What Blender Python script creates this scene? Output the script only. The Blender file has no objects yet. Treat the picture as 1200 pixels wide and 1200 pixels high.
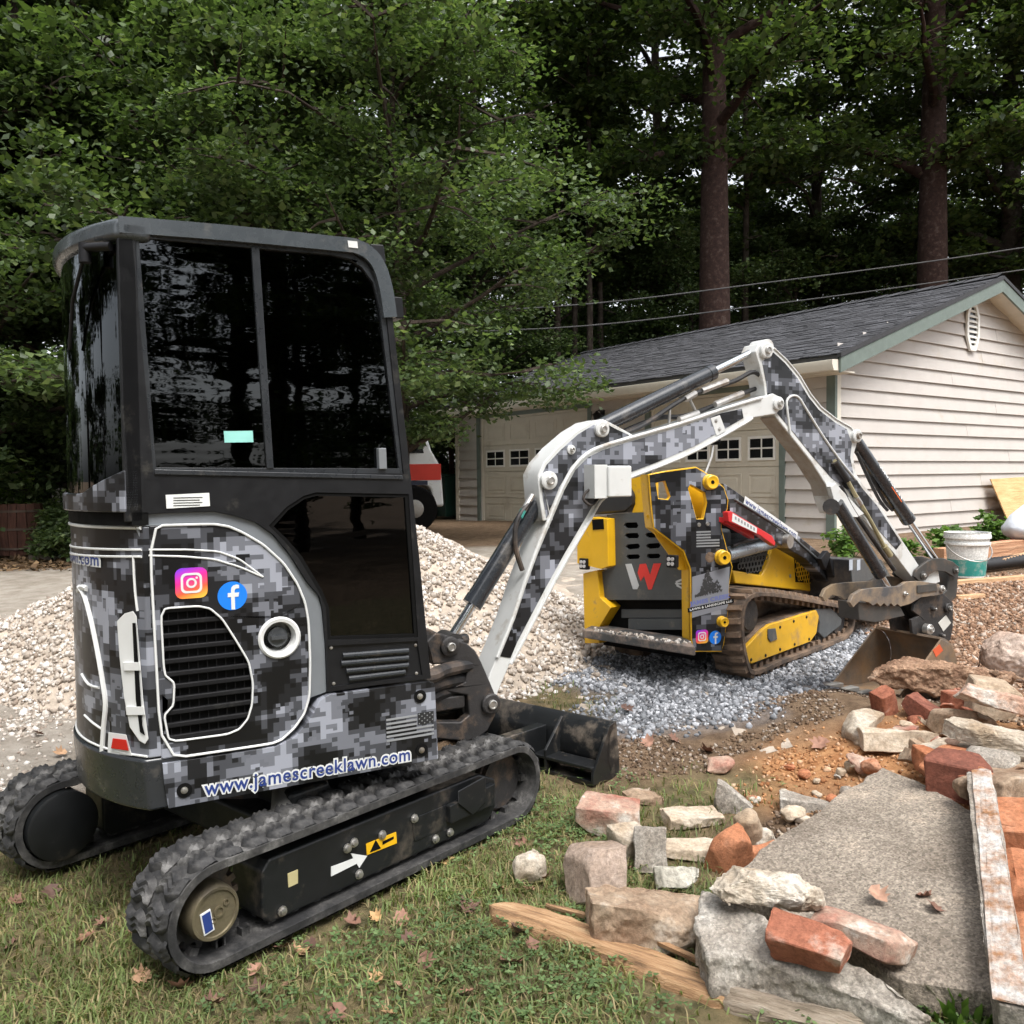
import bpy, math, random
import numpy as np
from mathutils import Vector, Matrix
from mathutils.geometry import tessellate_polygon
random.seed(7); rng = np.random.default_rng(7)
S = bpy.context.scene
COL = S.collection
rad = math.radians

# ------------------------------------------------------------------ camera
F = 1014.0; CAMH = 1.5; PITCH = rad(2.35); ROLL = rad(.63)
_f = Vector((0, math.cos(PITCH), -math.sin(PITCH))); _r0 = Vector((1, 0, 0)); _u0 = _r0.cross(_f)
_r = _r0*math.cos(ROLL) - _u0*math.sin(ROLL); _u = _r0*math.sin(ROLL) + _u0*math.cos(ROLL)
CAM = Vector((0, 0, CAMH))
cd = bpy.data.cameras.new('camera'); cam = bpy.data.objects.new('camera', cd); COL.objects.link(cam)
m = Matrix.Identity(4)
for i in range(3): m[i][0] = _r[i]; m[i][1] = _u[i]; m[i][2] = -_f[i]; m[i][3] = CAM[i]
cam.matrix_world = m
cd.sensor_width = 36; cd.lens = 36*F/1200; cd.clip_start = .05; cd.clip_end = 600
S.camera = cam
S.render.resolution_x = S.render.resolution_y = 1024

# ------------------------------------------------------------------ sky and sun
SUN_EL, SUN_AZ = 60, 152          # azimuth: degrees clockwise from +Y (behind the camera, right)
W = bpy.data.worlds.new('World'); S.world = W; W.use_nodes = True
wn = W.node_tree.nodes; wl = W.node_tree.links
sky = wn.new('ShaderNodeTexSky'); sky.sky_type = 'NISHITA'; sky.sun_disc = False
sky.sun_elevation = rad(SUN_EL); sky.sun_rotation = rad(SUN_AZ); sky.dust_density = 4; sky.air_density = 1
hs = wn.new('ShaderNodeHueSaturation'); hs.inputs['Saturation'].default_value = .25; hs.inputs['Value'].default_value = 1.25
wl.new(sky.outputs[0], hs.inputs['Color']); wl.new(hs.outputs[0], wn['Background'].inputs[0])
wn['Background'].inputs[1].default_value = .15
sd = bpy.data.lights.new('sun', 'SUN'); sd.energy = 1.25; sd.angle = rad(25); sd.color = (1, .97, .93)
so = bpy.data.objects.new('sun', sd); COL.objects.link(so)
sv = Vector((math.sin(rad(SUN_AZ))*math.cos(rad(SUN_EL)), math.cos(rad(SUN_AZ))*math.cos(rad(SUN_EL)), math.sin(rad(SUN_EL))))
so.rotation_euler = sv.to_track_quat('Z', 'Y').to_euler(); so.location = sv*50
S.view_settings.view_transform = 'Standard'; S.view_settings.look = 'None'
S.view_settings.exposure = 1.0; S.view_settings.gamma = 1

# ------------------------------------------------------------------ pixels to places
def ray(x, y): return _f + _r*((x-600)/F) + _u*((600-y)/F)
def on_plane(x, y, p, n):
    d = ray(x, y); return CAM + d*((Vector(p)-CAM).dot(n)/d.dot(n))
def gz(x, y, z=0): return on_plane(x, y, (0, 0, z), Vector((0, 0, 1)))
def dep(x, y, d): return CAM + ray(x, y)*d
class Frame:                       # local X forward, Y left, Z up; yaw = degrees to the right of the view direction
    def __init__(s, o, yaw):
        s.o = Vector(o); a = rad(yaw); s.yaw = yaw
        s.X = Vector((math.sin(a), math.cos(a), 0)); s.Y = Vector((-math.cos(a), math.sin(a), 0)); s.rz = rad(90-yaw)
        s.M = Matrix.Translation(s.o) @ Matrix.Rotation(s.rz, 4, 'Z'); s.I = s.M.inverted()
    def on(s, x, y, Y): return s.I @ on_plane(x, y, s.o+s.Y*Y, s.Y)
    def onX(s, x, y, X): return s.I @ on_plane(x, y, s.o+s.X*X, s.X)
    def onZ(s, x, y, Z): return s.I @ on_plane(x, y, s.o+Vector((0, 0, Z)), Vector((0, 0, 1)))
    def xz(s, pts, Y): return [(q.x, q.z) for q in (s.on(x, y, Y) for x, y in pts)]
    def yz(s, pts, X): return [(q.y, q.z) for q in (s.onX(x, y, X) for x, y in pts)]
    def ray(s, x, y):
        return s.I @ CAM, s.I.to_3x3() @ ray(x, y)

# ------------------------------------------------------------------ materials
MATS = {}
def nodes(name):
    mt = bpy.data.materials.new(name); mt.use_nodes = True
    nt = mt.node_tree; MATS[name] = mt
    return mt, nt.nodes, nt.links, nt.nodes['Principled BSDF']
def ramp(n, stops, interp='LINEAR'):
    r = n.new('ShaderNodeValToRGB'); r.color_ramp.interpolation = interp
    e = r.color_ramp.elements
    while len(e) > 1: e.remove(e[-1])
    for i, (p, c) in enumerate(stops):
        q = e[0] if i == 0 else e.new(p)
        q.position = p; q.color = (c[0], c[1], c[2], 1) if hasattr(c, '__len__') else (c, c, c, 1)
    return r
def noise(n, l, scale, detail=4, rough=.55, vec=None, dim='3D'):
    t = n.new('ShaderNodeTexNoise'); t.inputs['Scale'].default_value = scale; t.inputs['Detail'].default_value = detail
    t.inputs['Roughness'].default_value = rough
    if vec is not None: l.new(vec, t.inputs['Vector'])
    return t
def mix(n, l, a, b, fac, mode='MIX'):
    x = n.new('ShaderNodeMix'); x.data_type = 'RGBA'; x.blend_type = mode
    for s, v in ((6, a), (7, b)):
        if isinstance(v, (tuple, list)): x.inputs[s].default_value = (v[0], v[1], v[2], 1)
        else: l.new(v, x.inputs[s])
    if isinstance(fac, (int, float)): x.inputs[0].default_value = fac
    else: l.new(fac, x.inputs[0])
    return x.outputs[2]
def coords(n, kind='Object'):
    return n.new('ShaderNodeTexCoord').outputs[kind]
def bump(n, l, b, h, strength=.3, dist=.01):
    x = n.new('ShaderNodeBump'); x.inputs['Strength'].default_value = strength; x.inputs['Distance'].default_value = dist
    l.new(h, x.inputs['Height']); l.new(x.outputs[0], b.inputs['Normal'])
def M(name, col, rough=.5, metal=0., var=.12, vs=6., bmp=0., bs=80., dirt=None, dirt_amt=.5, ds=5., island=0., spec=.5, coat=0., rvar=.1):
    """painted / plain surface: colour varied by noise, optional dirt patches with their own shape, fine relief"""
    if name in MATS: return MATS[name]
    mt, n, l, b = nodes(name)
    c = coords(n); t = noise(n, l, vs, 5, .6, c)
    lo = tuple(min(1, v*(1-var)) for v in col); hi = tuple(min(1, v*(1+var)) for v in col)
    r = ramp(n, [(.3, lo), (.7, hi)]); l.new(t.outputs[0], r.inputs[0]); out = r.outputs[0]
    if island:
        g = n.new('ShaderNodeNewGeometry'); oi = n.new('ShaderNodeObjectInfo')
        ad = n.new('ShaderNodeMath'); ad.operation = 'ADD'; l.new(g.outputs['Random Per Island'], ad.inputs[0]); l.new(oi.outputs['Random'], ad.inputs[1])
        fr = n.new('ShaderNodeMath'); fr.operation = 'FRACT'; l.new(ad.outputs[0], fr.inputs[0])
        rr = ramp(n, [(0, 1-island), (1, 1+island*.6)]); l.new(fr.outputs[0], rr.inputs[0])
        out = mix(n, l, out, rr.outputs[0], 1., 'MULTIPLY')
    if dirt:
        t2 = noise(n, l, ds, 9, .68, c); r2 = ramp(n, [(.62-dirt_amt*.35, 0.), (.72, 1.)]); l.new(t2.outputs[0], r2.inputs[0])
        out = mix(n, l, out, dirt, r2.outputs[0])
    l.new(out, b.inputs['Base Color'])
    rr = ramp(n, [(.3, max(.02, rough-rvar)), (.7, min(1, rough+rvar))]); t3 = noise(n, l, vs*3.7, 6, .6, c); l.new(t3.outputs[0], rr.inputs[0])
    l.new(rr.outputs[0], b.inputs['Roughness'])
    b.inputs['Metallic'].default_value = metal; b.inputs['Specular IOR Level'].default_value = spec
    if coat: b.inputs['Coat Weight'].default_value = coat; b.inputs['Coat Roughness'].default_value = .08
    if bmp:
        t4 = noise(n, l, bs, 6, .65, c); bump(n, l, b, t4.outputs[0], bmp, .01)
    return mt
def camo(name, cell=.02, fs=4.2, rough=.35, off=0., ysnap=10):
    mt, n, l, b = nodes(name)
    c = coords(n)
    def layer(cell, fs, o):
        a = n.new('ShaderNodeVectorMath'); a.operation = 'ADD'; a.inputs[1].default_value = (o, o*.7, o*1.3); l.new(c, a.inputs[0])
        s = n.new('ShaderNodeVectorMath'); s.operation = 'SNAP'; s.inputs[1].default_value = (cell, ysnap, cell*.8)
        l.new(a.outputs[0], s.inputs[0])
        t = noise(n, l, fs, 3, .75, s.outputs[0]); return t.outputs[0]
    r = ramp(n, [(0, .006), (.44, .015), (.485, .065), (.53, .17), (.58, .33), (.67, .13)], 'CONSTANT')
    l.new(layer(cell, fs, off), r.inputs[0])
    r2 = ramp(n, [(0, .010), (.40, .06), (.50, .15), (.60, .31)], 'CONSTANT'); l.new(layer(cell*1.5, fs*1.7, off+5), r2.inputs[0])
    pick = ramp(n, [(0, 0.), (.60, 1.)], 'CONSTANT'); l.new(layer(cell*.75, fs*2.4, off+11), pick.inputs[0])
    out = mix(n, l, r.outputs[0], r2.outputs[0], pick.outputs[0])
    out = mix(n, l, out, (.93, .98, 1.13), 1., 'MULTIPLY')
    t2 = noise(n, l, 9, 8, .7, c); r3 = ramp(n, [(.62, 0.), (.9, .15)]); l.new(t2.outputs[0], r3.inputs[0])
    out = mix(n, l, out, (.20, .195, .185), r3.outputs[0])
    l.new(out, b.inputs['Base Color']); b.inputs['Roughness'].default_value = rough
    b.inputs['Coat Weight'].default_value = .1; b.inputs['Coat Roughness'].default_value = .15; b.inputs['Specular IOR Level'].default_value = .35
    return mt
def tinted_glass(name, tint=.05, rough=.015, stretch=(1.2, 1.2, 5)):
    mt, n, l, b = nodes(name)
    n.remove(b)
    tr = n.new('ShaderNodeBsdfTransparent'); tr.inputs[0].default_value = (tint, tint*1.05, tint, 1)
    gl = n.new('ShaderNodeBsdfGlossy'); gl.inputs['Roughness'].default_value = rough; gl.inputs[0].default_value = (.9, .95, 1, 1)
    fr = n.new('ShaderNodeFresnel'); fr.inputs[0].default_value = 1.55
    c = coords(n); mp = n.new('ShaderNodeMapping'); mp.inputs['Scale'].default_value = stretch; l.new(c, mp.inputs[0])
    t = noise(n, l, 2.5, 2, .5, mp.outputs[0]); bp = n.new('ShaderNodeBump'); bp.inputs['Strength'].default_value = .05; bp.inputs['Distance'].default_value = .02
    l.new(t.outputs[0], bp.inputs['Height']); l.new(bp.outputs[0], gl.inputs['Normal'])
    mx = n.new('ShaderNodeMixShader'); l.new(fr.outputs[0], mx.inputs[0]); l.new(tr.outputs[0], mx.inputs[1]); l.new(gl.outputs[0], mx.inputs[2])
    l.new(mx.outputs[0], n['Material Output'].inputs[0])
    return mt

# ------------------------------------------------------------------ mesh helpers
def tag(o, label=None, cat=None, group=None, kind=None):
    if label: o['label'] = label
    if cat: o['category'] = cat
    if group: o['group'] = group
    if kind: o['kind'] = kind
    return o
def empty(name, M4, label, cat, group=None):
    o = bpy.data.objects.new(name, None); COL.objects.link(o); o.empty_display_size = .1
    o.matrix_basis = M4; return tag(o, label, cat, group)
def smooth(me, ang=35):
    me.polygons.foreach_set('use_smooth', [True]*len(me.polygons)); me.set_sharp_from_angle(angle=rad(ang))
def link(name, me, parent=None, M4=None):
    o = bpy.data.objects.new(name, me); COL.objects.link(o)
    if M4 is not None: o.matrix_basis = M4
    if parent: o.parent = parent
    return o
class MB:
    def __init__(s): s.v = []; s.f = []
    def add(s, v, f):
        k = len(s.v); s.v += [tuple(q) for q in v]; s.f += [tuple(i+k for i in g) for g in f]; return s
    def box(s, x0, x1, y0, y1, z0, z1, M4=None):
        v = [Vector((x, y, z)) for z in (z0, z1) for y in (y0, y1) for x in (x0, x1)]
        if M4 is not None: v = [M4 @ q for q in v]
        return s.add(v, [(0, 2, 3, 1), (4, 5, 7, 6), (0, 1, 5, 4), (2, 6, 7, 3), (0, 4, 6, 2), (1, 3, 7, 5)])
    def prism(s, pts, a, b, fn, holes=()):
        """2-D outline (u,v) with holes, extruded from w=a to w=b; fn(u,v,w) -> point"""
        loops = [list(pts)]+[list(h) for h in holes]
        flat = [q for lp in loops for q in lp]; N = len(flat)
        tris = tessellate_polygon([[Vector((q[0], q[1], 0)) for q in lp] for lp in loops])
        v = [fn(q[0], q[1], a) for q in flat]+[fn(q[0], q[1], b) for q in flat]
        f = [tuple(t) for t in tris]+[tuple(i+N for i in reversed(t)) for t in tris]
        k = 0
        for lp in loops:
            n = len(lp)
            for i in range(n):
                j = (i+1) % n; f.append((k+i, k+j, N+k+j, N+k+i))
            k += n
        return s.add(v, f)
    def py(s, pts, y0, y1, holes=()): return s.prism(pts, y0, y1, lambda u, v, w: (u, w, v), holes)
    def px(s, pts, x0, x1, holes=()): return s.prism(pts, x0, x1, lambda u, v, w: (w, u, v), holes)
    def pz(s, pts, z0, z1, holes=()): return s.prism(pts, z0, z1, lambda u, v, w: (u, v, w), holes)
    def cyl(s, p0, p1, r0, r1=None, n=20, caps=True):
        p0, p1 = Vector(p0), Vector(p1); r1 = r0 if r1 is None else r1
        d = (p1-p0).normalized(); a = d.orthogonal().normalized(); b = d.cross(a)
        v = []
        for p, r in ((p0, r0), (p1, r1)):
            v += [p+(a*math.cos(2*math.pi*i/n)+b*math.sin(2*math.pi*i/n))*r for i in range(n)]
        f = [(i, (i+1) % n, n+(i+1) % n, n+i) for i in range(n)]
        if caps: f += [tuple(reversed(range(n))), tuple(range(n, 2*n))]
        return s.add(v, f)
    def lathe(s, p0, axis, prof, n=24, closed=False):
        """prof: list of (distance along axis, radius)"""
        p0 = Vector(p0); d = Vector(axis).normalized(); a = d.orthogonal().normalized(); b = d.cross(a); v = []
        for h, r in prof:
            v += [p0+d*h+(a*math.cos(2*math.pi*i/n)+b*math.sin(2*math.pi*i/n))*r for i in range(n)]
        f = []; m = len(prof)
        for k in range(m if closed else m-1):
            k2 = (k+1) % m
            f += [(k*n+i, k*n+(i+1) % n, k2*n+(i+1) % n, k2*n+i) for i in range(n)]
        if not closed: f += [tuple(reversed(range(n))), tuple(range((m-1)*n, m*n))]
        return s.add(v, f)
    def tube(s, path, r, n=8, closed=False, flat=1.):
        P = [Vector(p) for p in path]; m = len(P); v = []; prev = None
        for i in range(m):
            t = (P[(i+1) % m]-P[i-1]) if closed else (P[min(i+1, m-1)]-P[max(i-1, 0)])
            t.normalize()
            a = (prev - t*prev.dot(t)) if prev is not None else t.orthogonal()
            if a.length < 1e-6: a = t.orthogonal()
            a.normalize(); prev = a; b = t.cross(a)
            rr = r[i] if hasattr(r, '__len__') else r
            v += [P[i]+(a*math.cos(2*math.pi*k/n)+b*math.sin(2*math.pi*k/n)*flat)*rr for k in range(n)]
        f = []
        for i in range(m if closed else m-1):
            j = (i+1) % m
            f += [(i*n+k, i*n+(k+1) % n, j*n+(k+1) % n, j*n+k) for k in range(n)]
        if not closed: f += [tuple(reversed(range(n))), tuple(range((m-1)*n, m*n))]
        return s.add(v, f)
    def mesh(s, name, mat, ang=35):
        me = bpy.data.meshes.new(name); me.from_pydata([tuple(q) for q in s.v], [], s.f)
        import bmesh
        bm = bmesh.new(); bm.from_mesh(me); bmesh.ops.recalc_face_normals(bm, faces=bm.faces[:]); bm.to_mesh(me); bm.free()
        if mat: me.materials.append(mat)
        smooth(me, ang); return me
    def build(s, name, mat, parent=None, M4=None, bevel=0, ang=35, seg=2):
        o = link(name, s.mesh(name, mat, ang), parent, M4)
        if bevel:
            b = o.modifiers.new('bevel', 'BEVEL'); b.width = bevel; b.segments = seg; b.limit_method = 'ANGLE'; b.angle_limit = rad(40); b.harden_normals = True
        return o
def np_mesh(name, V, Fc, mat, sm=False):
    """V (n,3) array, Fc (m,k) array of equal faces -> mesh, quickly"""
    me = bpy.data.meshes.new(name); k = Fc.shape[1]; m = len(Fc)
    me.vertices.add(len(V)); me.vertices.foreach_set('co', V.astype(np.float32).ravel())
    me.loops.add(m*k); me.loops.foreach_set('vertex_index', Fc.astype(np.int32).ravel())
    me.polygons.add(m); me.polygons.foreach_set('loop_start', np.arange(0, m*k, k, dtype=np.int32))
    me.polygons.foreach_set('loop_total', np.full(m, k, dtype=np.int32))
    if mat: me.materials.append(mat)
    me.update(calc_edges=True)
    if sm: me.polygons.foreach_set('use_smooth', [True]*m)
    return me
def arcpts(c, r, a0, a1, n): return [(c[0]+r*math.cos(rad(a0+(a1-a0)*i/n)), c[1]+r*math.sin(rad(a0+(a1-a0)*i/n))) for i in range(n+1)]
def circ(c, r, n=20): return arcpts(c, r, 0, 360, n)[:-1]
def catmull(pts, n=4, closed=False):
    P = [Vector(p) for p in pts]; m = len(P); out = []
    rg = range(m) if closed else range(m-1)
    for i in rg:
        p0 = P[(i-1) % m] if closed or i > 0 else P[0]; p1 = P[i]; p2 = P[(i+1) % m]; p3 = P[(i+2) % m] if closed or i+2 < m else P[-1]
        for k in range(n):
            t = k/n; out.append(.5*((2*p1)+(p2-p0)*t+(2*p0-5*p1+4*p2-p3)*t*t+(3*p1-p0-3*p2+p3)*t**3))
    if not closed: out.append(P[-1])
    return out
def rrect(x0, x1, y0, y1, r, n=4):
    return (arcpts((x1-r, y0+r), r, -90, 0, n)+arcpts((x1-r, y1-r), r, 0, 90, n)+arcpts((x0+r, y1-r), r, 90, 180, n)+arcpts((x0+r, y0+r), r, 180, 270, n))
def text(name, body, size, fn, mat, parent, M4=None, bold=0., align='CENTER', shear=0., width=None):
    """lettering as flat geometry; fn(u, v) -> point, u along the line of writing"""
    c = bpy.data.curves.new(name, 'FONT'); c.body = body; c.size = size; c.align_x = align; c.align_y = 'CENTER'; c.offset = bold; c.shear = shear; c.resolution_u = 3; c.space_character = 1.08
    o = bpy.data.objects.new(name, c); COL.objects.link(o)
    dg = bpy.context.evaluated_depsgraph_get(); me = bpy.data.meshes.new_from_object(o.evaluated_get(dg))
    bpy.data.objects.remove(o); bpy.data.curves.remove(c)
    xs = [v.co.x for v in me.vertices]; k = 1.
    if width and xs: k = width/(max(xs)-min(xs))
    for v in me.vertices: v.co = Vector(fn(v.co.x*k, v.co.y))
    me.materials.clear(); me.materials.append(mat); me.name = name
    return link(name, me, parent, M4)
def copy_tree(o, parent=None):
    c = o.copy(); COL.objects.link(c); c.parent = parent
    for ch in [q for q in bpy.data.objects if q.parent == o]: copy_tree(ch, c)
    return c
# ------------------------------------------------------------------ terrain
def hz(x, y):
    x = np.asarray(x, float); y = np.asarray(y, float)
    z = np.interp(y, [3.3, 4.8, 5.8, 8, 12, 14, 40, 90], [0, .10, .155, .32, .58, .60, .8, 2.5])
    z = z*np.interp(x, [-9, -4, 1.2, 2.2], [.45, .6, 1, 1])
    z = z+.20*np.exp(-(((x-2.45)/.8)**2+((y-4.1)/.9)**2))            # low bank of rubble and dug earth
    z = z+.11*np.exp(-(((x-1.75)/.45)**2+((y-4.75)/.4)**2))
    return z
def hz1(x, y): return float(hz(x, y))
def G3(px, py, dz=0.):
    z = 0.
    for _ in range(12):
        p = gz(px, py, z+dz); z = hz1(p.x, p.y)
    return p
def gpoly(pts): return [tuple(G3(x, y).xy) for x, y in pts]
def poly_w(P, X, Y, soft=.12):
    P = np.array(P); n = len(P); inside = np.zeros(X.shape, bool); d2 = np.full(X.shape, 1e9)
    for i in range(n):
        x1, y1 = P[i]; x2, y2 = P[(i+1) % n]
        c = ((y1 > Y) != (y2 > Y)) & (X < (x2-x1)*(Y-y1)/(y2-y1+1e-12)+x1); inside ^= c
        ex, ey = x2-x1, y2-y1; t = np.clip(((X-x1)*ex+(Y-y1)*ey)/(ex*ex+ey*ey+1e-12), 0, 1)
        d2 = np.minimum(d2, (X-x1-t*ex)**2+(Y-y1-t*ey)**2)
    d = np.sqrt(d2)*np.where(inside, 1, -1)
    return np.clip(d/soft*.5+.5, 0, 1)
ZG = {
 'gravel': [gpoly([(655, 776), (700, 765), (760, 762), (1000, 735), (1055, 742), (1010, 790), (980, 802), (905, 815), (880, 838), (722, 866), (668, 838), (700, 812), (640, 803), (598, 797)])],
 'grass': [[(-9, -2), (9, -2)]+gpoly([(1500, 1150), (1130, 1140), (940, 1100), (850, 1000), (905, 925), (860, 905), (735, 915), (650, 905), (560, 890), (300, 935), (0, 950), (-150, 955), (-900, 970)]),
           gpoly([(585, 803), (625, 799), (690, 820), (700, 832), (655, 838), (600, 830)])],
 'orange': [gpoly([(860, 890), (940, 850), (1030, 832), (1200, 850), (1300, 960), (1100, 985), (1010, 920), (930, 940), (865, 945)])],
 'redgravel': [gpoly([(1060, 690), (1200, 668), (1500, 690), (1900, 900), (1700, 1150), (1320, 1050), (1240, 870), (1100, 800), (1090, 740), (1010, 740)])],
 'tan': [gpoly([(-1500, 645), (-200, 640), (560, 640), (940, 648), (900, 700), (720, 715), (690, 765), (610, 800), (560, 790), (0, 950), (-900, 960)])],
 'litter': [gpoly([(-800, 628), (140, 634), (140, 662), (0, 668), (-800, 675)])],
}
def sp(a, b, h): return list(np.arange(a, b, h))
gx = np.array(sp(-400, -60, 40)+sp(-60, -14, 4)+sp(-14, -4, .5)+sp(-4, 4.5, .045)+sp(4.5, 14, .5)+sp(14, 60, 4)+sp(60, 401, 40))
gy = np.array(sp(-300, -40, 40)+sp(-40, -4, 3)+sp(-4, 1.6, .4)+sp(1.6, 6.6, .045)+sp(6.6, 20, .25)+sp(20, 60, 4)+sp(60, 500, 40))
GX, GY = np.meshgrid(gx, gy)
def vnoise(X, Y, f, seed=0):
    r = np.random.default_rng(seed); T = r.random((64, 64)); x = X*f; y = Y*f; xi = np.floor(x).astype(int); yi = np.floor(y).astype(int)
    fx = x-xi; fy = y-yi; fx = fx*fx*(3-2*fx); fy = fy*fy*(3-2*fy)
    g = lambda a, b: T[a % 64, b % 64]
    return (g(xi, yi)*(1-fx)+g(xi+1, yi)*fx)*(1-fy)+(g(xi, yi+1)*(1-fx)+g(xi+1, yi+1)*fx)*fy
def fbm(X, Y, f, seed=0, o=4): return sum(vnoise(X, Y, f*2**k, seed+k)*.5**k for k in range(o))/sum(.5**k for k in range(o))
wob = (fbm(GX, GY, 2.2, 3)-.5)*.5; wob2 = (fbm(GX, GY, 2.2, 9)-.5)*.5
zone = {k: np.max([poly_w(P, GX+wob, GY+wob2, .16) for P in v], axis=0) for k, v in ZG.items()}
near = np.clip((7.5-np.hypot(GX, GY-3))/3, 0, 1)
rough = (fbm(GX, GY, 5, 21)-.5)*.05+(fbm(GX, GY, 18, 5, 3)-.5)*.025
GZ = hz(GX, GY)+rough*near*(1-.55*zone['tan'])*(1-.5*zone['grass'])-.012
ny, nx = GX.shape
idx = np.arange(nx*ny).reshape(ny, nx)
Fq = np.stack([idx[:-1, :-1], idx[:-1, 1:], idx[1:, 1:], idx[1:, :-1]], -1).reshape(-1, 4)
def ground_mat():
    mt, n, l, b = nodes('ground'); c = coords(n)
    def att(nm):
        a = n.new('ShaderNodeAttribute'); a.attribute_name = nm; return a.outputs['Fac']
    def two(c1, c2, s, lo=.35, hi=.65, d=8):
        t = noise(n, l, s, d, .7, c); r = ramp(n, [(lo, c1), (hi, c2)]); l.new(t.outputs[0], r.inputs[0]); return r.outputs[0]
    out = two((.10, .065, .04), (.24, .165, .105), 9)                     # brown earth
    out = mix(n, l, out, two((.25, .215, .175), (.40, .36, .31), 5), att('tan'))
    out = mix(n, l, out, two((.05, .035, .022), (.17, .11, .065), 14), att('litter'))
    out = mix(n, l, out, two((.16, .10, .065), (.36, .25, .18), 22), att('redgravel'))
    out = mix(n, l, out, two((.33, .145, .06), (.55, .30, .14), 10), att('orange'))
    out = mix(n, l, out, two((.11, .11, .115), (.30, .30, .31), 45), att('gravel'))
    out = mix(n, l, out, two((.085, .08, .038), (.24, .185, .10), 11), att('grass'))
    l.new(out, b.inputs['Base Color']); b.inputs['Roughness'].default_value = .95; b.inputs['Specular IOR Level'].default_value = .2
    t = noise(n, l, 70, 8, .75, c); bump(n, l, b, t.outputs[0], .9, .02)
    return mt
me = np_mesh('ground', np.stack([GX.ravel(), GY.ravel(), GZ.ravel()], 1), Fq, ground_mat(), True)
for k, w in zone.items():
    a = me.attributes.new(k, 'FLOAT', 'POINT'); a.data.foreach_set('value', w.ravel().astype(np.float32))
tag(link('ground', me), kind='structure')
def zone_at(k, x, y):
    return np.max([poly_w(P, x, y, .16) for P in ZG[k]], axis=0)
def surf(x, y):                       # height of the ground sheet
    i = np.clip(np.searchsorted(gx, x)-1, 0, nx-2); j = np.clip(np.searchsorted(gy, y)-1, 0, ny-2)
    tx = (x-gx[i])/(gx[i+1]-gx[i]); ty = (y-gy[j])/(gy[j+1]-gy[j])
    return (GZ[j, i]*(1-tx)+GZ[j, i+1]*tx)*(1-ty)+(GZ[j+1, i]*(1-tx)+GZ[j+1, i+1]*tx)*ty
def GS(px, py):                       # pixel -> point on the ground sheet
    p = G3(px, py); p.z = float(surf(np.array([p.x]), np.array([p.y]))[0]); return p

# ------------------------------------------------------------------ loose stones
OCT_V = np.array([(1, 0, 0), (-1, 0, 0), (0, 1, 0), (0, -1, 0), (0, 0, 1), (0, 0, -1)], float)
OCT_F = np.array([(0, 2, 4), (2, 1, 4), (1, 3, 4), (3, 0, 4), (2, 0, 5), (1, 2, 5), (3, 1, 5), (0, 3, 5)])
_t = (1+5**.5)/2
ICO_V = np.array([(-1, _t, 0), (1, _t, 0), (-1, -_t, 0), (1, -_t, 0), (0, -1, _t), (0, 1, _t), (0, -1, -_t), (0, 1, -_t), (_t, 0, -1), (_t, 0, 1), (-_t, 0, -1), (-_t, 0, 1)])/math.hypot(1, _t)
ICO_F = np.array([(0, 11, 5), (0, 5, 1), (0, 1, 7), (0, 7, 10), (0, 10, 11), (1, 5, 9), (5, 11, 4), (11, 10, 2), (10, 7, 6), (7, 1, 8), (3, 9, 4), (3, 4, 2), (3, 2, 6), (3, 6, 8), (3, 8, 9), (4, 9, 5), (2, 4, 11), (6, 2, 10), (8, 6, 7), (9, 8, 1)])
def rand_rot(n):
    q = rng.normal(size=(n, 4)); q /= np.linalg.norm(q, axis=1)[:, None]; w, x, y, z = q.T
    return np.stack([1-2*(y*y+z*z), 2*(x*y-z*w), 2*(x*z+y*w), 2*(x*y+z*w), 1-2*(x*x+z*z), 2*(y*z-x*w), 2*(x*z-y*w), 2*(y*z+x*w), 1-2*(x*x+y*y)], 1).reshape(n, 3, 3)
def stones(P, size, ico=True, sizes=None):
    BV, BF = (ICO_V, ICO_F) if ico else (OCT_V, OCT_F)
    n = len(P); k = len(BV)
    s = (rng.lognormal(0, .32, n)*size if sizes is None else sizes)[:, None]*rng.uniform(.6, 1.15, (n, 3))
    V = BV[None]*(1+rng.uniform(-.28, .28, (n, k, 1)))*s[:, None, :]
    V = np.einsum('nij,nkj->nki', rand_rot(n), V)+P[:, None, :]
    Fc = BF[None]+(np.arange(n)*k)[:, None, None]
    return V.reshape(-1, 3), Fc.reshape(-1, 3)
def gravel_mat(name, stops, rough=.85):
    mt, n, l, b = nodes(name); g = n.new('ShaderNodeNewGeometry'); r = ramp(n, stops); l.new(g.outputs['Random Per Island'], r.inputs[0])
    t = noise(n, l, 60, 4, .6, coords(n)); r2 = ramp(n, [(.3, .72), (.7, 1.12)]); l.new(t.outputs[0], r2.inputs[0])
    l.new(mix(n, l, r.outputs[0], r2.outputs[0], 1., 'MULTIPLY'), b.inputs['Base Color']); b.inputs['Roughness'].default_value = rough; b.inputs['Specular IOR Level'].default_value = .3
    return mt
GREY = gravel_mat('grey gravel', [(0, (.09, .095, .105)), (.35, (.20, .21, .225)), (.7, (.34, .35, .375)), (1, (.56, .57, .60))])
TAN = gravel_mat('tan gravel', [(0, (.24, .19, .15)), (.3, (.40, .345, .29)), (.65, (.52, .465, .41)), (1, (.70, .67, .63))])
RED = gravel_mat('red earth lumps', [(0, (.14, .08, .05)), (.4, (.30, .17, .10)), (.75, (.42, .27, .18)), (1, (.5, .44, .38))])
def sample(xr, yr, n, key, thr=.5, dens=None):
    x = rng.uniform(*xr, n); y = rng.uniform(*yr, n); w = zone_at(key, x+(fbm(x, y, 2.2, 3)-.5)*.5, y+(fbm(x, y, 2.2, 9)-.5)*.5)
    k = w > (rng.uniform(.15, 1., n) if thr is None else thr); x, y = x[k], y[k]
    return x, y
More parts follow.
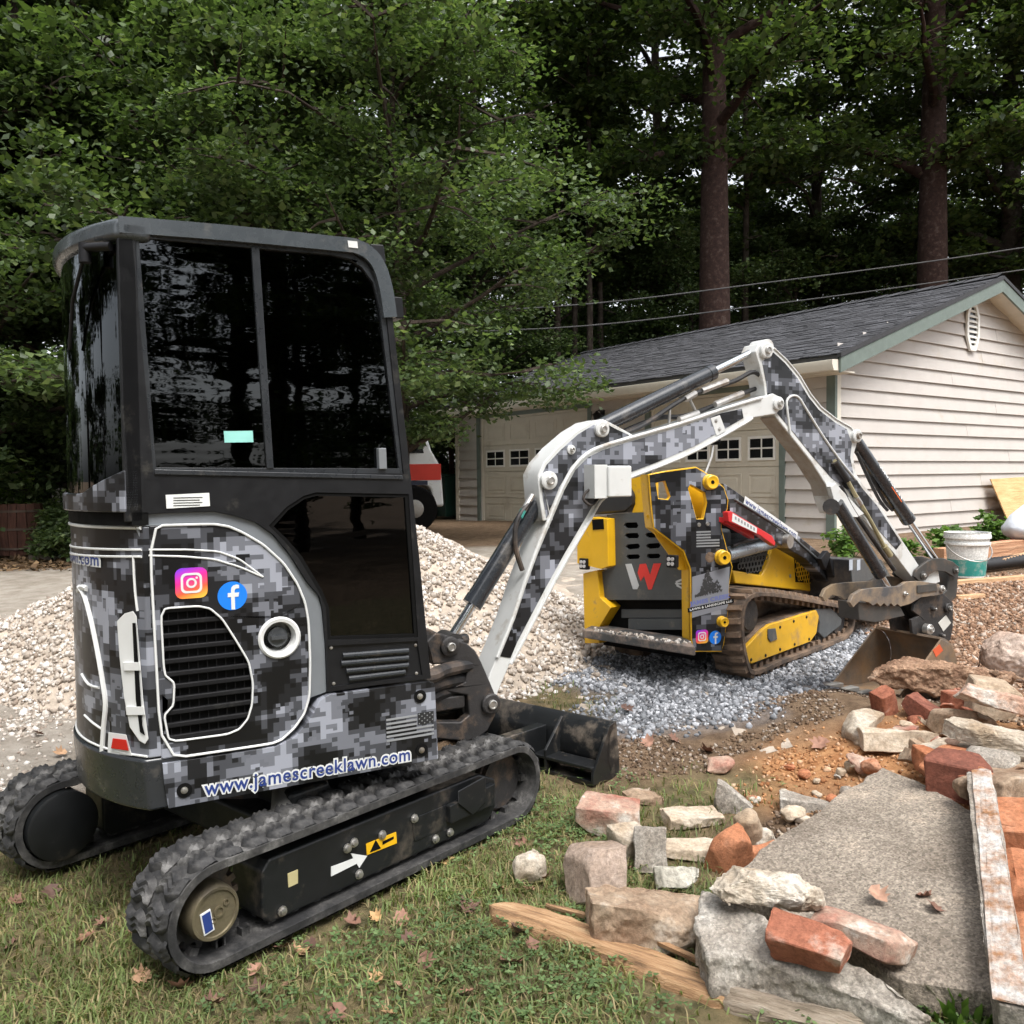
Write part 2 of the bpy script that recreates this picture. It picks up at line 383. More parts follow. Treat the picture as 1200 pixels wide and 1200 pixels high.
def scatter(name, xr, yr, n, key, size, mat, label, cat, ico=True, lift=.3):
    x, y = sample(xr, yr, n, key, None); P = np.stack([x, y, surf(x, y)+size*lift], 1)
    V, Fc = stones(P, size, ico)
    return tag(link(name, np_mesh(name, V, Fc, mat)), label, cat, kind='stuff')
scatter('gravel', (-.5, 4.2), (4.3, 9.), 52000, 'gravel', .0125, GREY, 'blue grey crushed gravel spread under the yellow track loader', 'gravel')
scatter('driveway_gravel', (-5.5, 1.), (3.8, 8.5), 9000, 'tan', .011, TAN, 'loose pale stones strewn over the tan driveway', 'gravel', False)
scatter('earth_lumps', (1.5, 6.), (2.6, 9.5), 36000, 'redgravel', .016, RED, 'reddish crumbled earth and pebbles beside the garage wall', 'soil', False)
scatter('orange_soil_lumps', (.8, 4.), (3.0, 5.2), 9000, 'orange', .010, gravel_mat('orange lumps', [(0, (.24, .10, .04)), (.6, (.46, .24, .11)), (1, (.6, .42, .28))]), 'loose orange clay crumbs around the concrete slab', 'soil', False)
xx = rng.uniform(.3, 2.6, 9000); yy = rng.uniform(3.5, 5.2, 9000)
kk = (zone_at('grass', xx, yy) < .4) & (zone_at('gravel', xx, yy) < .5) & (fbm(xx, yy, 3, 40) > .42) & (zone_at('orange', xx, yy) < .35); xx, yy = xx[kk], yy[kk]
V, Fc = stones(np.stack([xx, yy, surf(xx, yy)+.003], 1), .009, False)
tag(link('brown_soil_lumps', np_mesh('brown_soil_lumps', V, Fc, gravel_mat('brown lumps', [(0, (.07, .045, .03)), (.6, (.2, .13, .08)), (1, (.38, .33, .28))]))), 'crumbled brown soil in front of the dozer blade', 'soil', kind='stuff')

# the heap of pale stone behind the excavator
PC = Vector((-1.75, 7.5)); PR, PH = 2.75, 1.32
def heap(x, y):
    d = np.hypot((x-PC.x)/1.0, (y-PC.y)/.95)/PR
    a = np.arctan2(y-PC.y, x-PC.x); d = d*(1+.07*np.sin(3*a+1)+.04*np.sin(7*a))
    return hz(x, y)+PH*np.clip(1-d, 0, None)**1.05*(1-.25*np.exp(-(d/.16)**2))
u = np.linspace(-1.15, 1.15, 90); HX, HY = np.meshgrid(PC.x+u*PR, PC.y+u*PR)
HZ = heap(HX, HY)+(fbm(HX, HY, 5, 31)-.5)*.09-.03
hi = np.arange(8100).reshape(90, 90); HF = np.stack([hi[:-1, :-1], hi[:-1, 1:], hi[1:, 1:], hi[1:, :-1]], -1).reshape(-1, 4)
pile = tag(link('gravel_pile', np_mesh('gravel_pile', np.stack([HX.ravel(), HY.ravel(), HZ.ravel()], 1), HF, M('heap fines', (.40, .335, .27), .95, var=.3, vs=8, bmp=.8, bs=60), True)), 'big heap of pale tan crushed stone behind the black cab', 'gravel pile', kind='stuff')
n = 26000; a = rng.uniform(0, 2*math.pi, n); rr = np.sqrt(rng.uniform(0, 1.1, n))*PR
x = PC.x+rr*np.cos(a); y = PC.y+rr*np.sin(a); k = (y < PC.y+.6) & (rng.uniform(0, 1, n) < .55+.9*fbm(x, y, 1.3, 77)); x, y = x[k], y[k]
V, Fc = stones(np.stack([x, y, heap(x, y)+(fbm(x, y, 5, 31)-.5)*.09-.02], 1), .0185, False)
o = link('stone', np_mesh('stone', V, Fc, TAN), pile); o['kind'] = 'stuff'

# ------------------------------------------------------------------ grass and clover
def leafy(name, stops, rough=.6, trans=.35, vscale=.6, vamp=.35):
    mt, n, l, b = nodes(name); g = n.new('ShaderNodeNewGeometry'); r = ramp(n, stops); l.new(g.outputs['Random Per Island'], r.inputs[0])
    t = noise(n, l, vscale, 3, .5, coords(n)); r2 = ramp(n, [(.35, 1-vamp), (.65, 1+vamp*.6)]); l.new(t.outputs[0], r2.inputs[0])
    cc = mix(n, l, r.outputs[0], r2.outputs[0], 1., 'MULTIPLY')
    l.new(cc, b.inputs['Base Color']); b.inputs['Roughness'].default_value = rough; b.inputs['Specular IOR Level'].default_value = .35
    tl = n.new('ShaderNodeBsdfTranslucent'); l.new(mix(n, l, cc, (1.1, 1.25, .55), 1., 'MULTIPLY'), tl.inputs[0])
    mx = n.new('ShaderNodeMixShader'); mx.inputs[0].default_value = trans; l.new(b.outputs[0], mx.inputs[1]); l.new(tl.outputs[0], mx.inputs[2])
    l.new(mx.outputs[0], n['Material Output'].inputs[0]); return mt
GRASS = leafy('grass', [(0, (.34, .26, .14)), (.2, (.26, .23, .10)), (.42, (.12, .15, .05)), (.75, (.14, .19, .055)), (1, (.22, .27, .10))], .6, .3, 2.2, .35)
def in_tracks(x, y): return False
n = 330000
x = rng.uniform(-3.6, 2.4, n); y = rng.uniform(1.75, 6.6, n)
keep = rng.uniform(0, 1, n) < np.clip((4.6-y)/2.0, .10, 1)
x, y = x[keep], y[keep]; w = zone_at('grass', x+(fbm(x, y, 2.2, 3)-.5)*.5, y+(fbm(x, y, 2.2, 9)-.5)*.5)
den = np.clip(.25+1.5*(fbm(x, y, 1.7, 55)-.28), .12, 1); k = w*den > rng.uniform(.05, 1, len(x)); x, y = x[k], y[k]; n = len(x)
tuft = fbm(x, y, 3.2, 60); h = rng.uniform(.018, .045, n)*(.55+1.1*tuft**1.4*1.5); ang = rng.uniform(0, 2*math.pi, n); lean = rng.uniform(.25, 1.25, n)
wd = rng.uniform(.0018, .0034, n); z = surf(x, y)-.004
dx, dy = np.cos(ang), np.sin(ang); sx, sy = -dy*wd, dx*wd
B = np.stack([x, y, z], 1); D = np.stack([dx*lean*h*.45, dy*lean*h*.45, h*.72], 1); T = np.stack([dx*lean*h*1.25, dy*lean*h*1.25, h*(1.05-.28*lean)], 1); SV = np.stack([sx, sy, np.zeros(n)], 1)
V = np.stack([B-SV, B+SV, B+D+SV*.8, B+D-SV*.8, B+T], 1).reshape(-1, 3)
q = (np.arange(n)*5)[:, None]; Fc = np.concatenate([q+np.array([[0, 1, 2]]), q+np.array([[0, 2, 3]]), q+np.array([[3, 2, 4]])], 0)
tag(link('lawn_grass', np_mesh('lawn_grass', V, Fc, GRASS)), 'short patchy lawn grass with dry brown blades', 'grass', kind='stuff')
CLOV = leafy('clover', [(0, (.075, .125, .045)), (.6, (.12, .19, .07)), (1, (.20, .28, .12))], .55, .3, 2., .3)
n = 26000
x = rng.uniform(-2.2, 2.2, n); y = rng.uniform(1.75, 4.2, n)
w = zone_at('grass', x, y)*np.clip((fbm(x, y, 1.9, 91)-.40)*5, 0, 1)*np.clip(.55+.35*x, .15, 1); k = w > rng.uniform(.05, 1, n); x, y = x[k], y[k]; n = len(x)
r = rng.uniform(.007, .013, n); z = surf(x, y)+rng.uniform(.012, .04, n); ph = rng.uniform(0, 6.28, n); Vs = []
for kx in range(3):
    a = ph+kx*2.094; tilt = rng.uniform(-.35, .5, n)
    for (uu, vv) in ((.1, 0), (.8, -.62), (1.75, 0), (.8, .62)):
        Vs.append(np.stack([x+r*(uu*np.cos(a)-vv*np.sin(a)), y+r*(uu*np.sin(a)+vv*np.cos(a)), z+r*(uu*tilt-.25*abs(vv))], 1))
V = np.stack(Vs, 1).reshape(-1, 3); Fc = np.arange(n*12).reshape(-1, 4)
tag(link('clover_patch', np_mesh('clover_patch', V, Fc, CLOV)), 'small three leaved clover growing through the lawn', 'clover', kind='stuff')
# ------------------------------------------------------------------ garage
GF = Frame((4.478, 12.03, .60), 53.7)
SIDING = M('siding', (.50, .465, .43), .55, var=.05, vs=3, bmp=.06, bs=30, dirt=(.45, .40, .33), dirt_amt=.1, ds=2.)
GREEN = M('green trim', (.135, .17, .15), .6, var=.12)
CREAM = M('cream trim', (.66, .62, .53), .5, var=.06)
DOORM = M('door paint', (.60, .555, .46), .5, var=.05, dirt=(.42, .37, .29), dirt_amt=.15, ds=1.5)
PANE = M('dark pane', (.012, .013, .015), .08, var=.1, spec=.6)
ga = empty('garage', GF.M, 'beige siding garage with two doors and grey shingle gable roof', 'garage')
WH, WL, GW = 2.47, 9.65, 8.28; PK = 3.92; LAP = .203
g = lambda x: GF.onX(x, 560, 0).y
d1a, d1b = g(690), g(563); d2b = g(762); d2a = g(914)
# bodies behind the boards
b = MB().py([(0, -.4), (GW, -.4), (GW, WH), (GW/2, PK-.1), (0, WH)], .02, .06); wside = b.build('wall', SIDING, ga)
b = MB().px([(.0, -.75), (WL, -.75), (WL, WH), (0, WH)], .02, .06, holes=[[(d1a, -.7), (d1b, -.7), (d1b, 2.17), (d1a, 2.17)], [(d2a, -.7), (d2b, -.7), (d2b, 2.17), (d2a, 2.17)]]); wfront = b.build('wall', SIDING, ga)
MB().py([(0, -.7), (GW, -.7), (GW, WH), (GW/2, PK-.1), (0, WH)], WL-.06, WL).build('wall', SIDING, ga)
MB().box(GW-.06, GW, .06, WL, -.7, WH).build('wall', SIDING, ga)
def board(parent, fn, a0, a1, z0, exp=LAP):
    """one lap of siding: foot stands proud, top tucked under the next"""
    v = [fn(a, d, z) for a in (a0, a1) for d, z in ((-.024, z0), (0, z0-.001), (.016, z0+exp+.012), (.012, z0+exp+.012))]
    m = MB().add(v, [(0, 1, 2, 3), (7, 6, 5, 4), (0, 4, 5, 1), (1, 5, 6, 2), (2, 6, 7, 3), (3, 7, 4, 0)])
    return m.build('siding_board', SIDING, parent, ang=20)
k = 0
z = -.35
while z < PK-.15:
    hi = min(1, max(0, (PK-.1-(z+LAP*.0))/(PK-.1-WH))); x0 = .02 if z+LAP*.3 < WH else GW/2*(1-hi)+.02; x1 = GW-.02 if z+LAP*.3 < WH else GW/2*(1+hi)-.02
    if x1-x0 > .2:
        j = x0+(x1-x0)*(.36+.3*((k*37) % 10)/10) if k % 2 else None
        if j and j < 8: board(wside, lambda a, d, zz: (a, d, zz), x0, j, z); board(wside, lambda a, d, zz: (a, d-.004, zz), j-.03, x1, z)
        else: board(wside, lambda a, d, zz: (a, d, zz), x0, x1, z)
    z += LAP; k += 1
z = -.75
while z < WH-.05:
    for y0, y1 in ((.11, d2a-.1), (d2b+.1, d1a-.1), (d1b+.1, WL-.09)) if z < 2.25 else ((.11, WL-.09),):
        board(wfront, lambda a, d, zz: (d, a, zz), y0, y1, z)
    z += LAP
for x0, x1, y0, y1 in ((-.035, .02, -.035, .10), (.02, .11, -.035, .02), (-.035, .02, WL-.09, WL+.03)):
    MB().box(x0, x1, y0, y1, -.75, WH).build('corner_board', GREEN if x0 < 0 and y0 < 1 else CREAM, ga)
def gdoor(a, b_):
    m = MB(); t = .10
    m.box(-.03, .03, a-t, a, -.75, 2.17+t); m.box(-.03, .03, b_, b_+t, -.75, 2.17+t); m.box(-.03, .03, a, b_, 2.17, 2.17+t)
    m.build('door_trim', GREEN, ga, bevel=.004)
    d = MB().box(.09, .12, a, b_, -.75, 2.17).build('garage_door', DOORM, ga)
    MB().box(.05, .10, a, a+.04, -.75, 2.17).box(.05, .10, b_-.04, b_, -.75, 2.17).box(.05, .1, a+.04, b_-.04, 2.13, 2.17).build('door_stop', CREAM, d)
    n = 4; w = (b_-a-.12)/n; sh = .56
    for r in range(5):
        zt = 2.12-r*sh; zb = zt-sh+.012
        if zb < -.75: zb = -.74
        s = MB().box(.068, .10, a+.045, b_-.045, zb, zt); s.build('door_section', DOORM, d, bevel=.006)
        for c in range(n):
            y0 = a+.06+w*c+w*.10; y1 = a+.06+w*(c+1)-w*.10; z0, z1 = zb+.09, zt-.09
            if r == 1:
                fm = MB().px([(y0, z0), (y1, z0), (y1, z1), (y0, z1)], .05, .069, holes=[[(y0+.04, z0+.04), (y1-.04, z0+.04), (y1-.04, z1-.04), (y0+.04, z1-.04)]])
                ym, zm = (y0+y1)/2, (z0+z1)/2
                fm.box(.054, .067, ym-.012, ym+.012, z0+.04, z1-.04).box(.055, .0665, y0+.04, y1-.04, zm-.012, zm+.012)
                fm.build('window_frame', M('white vinyl', (.78, .77, .72), .4, var=.03), d, bevel=.003)
                for ya, yb in ((y0+.04, ym-.012), (ym+.012, y1-.04)):
                    for za, zc in ((z0+.04, zm-.012), (zm+.012, z1-.04)): MB().box(.060, .064, ya, yb, za, zc).build('pane', PANE, d)
            else:
                MB().px([(y0, z0), (y1, z0), (y1, z1), (y0, z1)], .058, .0695, holes=[[(y0+.035, z0+.035), (y1-.035, z0+.035), (y1-.035, z1-.035), (y0+.035, z1-.035)]]).build('raised_panel', DOORM, d, bevel=.004)
                MB().box(.058, .0695, y0+.085, y1-.085, z0+.07, z1-.07).build('raised_panel', DOORM, d, bevel=.006)
gdoor(d1a, d1b); gdoor(d2a, d2b)
# roof
OV = .38; RK = .32; sl = (PK-WH)/(GW/2+.0); ez = WH-.02; th = .16
def rx(t, side, off):              # point down the slope, t metres (horizontal) from the eave edge
    X = -OV+t if side < 0 else GW+OV-t
    return X, WH+(-OV+t)*sl+.14+off
TT = GW/2+OV
SHM = M('shingle', (.052, .053, .060), .9, var=.25, vs=30, bmp=.5, bs=200, island=.45)
roof = MB().py([(-OV, WH-OV*sl+.06), (GW/2, PK+.06), (GW+OV, WH-OV*sl+.06), (GW+OV, WH-OV*sl+.135), (GW/2, PK+.135), (-OV, WH-OV*sl+.135)], -RK+.02, WL+RK).build('roof', M('roof deck', (.06, .06, .06), .9), ga)
m = MB(); nc = 34; cw = TT/nc
for side in (-1, 1):
    for c in range(nc):
        y = -RK-.02-random.random()*.25
        while y < WL+RK:
            w = random.choice((.16, .22, .30, .34)); lift = random.choice((.004, .009, .014)); y1 = min(y+w, WL+RK+.02); y0 = max(y, -RK-.02)
            if y1-y0 > .02:
                p = [rx(c*cw-.02, side, 0.0+lift), rx(c*cw-.02, side, lift+.012), rx((c+1)*cw+.02, side, .004+lift), rx((c+1)*cw+.02, side, -.008)]
                v = [(q[0], yy, q[1]) for yy in (y0, y1-.006) for q in p]
                m.add(v, [(0, 1, 2, 3), (7, 6, 5, 4), (0, 4, 5, 1), (1, 5, 6, 2), (2, 6, 7, 3)])
            y += w
o = m.build('shingles', SHM, roof); o['kind'] = 'stuff'
y = -RK-.02
while y < WL+RK:
    MB().add([(GW/2-.17, y, PK+.125), (GW/2, y, PK+.20), (GW/2+.17, y, PK+.125), (GW/2-.17, y+.3, PK+.115), (GW/2, y+.3, PK+.185), (GW/2+.17, y+.3, PK+.115)], [(0, 1, 4, 3), (1, 2, 5, 4), (0, 3, 5, 2)]).build('ridge_cap', SHM, roof); y += .28
for s in (-1, 1):                    # barge boards, soffits, gutters
    fx = (lambda X: X) if s < 0 else (lambda X: GW-X)
    for yy in (-RK, WL+RK-.04):
        MB().py([(fx(-OV-.01), WH-OV*sl-.11), (fx(GW/2-.001), PK-.11), (fx(GW/2-.001), PK+.09), (fx(-OV-.01), WH-OV*sl+.09)], yy-.035, yy).build('barge_board', GREEN, ga, bevel=.004)
        MB().py([(fx(-OV-.03), WH-OV*sl+.092), (fx(GW/2-.001), PK+.092), (fx(GW/2-.001), PK+.15), (fx(-OV-.03), WH-OV*sl+.15)], yy-.05, yy+.01).build('drip_edge', M('drip edge', (.025, .025, .028), .6), ga)
    MB().py([(fx(-OV), WH-OV*sl-.06), (fx(GW/2), PK-.06), (fx(GW/2), PK-.04), (fx(-OV), WH-OV*sl-.04)], -RK, .0).build('soffit', CREAM, ga)
    MB().box(fx(-OV) if s < 0 else fx(0), fx(0) if s < 0 else fx(-OV), -RK+.01, WL+RK-.05, WH-OV*sl-.09, WH-OV*sl-.07).build('soffit', CREAM, ga)
gp = [(-OV-.02, WH-OV*sl-.08), (-OV-.02, WH-OV*sl+.07), (-OV-.03, WH-OV*sl+.07), (-OV-.03, WH-OV*sl-.05), (-OV-.11, WH-OV*sl-.05), (-OV-.14, WH-OV*sl+.01), (-OV-.14, WH-OV*sl+.06), (-OV-.155, WH-OV*sl+.06), (-OV-.155, WH-OV*sl+.0), (-OV-.12, WH-OV*sl-.08)]
MB().py(gp, -RK+.02, WL+RK-.02).build('gutter', CREAM, ga, bevel=.004)
MB().py(gp[:2]+[(-OV-.155, WH-OV*sl+.06), (-OV-.155, WH-OV*sl), (-OV-.12, WH-OV*sl-.08)], -RK, -RK+.02).build('gutter_end', CREAM, ga)
# gable vent
vc = GF.on(1137, 383, 0); oc = [(vc.x+.33*.62*sx*a, vc.z+.40*b_) for a, b_, sx in ((1, .45, 1), (.45, 1, 1), (.45, 1, -1), (1, .45, -1), (1, -.45, -1), (.45, -1, -1), (.45, -1, 1), (1, -.45, 1))]
ic = [(vc.x+(u-vc.x)*.72, vc.z+(v-vc.z)*.78) for u, v in oc]
gv = MB().py(oc, -.06, -.02, holes=[ic]).build('gable_vent', M('white vinyl', (.78, .77, .72), .4, var=.03), ga, bevel=.006)
MB().py(ic, -.022, -.018).build('vent_backing', PANE, gv)
for i in range(7):
    zz = vc.z-.27+i*.083; hw = .145 if 0 < i < 6 else .10
    MB().add([(vc.x-hw, -.055, zz), (vc.x+hw, -.055, zz), (vc.x+hw, -.025, zz+.045), (vc.x-hw, -.025, zz+.045), (vc.x-hw, -.05, zz-.006), (vc.x+hw, -.05, zz-.006)], [(0, 1, 2, 3), (0, 4, 5, 1)]).build('louvre', M('white vinyl', (.78, .77, .72), .4), gv)
# lantern between the doors
lp = GF.onX(705, 487, -.05)
la = empty('wall_lantern', GF.M @ Matrix.Translation(lp), 'small dark metal wall lantern between the two garage doors', 'lantern')
DK = M('black metal', (.02, .02, .022), .45, metal=.6)
MB().box(.01, .03, -.05, .05, -.10, .10).tube([(.02, 0, .02), (-.06, 0, .10), (-.12, 0, .06)], .012).build('bracket', DK, la)
MB().lathe((-.12, 0, -.16), (0, 0, 1), [(0, .02), (.02, .045), (.16, .065), (.17, .09), (.22, .03), (.24, .012)], 8).build('lamp_head', DK, la)
# ------------------------------------------------------------------ excavator
HFr = Frame((-1.006, 3.37, 0), 61); UF = Frame((-.953, 3.514, 0), 40)
ex = empty('mini_excavator', HFr.M, 'compact excavator with black cab and grey digital camouflage wrap beside the gravel pile', 'excavator')
REL = HFr.I @ UF.M                                  # undercarriage is turned against the house
CAMO = camo('camo wrap'); CAMO_T = camo('camo wrap tail', .024, 4.2, .35, 1.1, .03); CAMO2 = camo('camo wrap boom', .026, 3.6, .35, 3.3)
BLK = M('black cab paint', (.009, .0095, .011), .40, var=.2, dirt=(.06, .057, .05), dirt_amt=.06, ds=7., spec=.35)
EDGE = M('dark grey paint', (.022, .025, .029), .30, var=.15, coat=.3, dirt=(.08, .075, .07), dirt_amt=.08, ds=9)
ROOFM = M('roof grey painted sheen', (.060, .070, .078), .27, var=.12, coat=.35, dirt=(.12, .12, .115), dirt_amt=.06, ds=9)  # cab grey lightened and blued: the roof's satin sheen is painted into the colour
TRIMG = M('light grey trim', (.17, .185, .20), .42, var=.08)
WHT = M('white machine paint', (.60, .61, .60), .38, var=.06, dirt=(.33, .28, .22), dirt_amt=.22, ds=7., coat=.15)
WLINE = M('white line', (.68, .69, .68), .4, var=.04)
RUB = M('black seal', (.005, .005, .005), .8, spec=.12)
GLASS = tinted_glass('tinted glass', .06)
IRON = M('cast iron', (.035, .033, .033), .55, metal=.25, var=.25, dirt=(.16, .11, .075), dirt_amt=.3, ds=8., bmp=.25, bs=60)
STEEL = M('bolt steel', (.45, .44, .42), .4, metal=.85, var=.2, dirt=(.2, .14, .09), dirt_amt=.2)
CHROME = M('chrome rod', (.75, .76, .78), .12, metal=1., var=.03)
CYLB = M('cylinder paint', (.02, .023, .028), .25, var=.2, coat=.5, dirt=(.12, .11, .10), dirt_amt=.1)
HOSE = M('hose rubber', (.014, .014, .015), .55, var=.25, dirt=(.12, .09, .07), dirt_amt=.25)
NS = -.49
def hx(pts, Y=NS): return HFr.xz(pts, Y)
def side_plate(name, pts, mat, y0, y1, parent=ex, holes=(), bevel=.004, smoothn=0, Y=None):
    f = lambda P: hx(P, Y if Y is not None else y0)
    P = f(pts)
    if smoothn: P = [(q.x, q.y) for q in catmull([(a, b, 0) for a, b in P], smoothn, True)]
    return MB().py(P, y0, y1, [f(h) for h in holes]).build(name, mat, parent, bevel=bevel)

# cab side
cab_out = [(138, 257), (270, 268), (395, 281), (415, 284), (432, 293), (446, 310), (455, 338), (460, 372), (468, 440), (480, 545), (492, 660), (505, 795), (440, 803), (384, 811), (382, 756), (378, 712), (374, 698), (360, 682), (340, 650), (320, 626), (300, 612), (270, 603), (250, 599), (190, 601), (153, 604), (150, 560), (145, 480)]
w1 = [(154, 270), (300, 283), (390, 291), (412, 296), (430, 307), (444, 327), (452, 360), (473, 555), (180, 555)]
w2 = [(315, 616), (336, 594), (356, 581), (370, 577), (479, 579), (490, 747), (384, 750), (382, 712), (374, 694), (350, 654), (333, 634)]
w3 = [(384, 757), (489, 751), (495, 791), (388, 805)]
cabside = side_plate('cab_side', cab_out, BLK, NS, NS+.045, holes=[w1, w2, w3], bevel=.008)
far = MB().py(hx(cab_out), .445, .49, [hx(w1), hx(w2)]).build('cab_side', BLK, ex)
# window frames and glass
def wframe(pts, inner, y0, y1): return MB().py(hx(pts, NS), y0, y1, [hx(inner, NS)])
in1 = [(163, 278), (300, 290.5), (388, 298), (410, 303), (425, 313), (438, 331), (446, 363), (468, 549), (183, 548)]
win = wframe(w1, in1, NS+.006, NS+.03).build('window_frame', EDGE, ex, bevel=.003)
win_d = MB().py(hx([(295, 289), (304, 290), (321, 549), (313, 549)]), NS+.002, NS+.028).build('window_divider', EDGE, ex, bevel=.002)
MB().py(hx([(163, 278), (299, 290.5), (317, 549), (183, 548)]), NS+.014, NS+.019).build('window_pane', GLASS, ex)
MB().py(hx([(300, 290.5), (388, 298), (410, 303), (425, 313), (438, 331), (446, 363), (468, 549), (318, 549)]), NS+.02, NS+.025).build('window_pane', GLASS, ex)
MB().py(hx(w1), .46, .465).build('window_pane', GLASS, ex)
MB().py(hx(w2), .46, .465).build('window_pane', GLASS, ex)
MB().py(hx([(181, 550), (471, 557), (472, 562), (181, 556)]), NS-.006, NS+.004).build('window_sill', EDGE, ex, bevel=.002)
MB().py(hx([(443, 525), (452, 525), (453, 550), (444, 550)]), NS-.006, NS+.02).build('window_latch', M('grey plastic', (.16, .17, .18), .5), ex, bevel=.003)
MB().py(hx(w2), NS+.012, NS+.017).build('window_pane', GLASS, ex)
wf2 = [(321, 617), (338, 598), (357, 585), (371, 581), (475, 583), (486, 743), (388, 746), (386, 712), (378, 692), (354, 652), (337, 632)]
MB().py(hx(w2), NS+.004, NS+.012, [hx(wf2)]).build('window_seal', RUB, ex)
MB().py(hx([(263, 505), (297, 504.5), (298, 518), (264, 518.5)]), NS+.011, NS+.0135).build('sticker', M('mint sticker', (.30, .66, .60), .4), ex)
# vent panel
vp = MB().py(hx(w3), NS+.008, NS+.02).build('vent_panel', BLK, ex)
for i, (xa, ya, xb, yb) in enumerate([(402, 769, 479, 763), (400, 778, 479, 771.5), (406, 787, 479, 780), (409, 796, 475, 788)]):
    a = HFr.on(xa, ya, NS); b_ = HFr.on(xb, yb, NS)
    MB().tube([(a.x, NS+.006, a.z), (b_.x, NS+.006, b_.z)], .011, 10).build('louvre', EDGE, vp)
def bolt(x, y, Y, r, parent=ex, M4=None, mat=None, fr=None, h=.008):
    q = (fr or HFr).on(x, y, Y)
    return MB().lathe((q.x, Y, q.z), (0, -1, 0), [(0, r*1.25), (h*.4, r*1.25), (h*.4, r), (h, r*.9), (h*1.15, r*.5)], 12).build('bolt', mat or STEEL, parent, M4)
for x, y in ((388, 759), (487, 756), (391, 801), (488, 789)): bolt(x, y, NS+.008, .005, vp, h=.004)
# roof: side rail, swept shell, rear cap
rl = [(q.x, q.z) for q in (HFr.on(x, y, NS) for x, y in [(138, 254), (270, 265), (395, 278), (417, 281), (436, 291), (450, 309), (459, 338), (464, 372)])]
rl = [(q.x, q.y) for q in catmull([(a, b, 0) for a, b in rl], 3)]
def inset(P, t):
    out = []
    for i in range(len(P)):
        a = Vector(P[max(0, i-1)]); b_ = Vector(P[min(len(P)-1, i+1)]); d = (b_-a).normalized(); out.append((P[i][0]+d.y*t, P[i][1]-d.x*t))
    return out
MB().py(rl+list(reversed(inset(rl, .05))), NS-.012, .502).build('roof', ROOFM, ex, bevel=.018, seg=3)
def arcx(Y, xc, bb, off=0):
    R = (.49**2+bb*bb)/(2*bb); Ro = R+off; return xc+(R-bb)-math.sqrt(max(0, Ro*Ro-Y*Y))
def arc_shell(name, z0, z1, xc, bb, mat, o0=0, o1=-.03, y0=-.49, y1=.49, n=28, top=None, parent=ex, bevel=0., tilt=0.):
    """part of the rounded tail: a curved wall between two heights"""
    m = MB(); v = []
    for i in range(n+1):
        Y = y0+(y1-y0)*i/n; zt = z1 if top is None else top(Y)
        v += [(arcx(Y, xc, bb, o0), Y, z0), (arcx(Y, xc, bb, o0)+tilt, Y, zt), (arcx(Y, xc, bb, o1)+tilt, Y, zt), (arcx(Y, xc, bb, o1), Y, z0)]
    f = [(4*i+a, 4*i+(a+1) % 4, 4*i+4+(a+1) % 4, 4*i+4+a) for i in range(n) for a in range(4)]+[(0, 1, 2, 3), (4*n+3, 4*n+2, 4*n+1, 4*n)]
    return m.add(v, f).build(name, mat, parent, bevel=bevel)
rz_ = HFr.on(138, 254, NS).z; XC = -.497; BB = .158
pts = [(arcx(Y, XC, BB, .012), Y) for Y in np.linspace(-.502, .502, 29)]+[(-.40, .502), (-.40, -.502)]
MB().pz(pts, rz_-.068, rz_-.002).build('roof', ROOFM, ex, bevel=.022, seg=3)
z_gl0 = HFr.on(150, 561, NS).z; z_c0 = HFr.on(152, 605, NS).z
arc_shell('rear_window', z_c0+.04, rz_-.066, XC, BB, tinted_glass('curved tinted glass', .04, .02, (9, 9, .5)), -.012, -.018, -.468, .468)
for Y in (-.49, .45): MB().box(XC-.006, XC+.05, Y, Y+.04, z_c0-.02, rz_-.06).build('rear_pillar', BLK, ex, bevel=.006)
arc_shell('rear_panel', z_c0+.012, z_c0+.09, XC, BB, CAMO_T, .004, -.03, top=lambda Y: z_c0+.07+.075*max(0, 1-(Y+.49)/.22), bevel=.004)
arc_shell('rear_seal', z_c0-.03, z_c0+.011, XC, BB, RUB, -.012, -.05)
# handrail / wiper arm at the rear corner
q = Vector((arcx(-.40, XC, BB, .03), -.40, rz_-.10)); w = MB()
w.cyl((arcx(-.46, XC, BB), -.46, rz_-.085), (arcx(-.40, XC, BB, .035), -.40, rz_-.085), .014).cyl((q.x, q.y, q.z+.03), (q.x, q.y, q.z-.03), .018)
w.tube([(q.x, q.y, q.z), (arcx(-.30, XC, BB, .02), -.30, rz_-.23), (arcx(-.235, XC, BB, .01), -.235, rz_-.38)], .006).build('wiper', DK, ex)
# front screen, dash, seat
fp = hx([(460, 372), (503, 780)], NS); (xa, za), (xb, zb) = fp
MB().add([(xa-.01, -.43, za), (xa-.01, .45, za), (xb-.01, .45, zb), (xb-.01, -.43, zb)], [(0, 1, 2, 3)]).build('front_window', GLASS, ex)
MB().box(-.36, .0, -.2, .25, .86, 1.02).box(-.40, -.28, -.2, .25, 1.02, 1.62).build('seat', M('seat vinyl', (.02, .02, .022), .6), ex, bevel=.05, seg=3)
MB().tube([(.12, -.25, .9), (.14, -.24, 1.2), (.13, -.24, 1.3)], .014).build('joystick', HOSE, ex)
MB().box(-.42, .50, -.44, .44, .78, .84).build('cab_floor', BLK, ex)
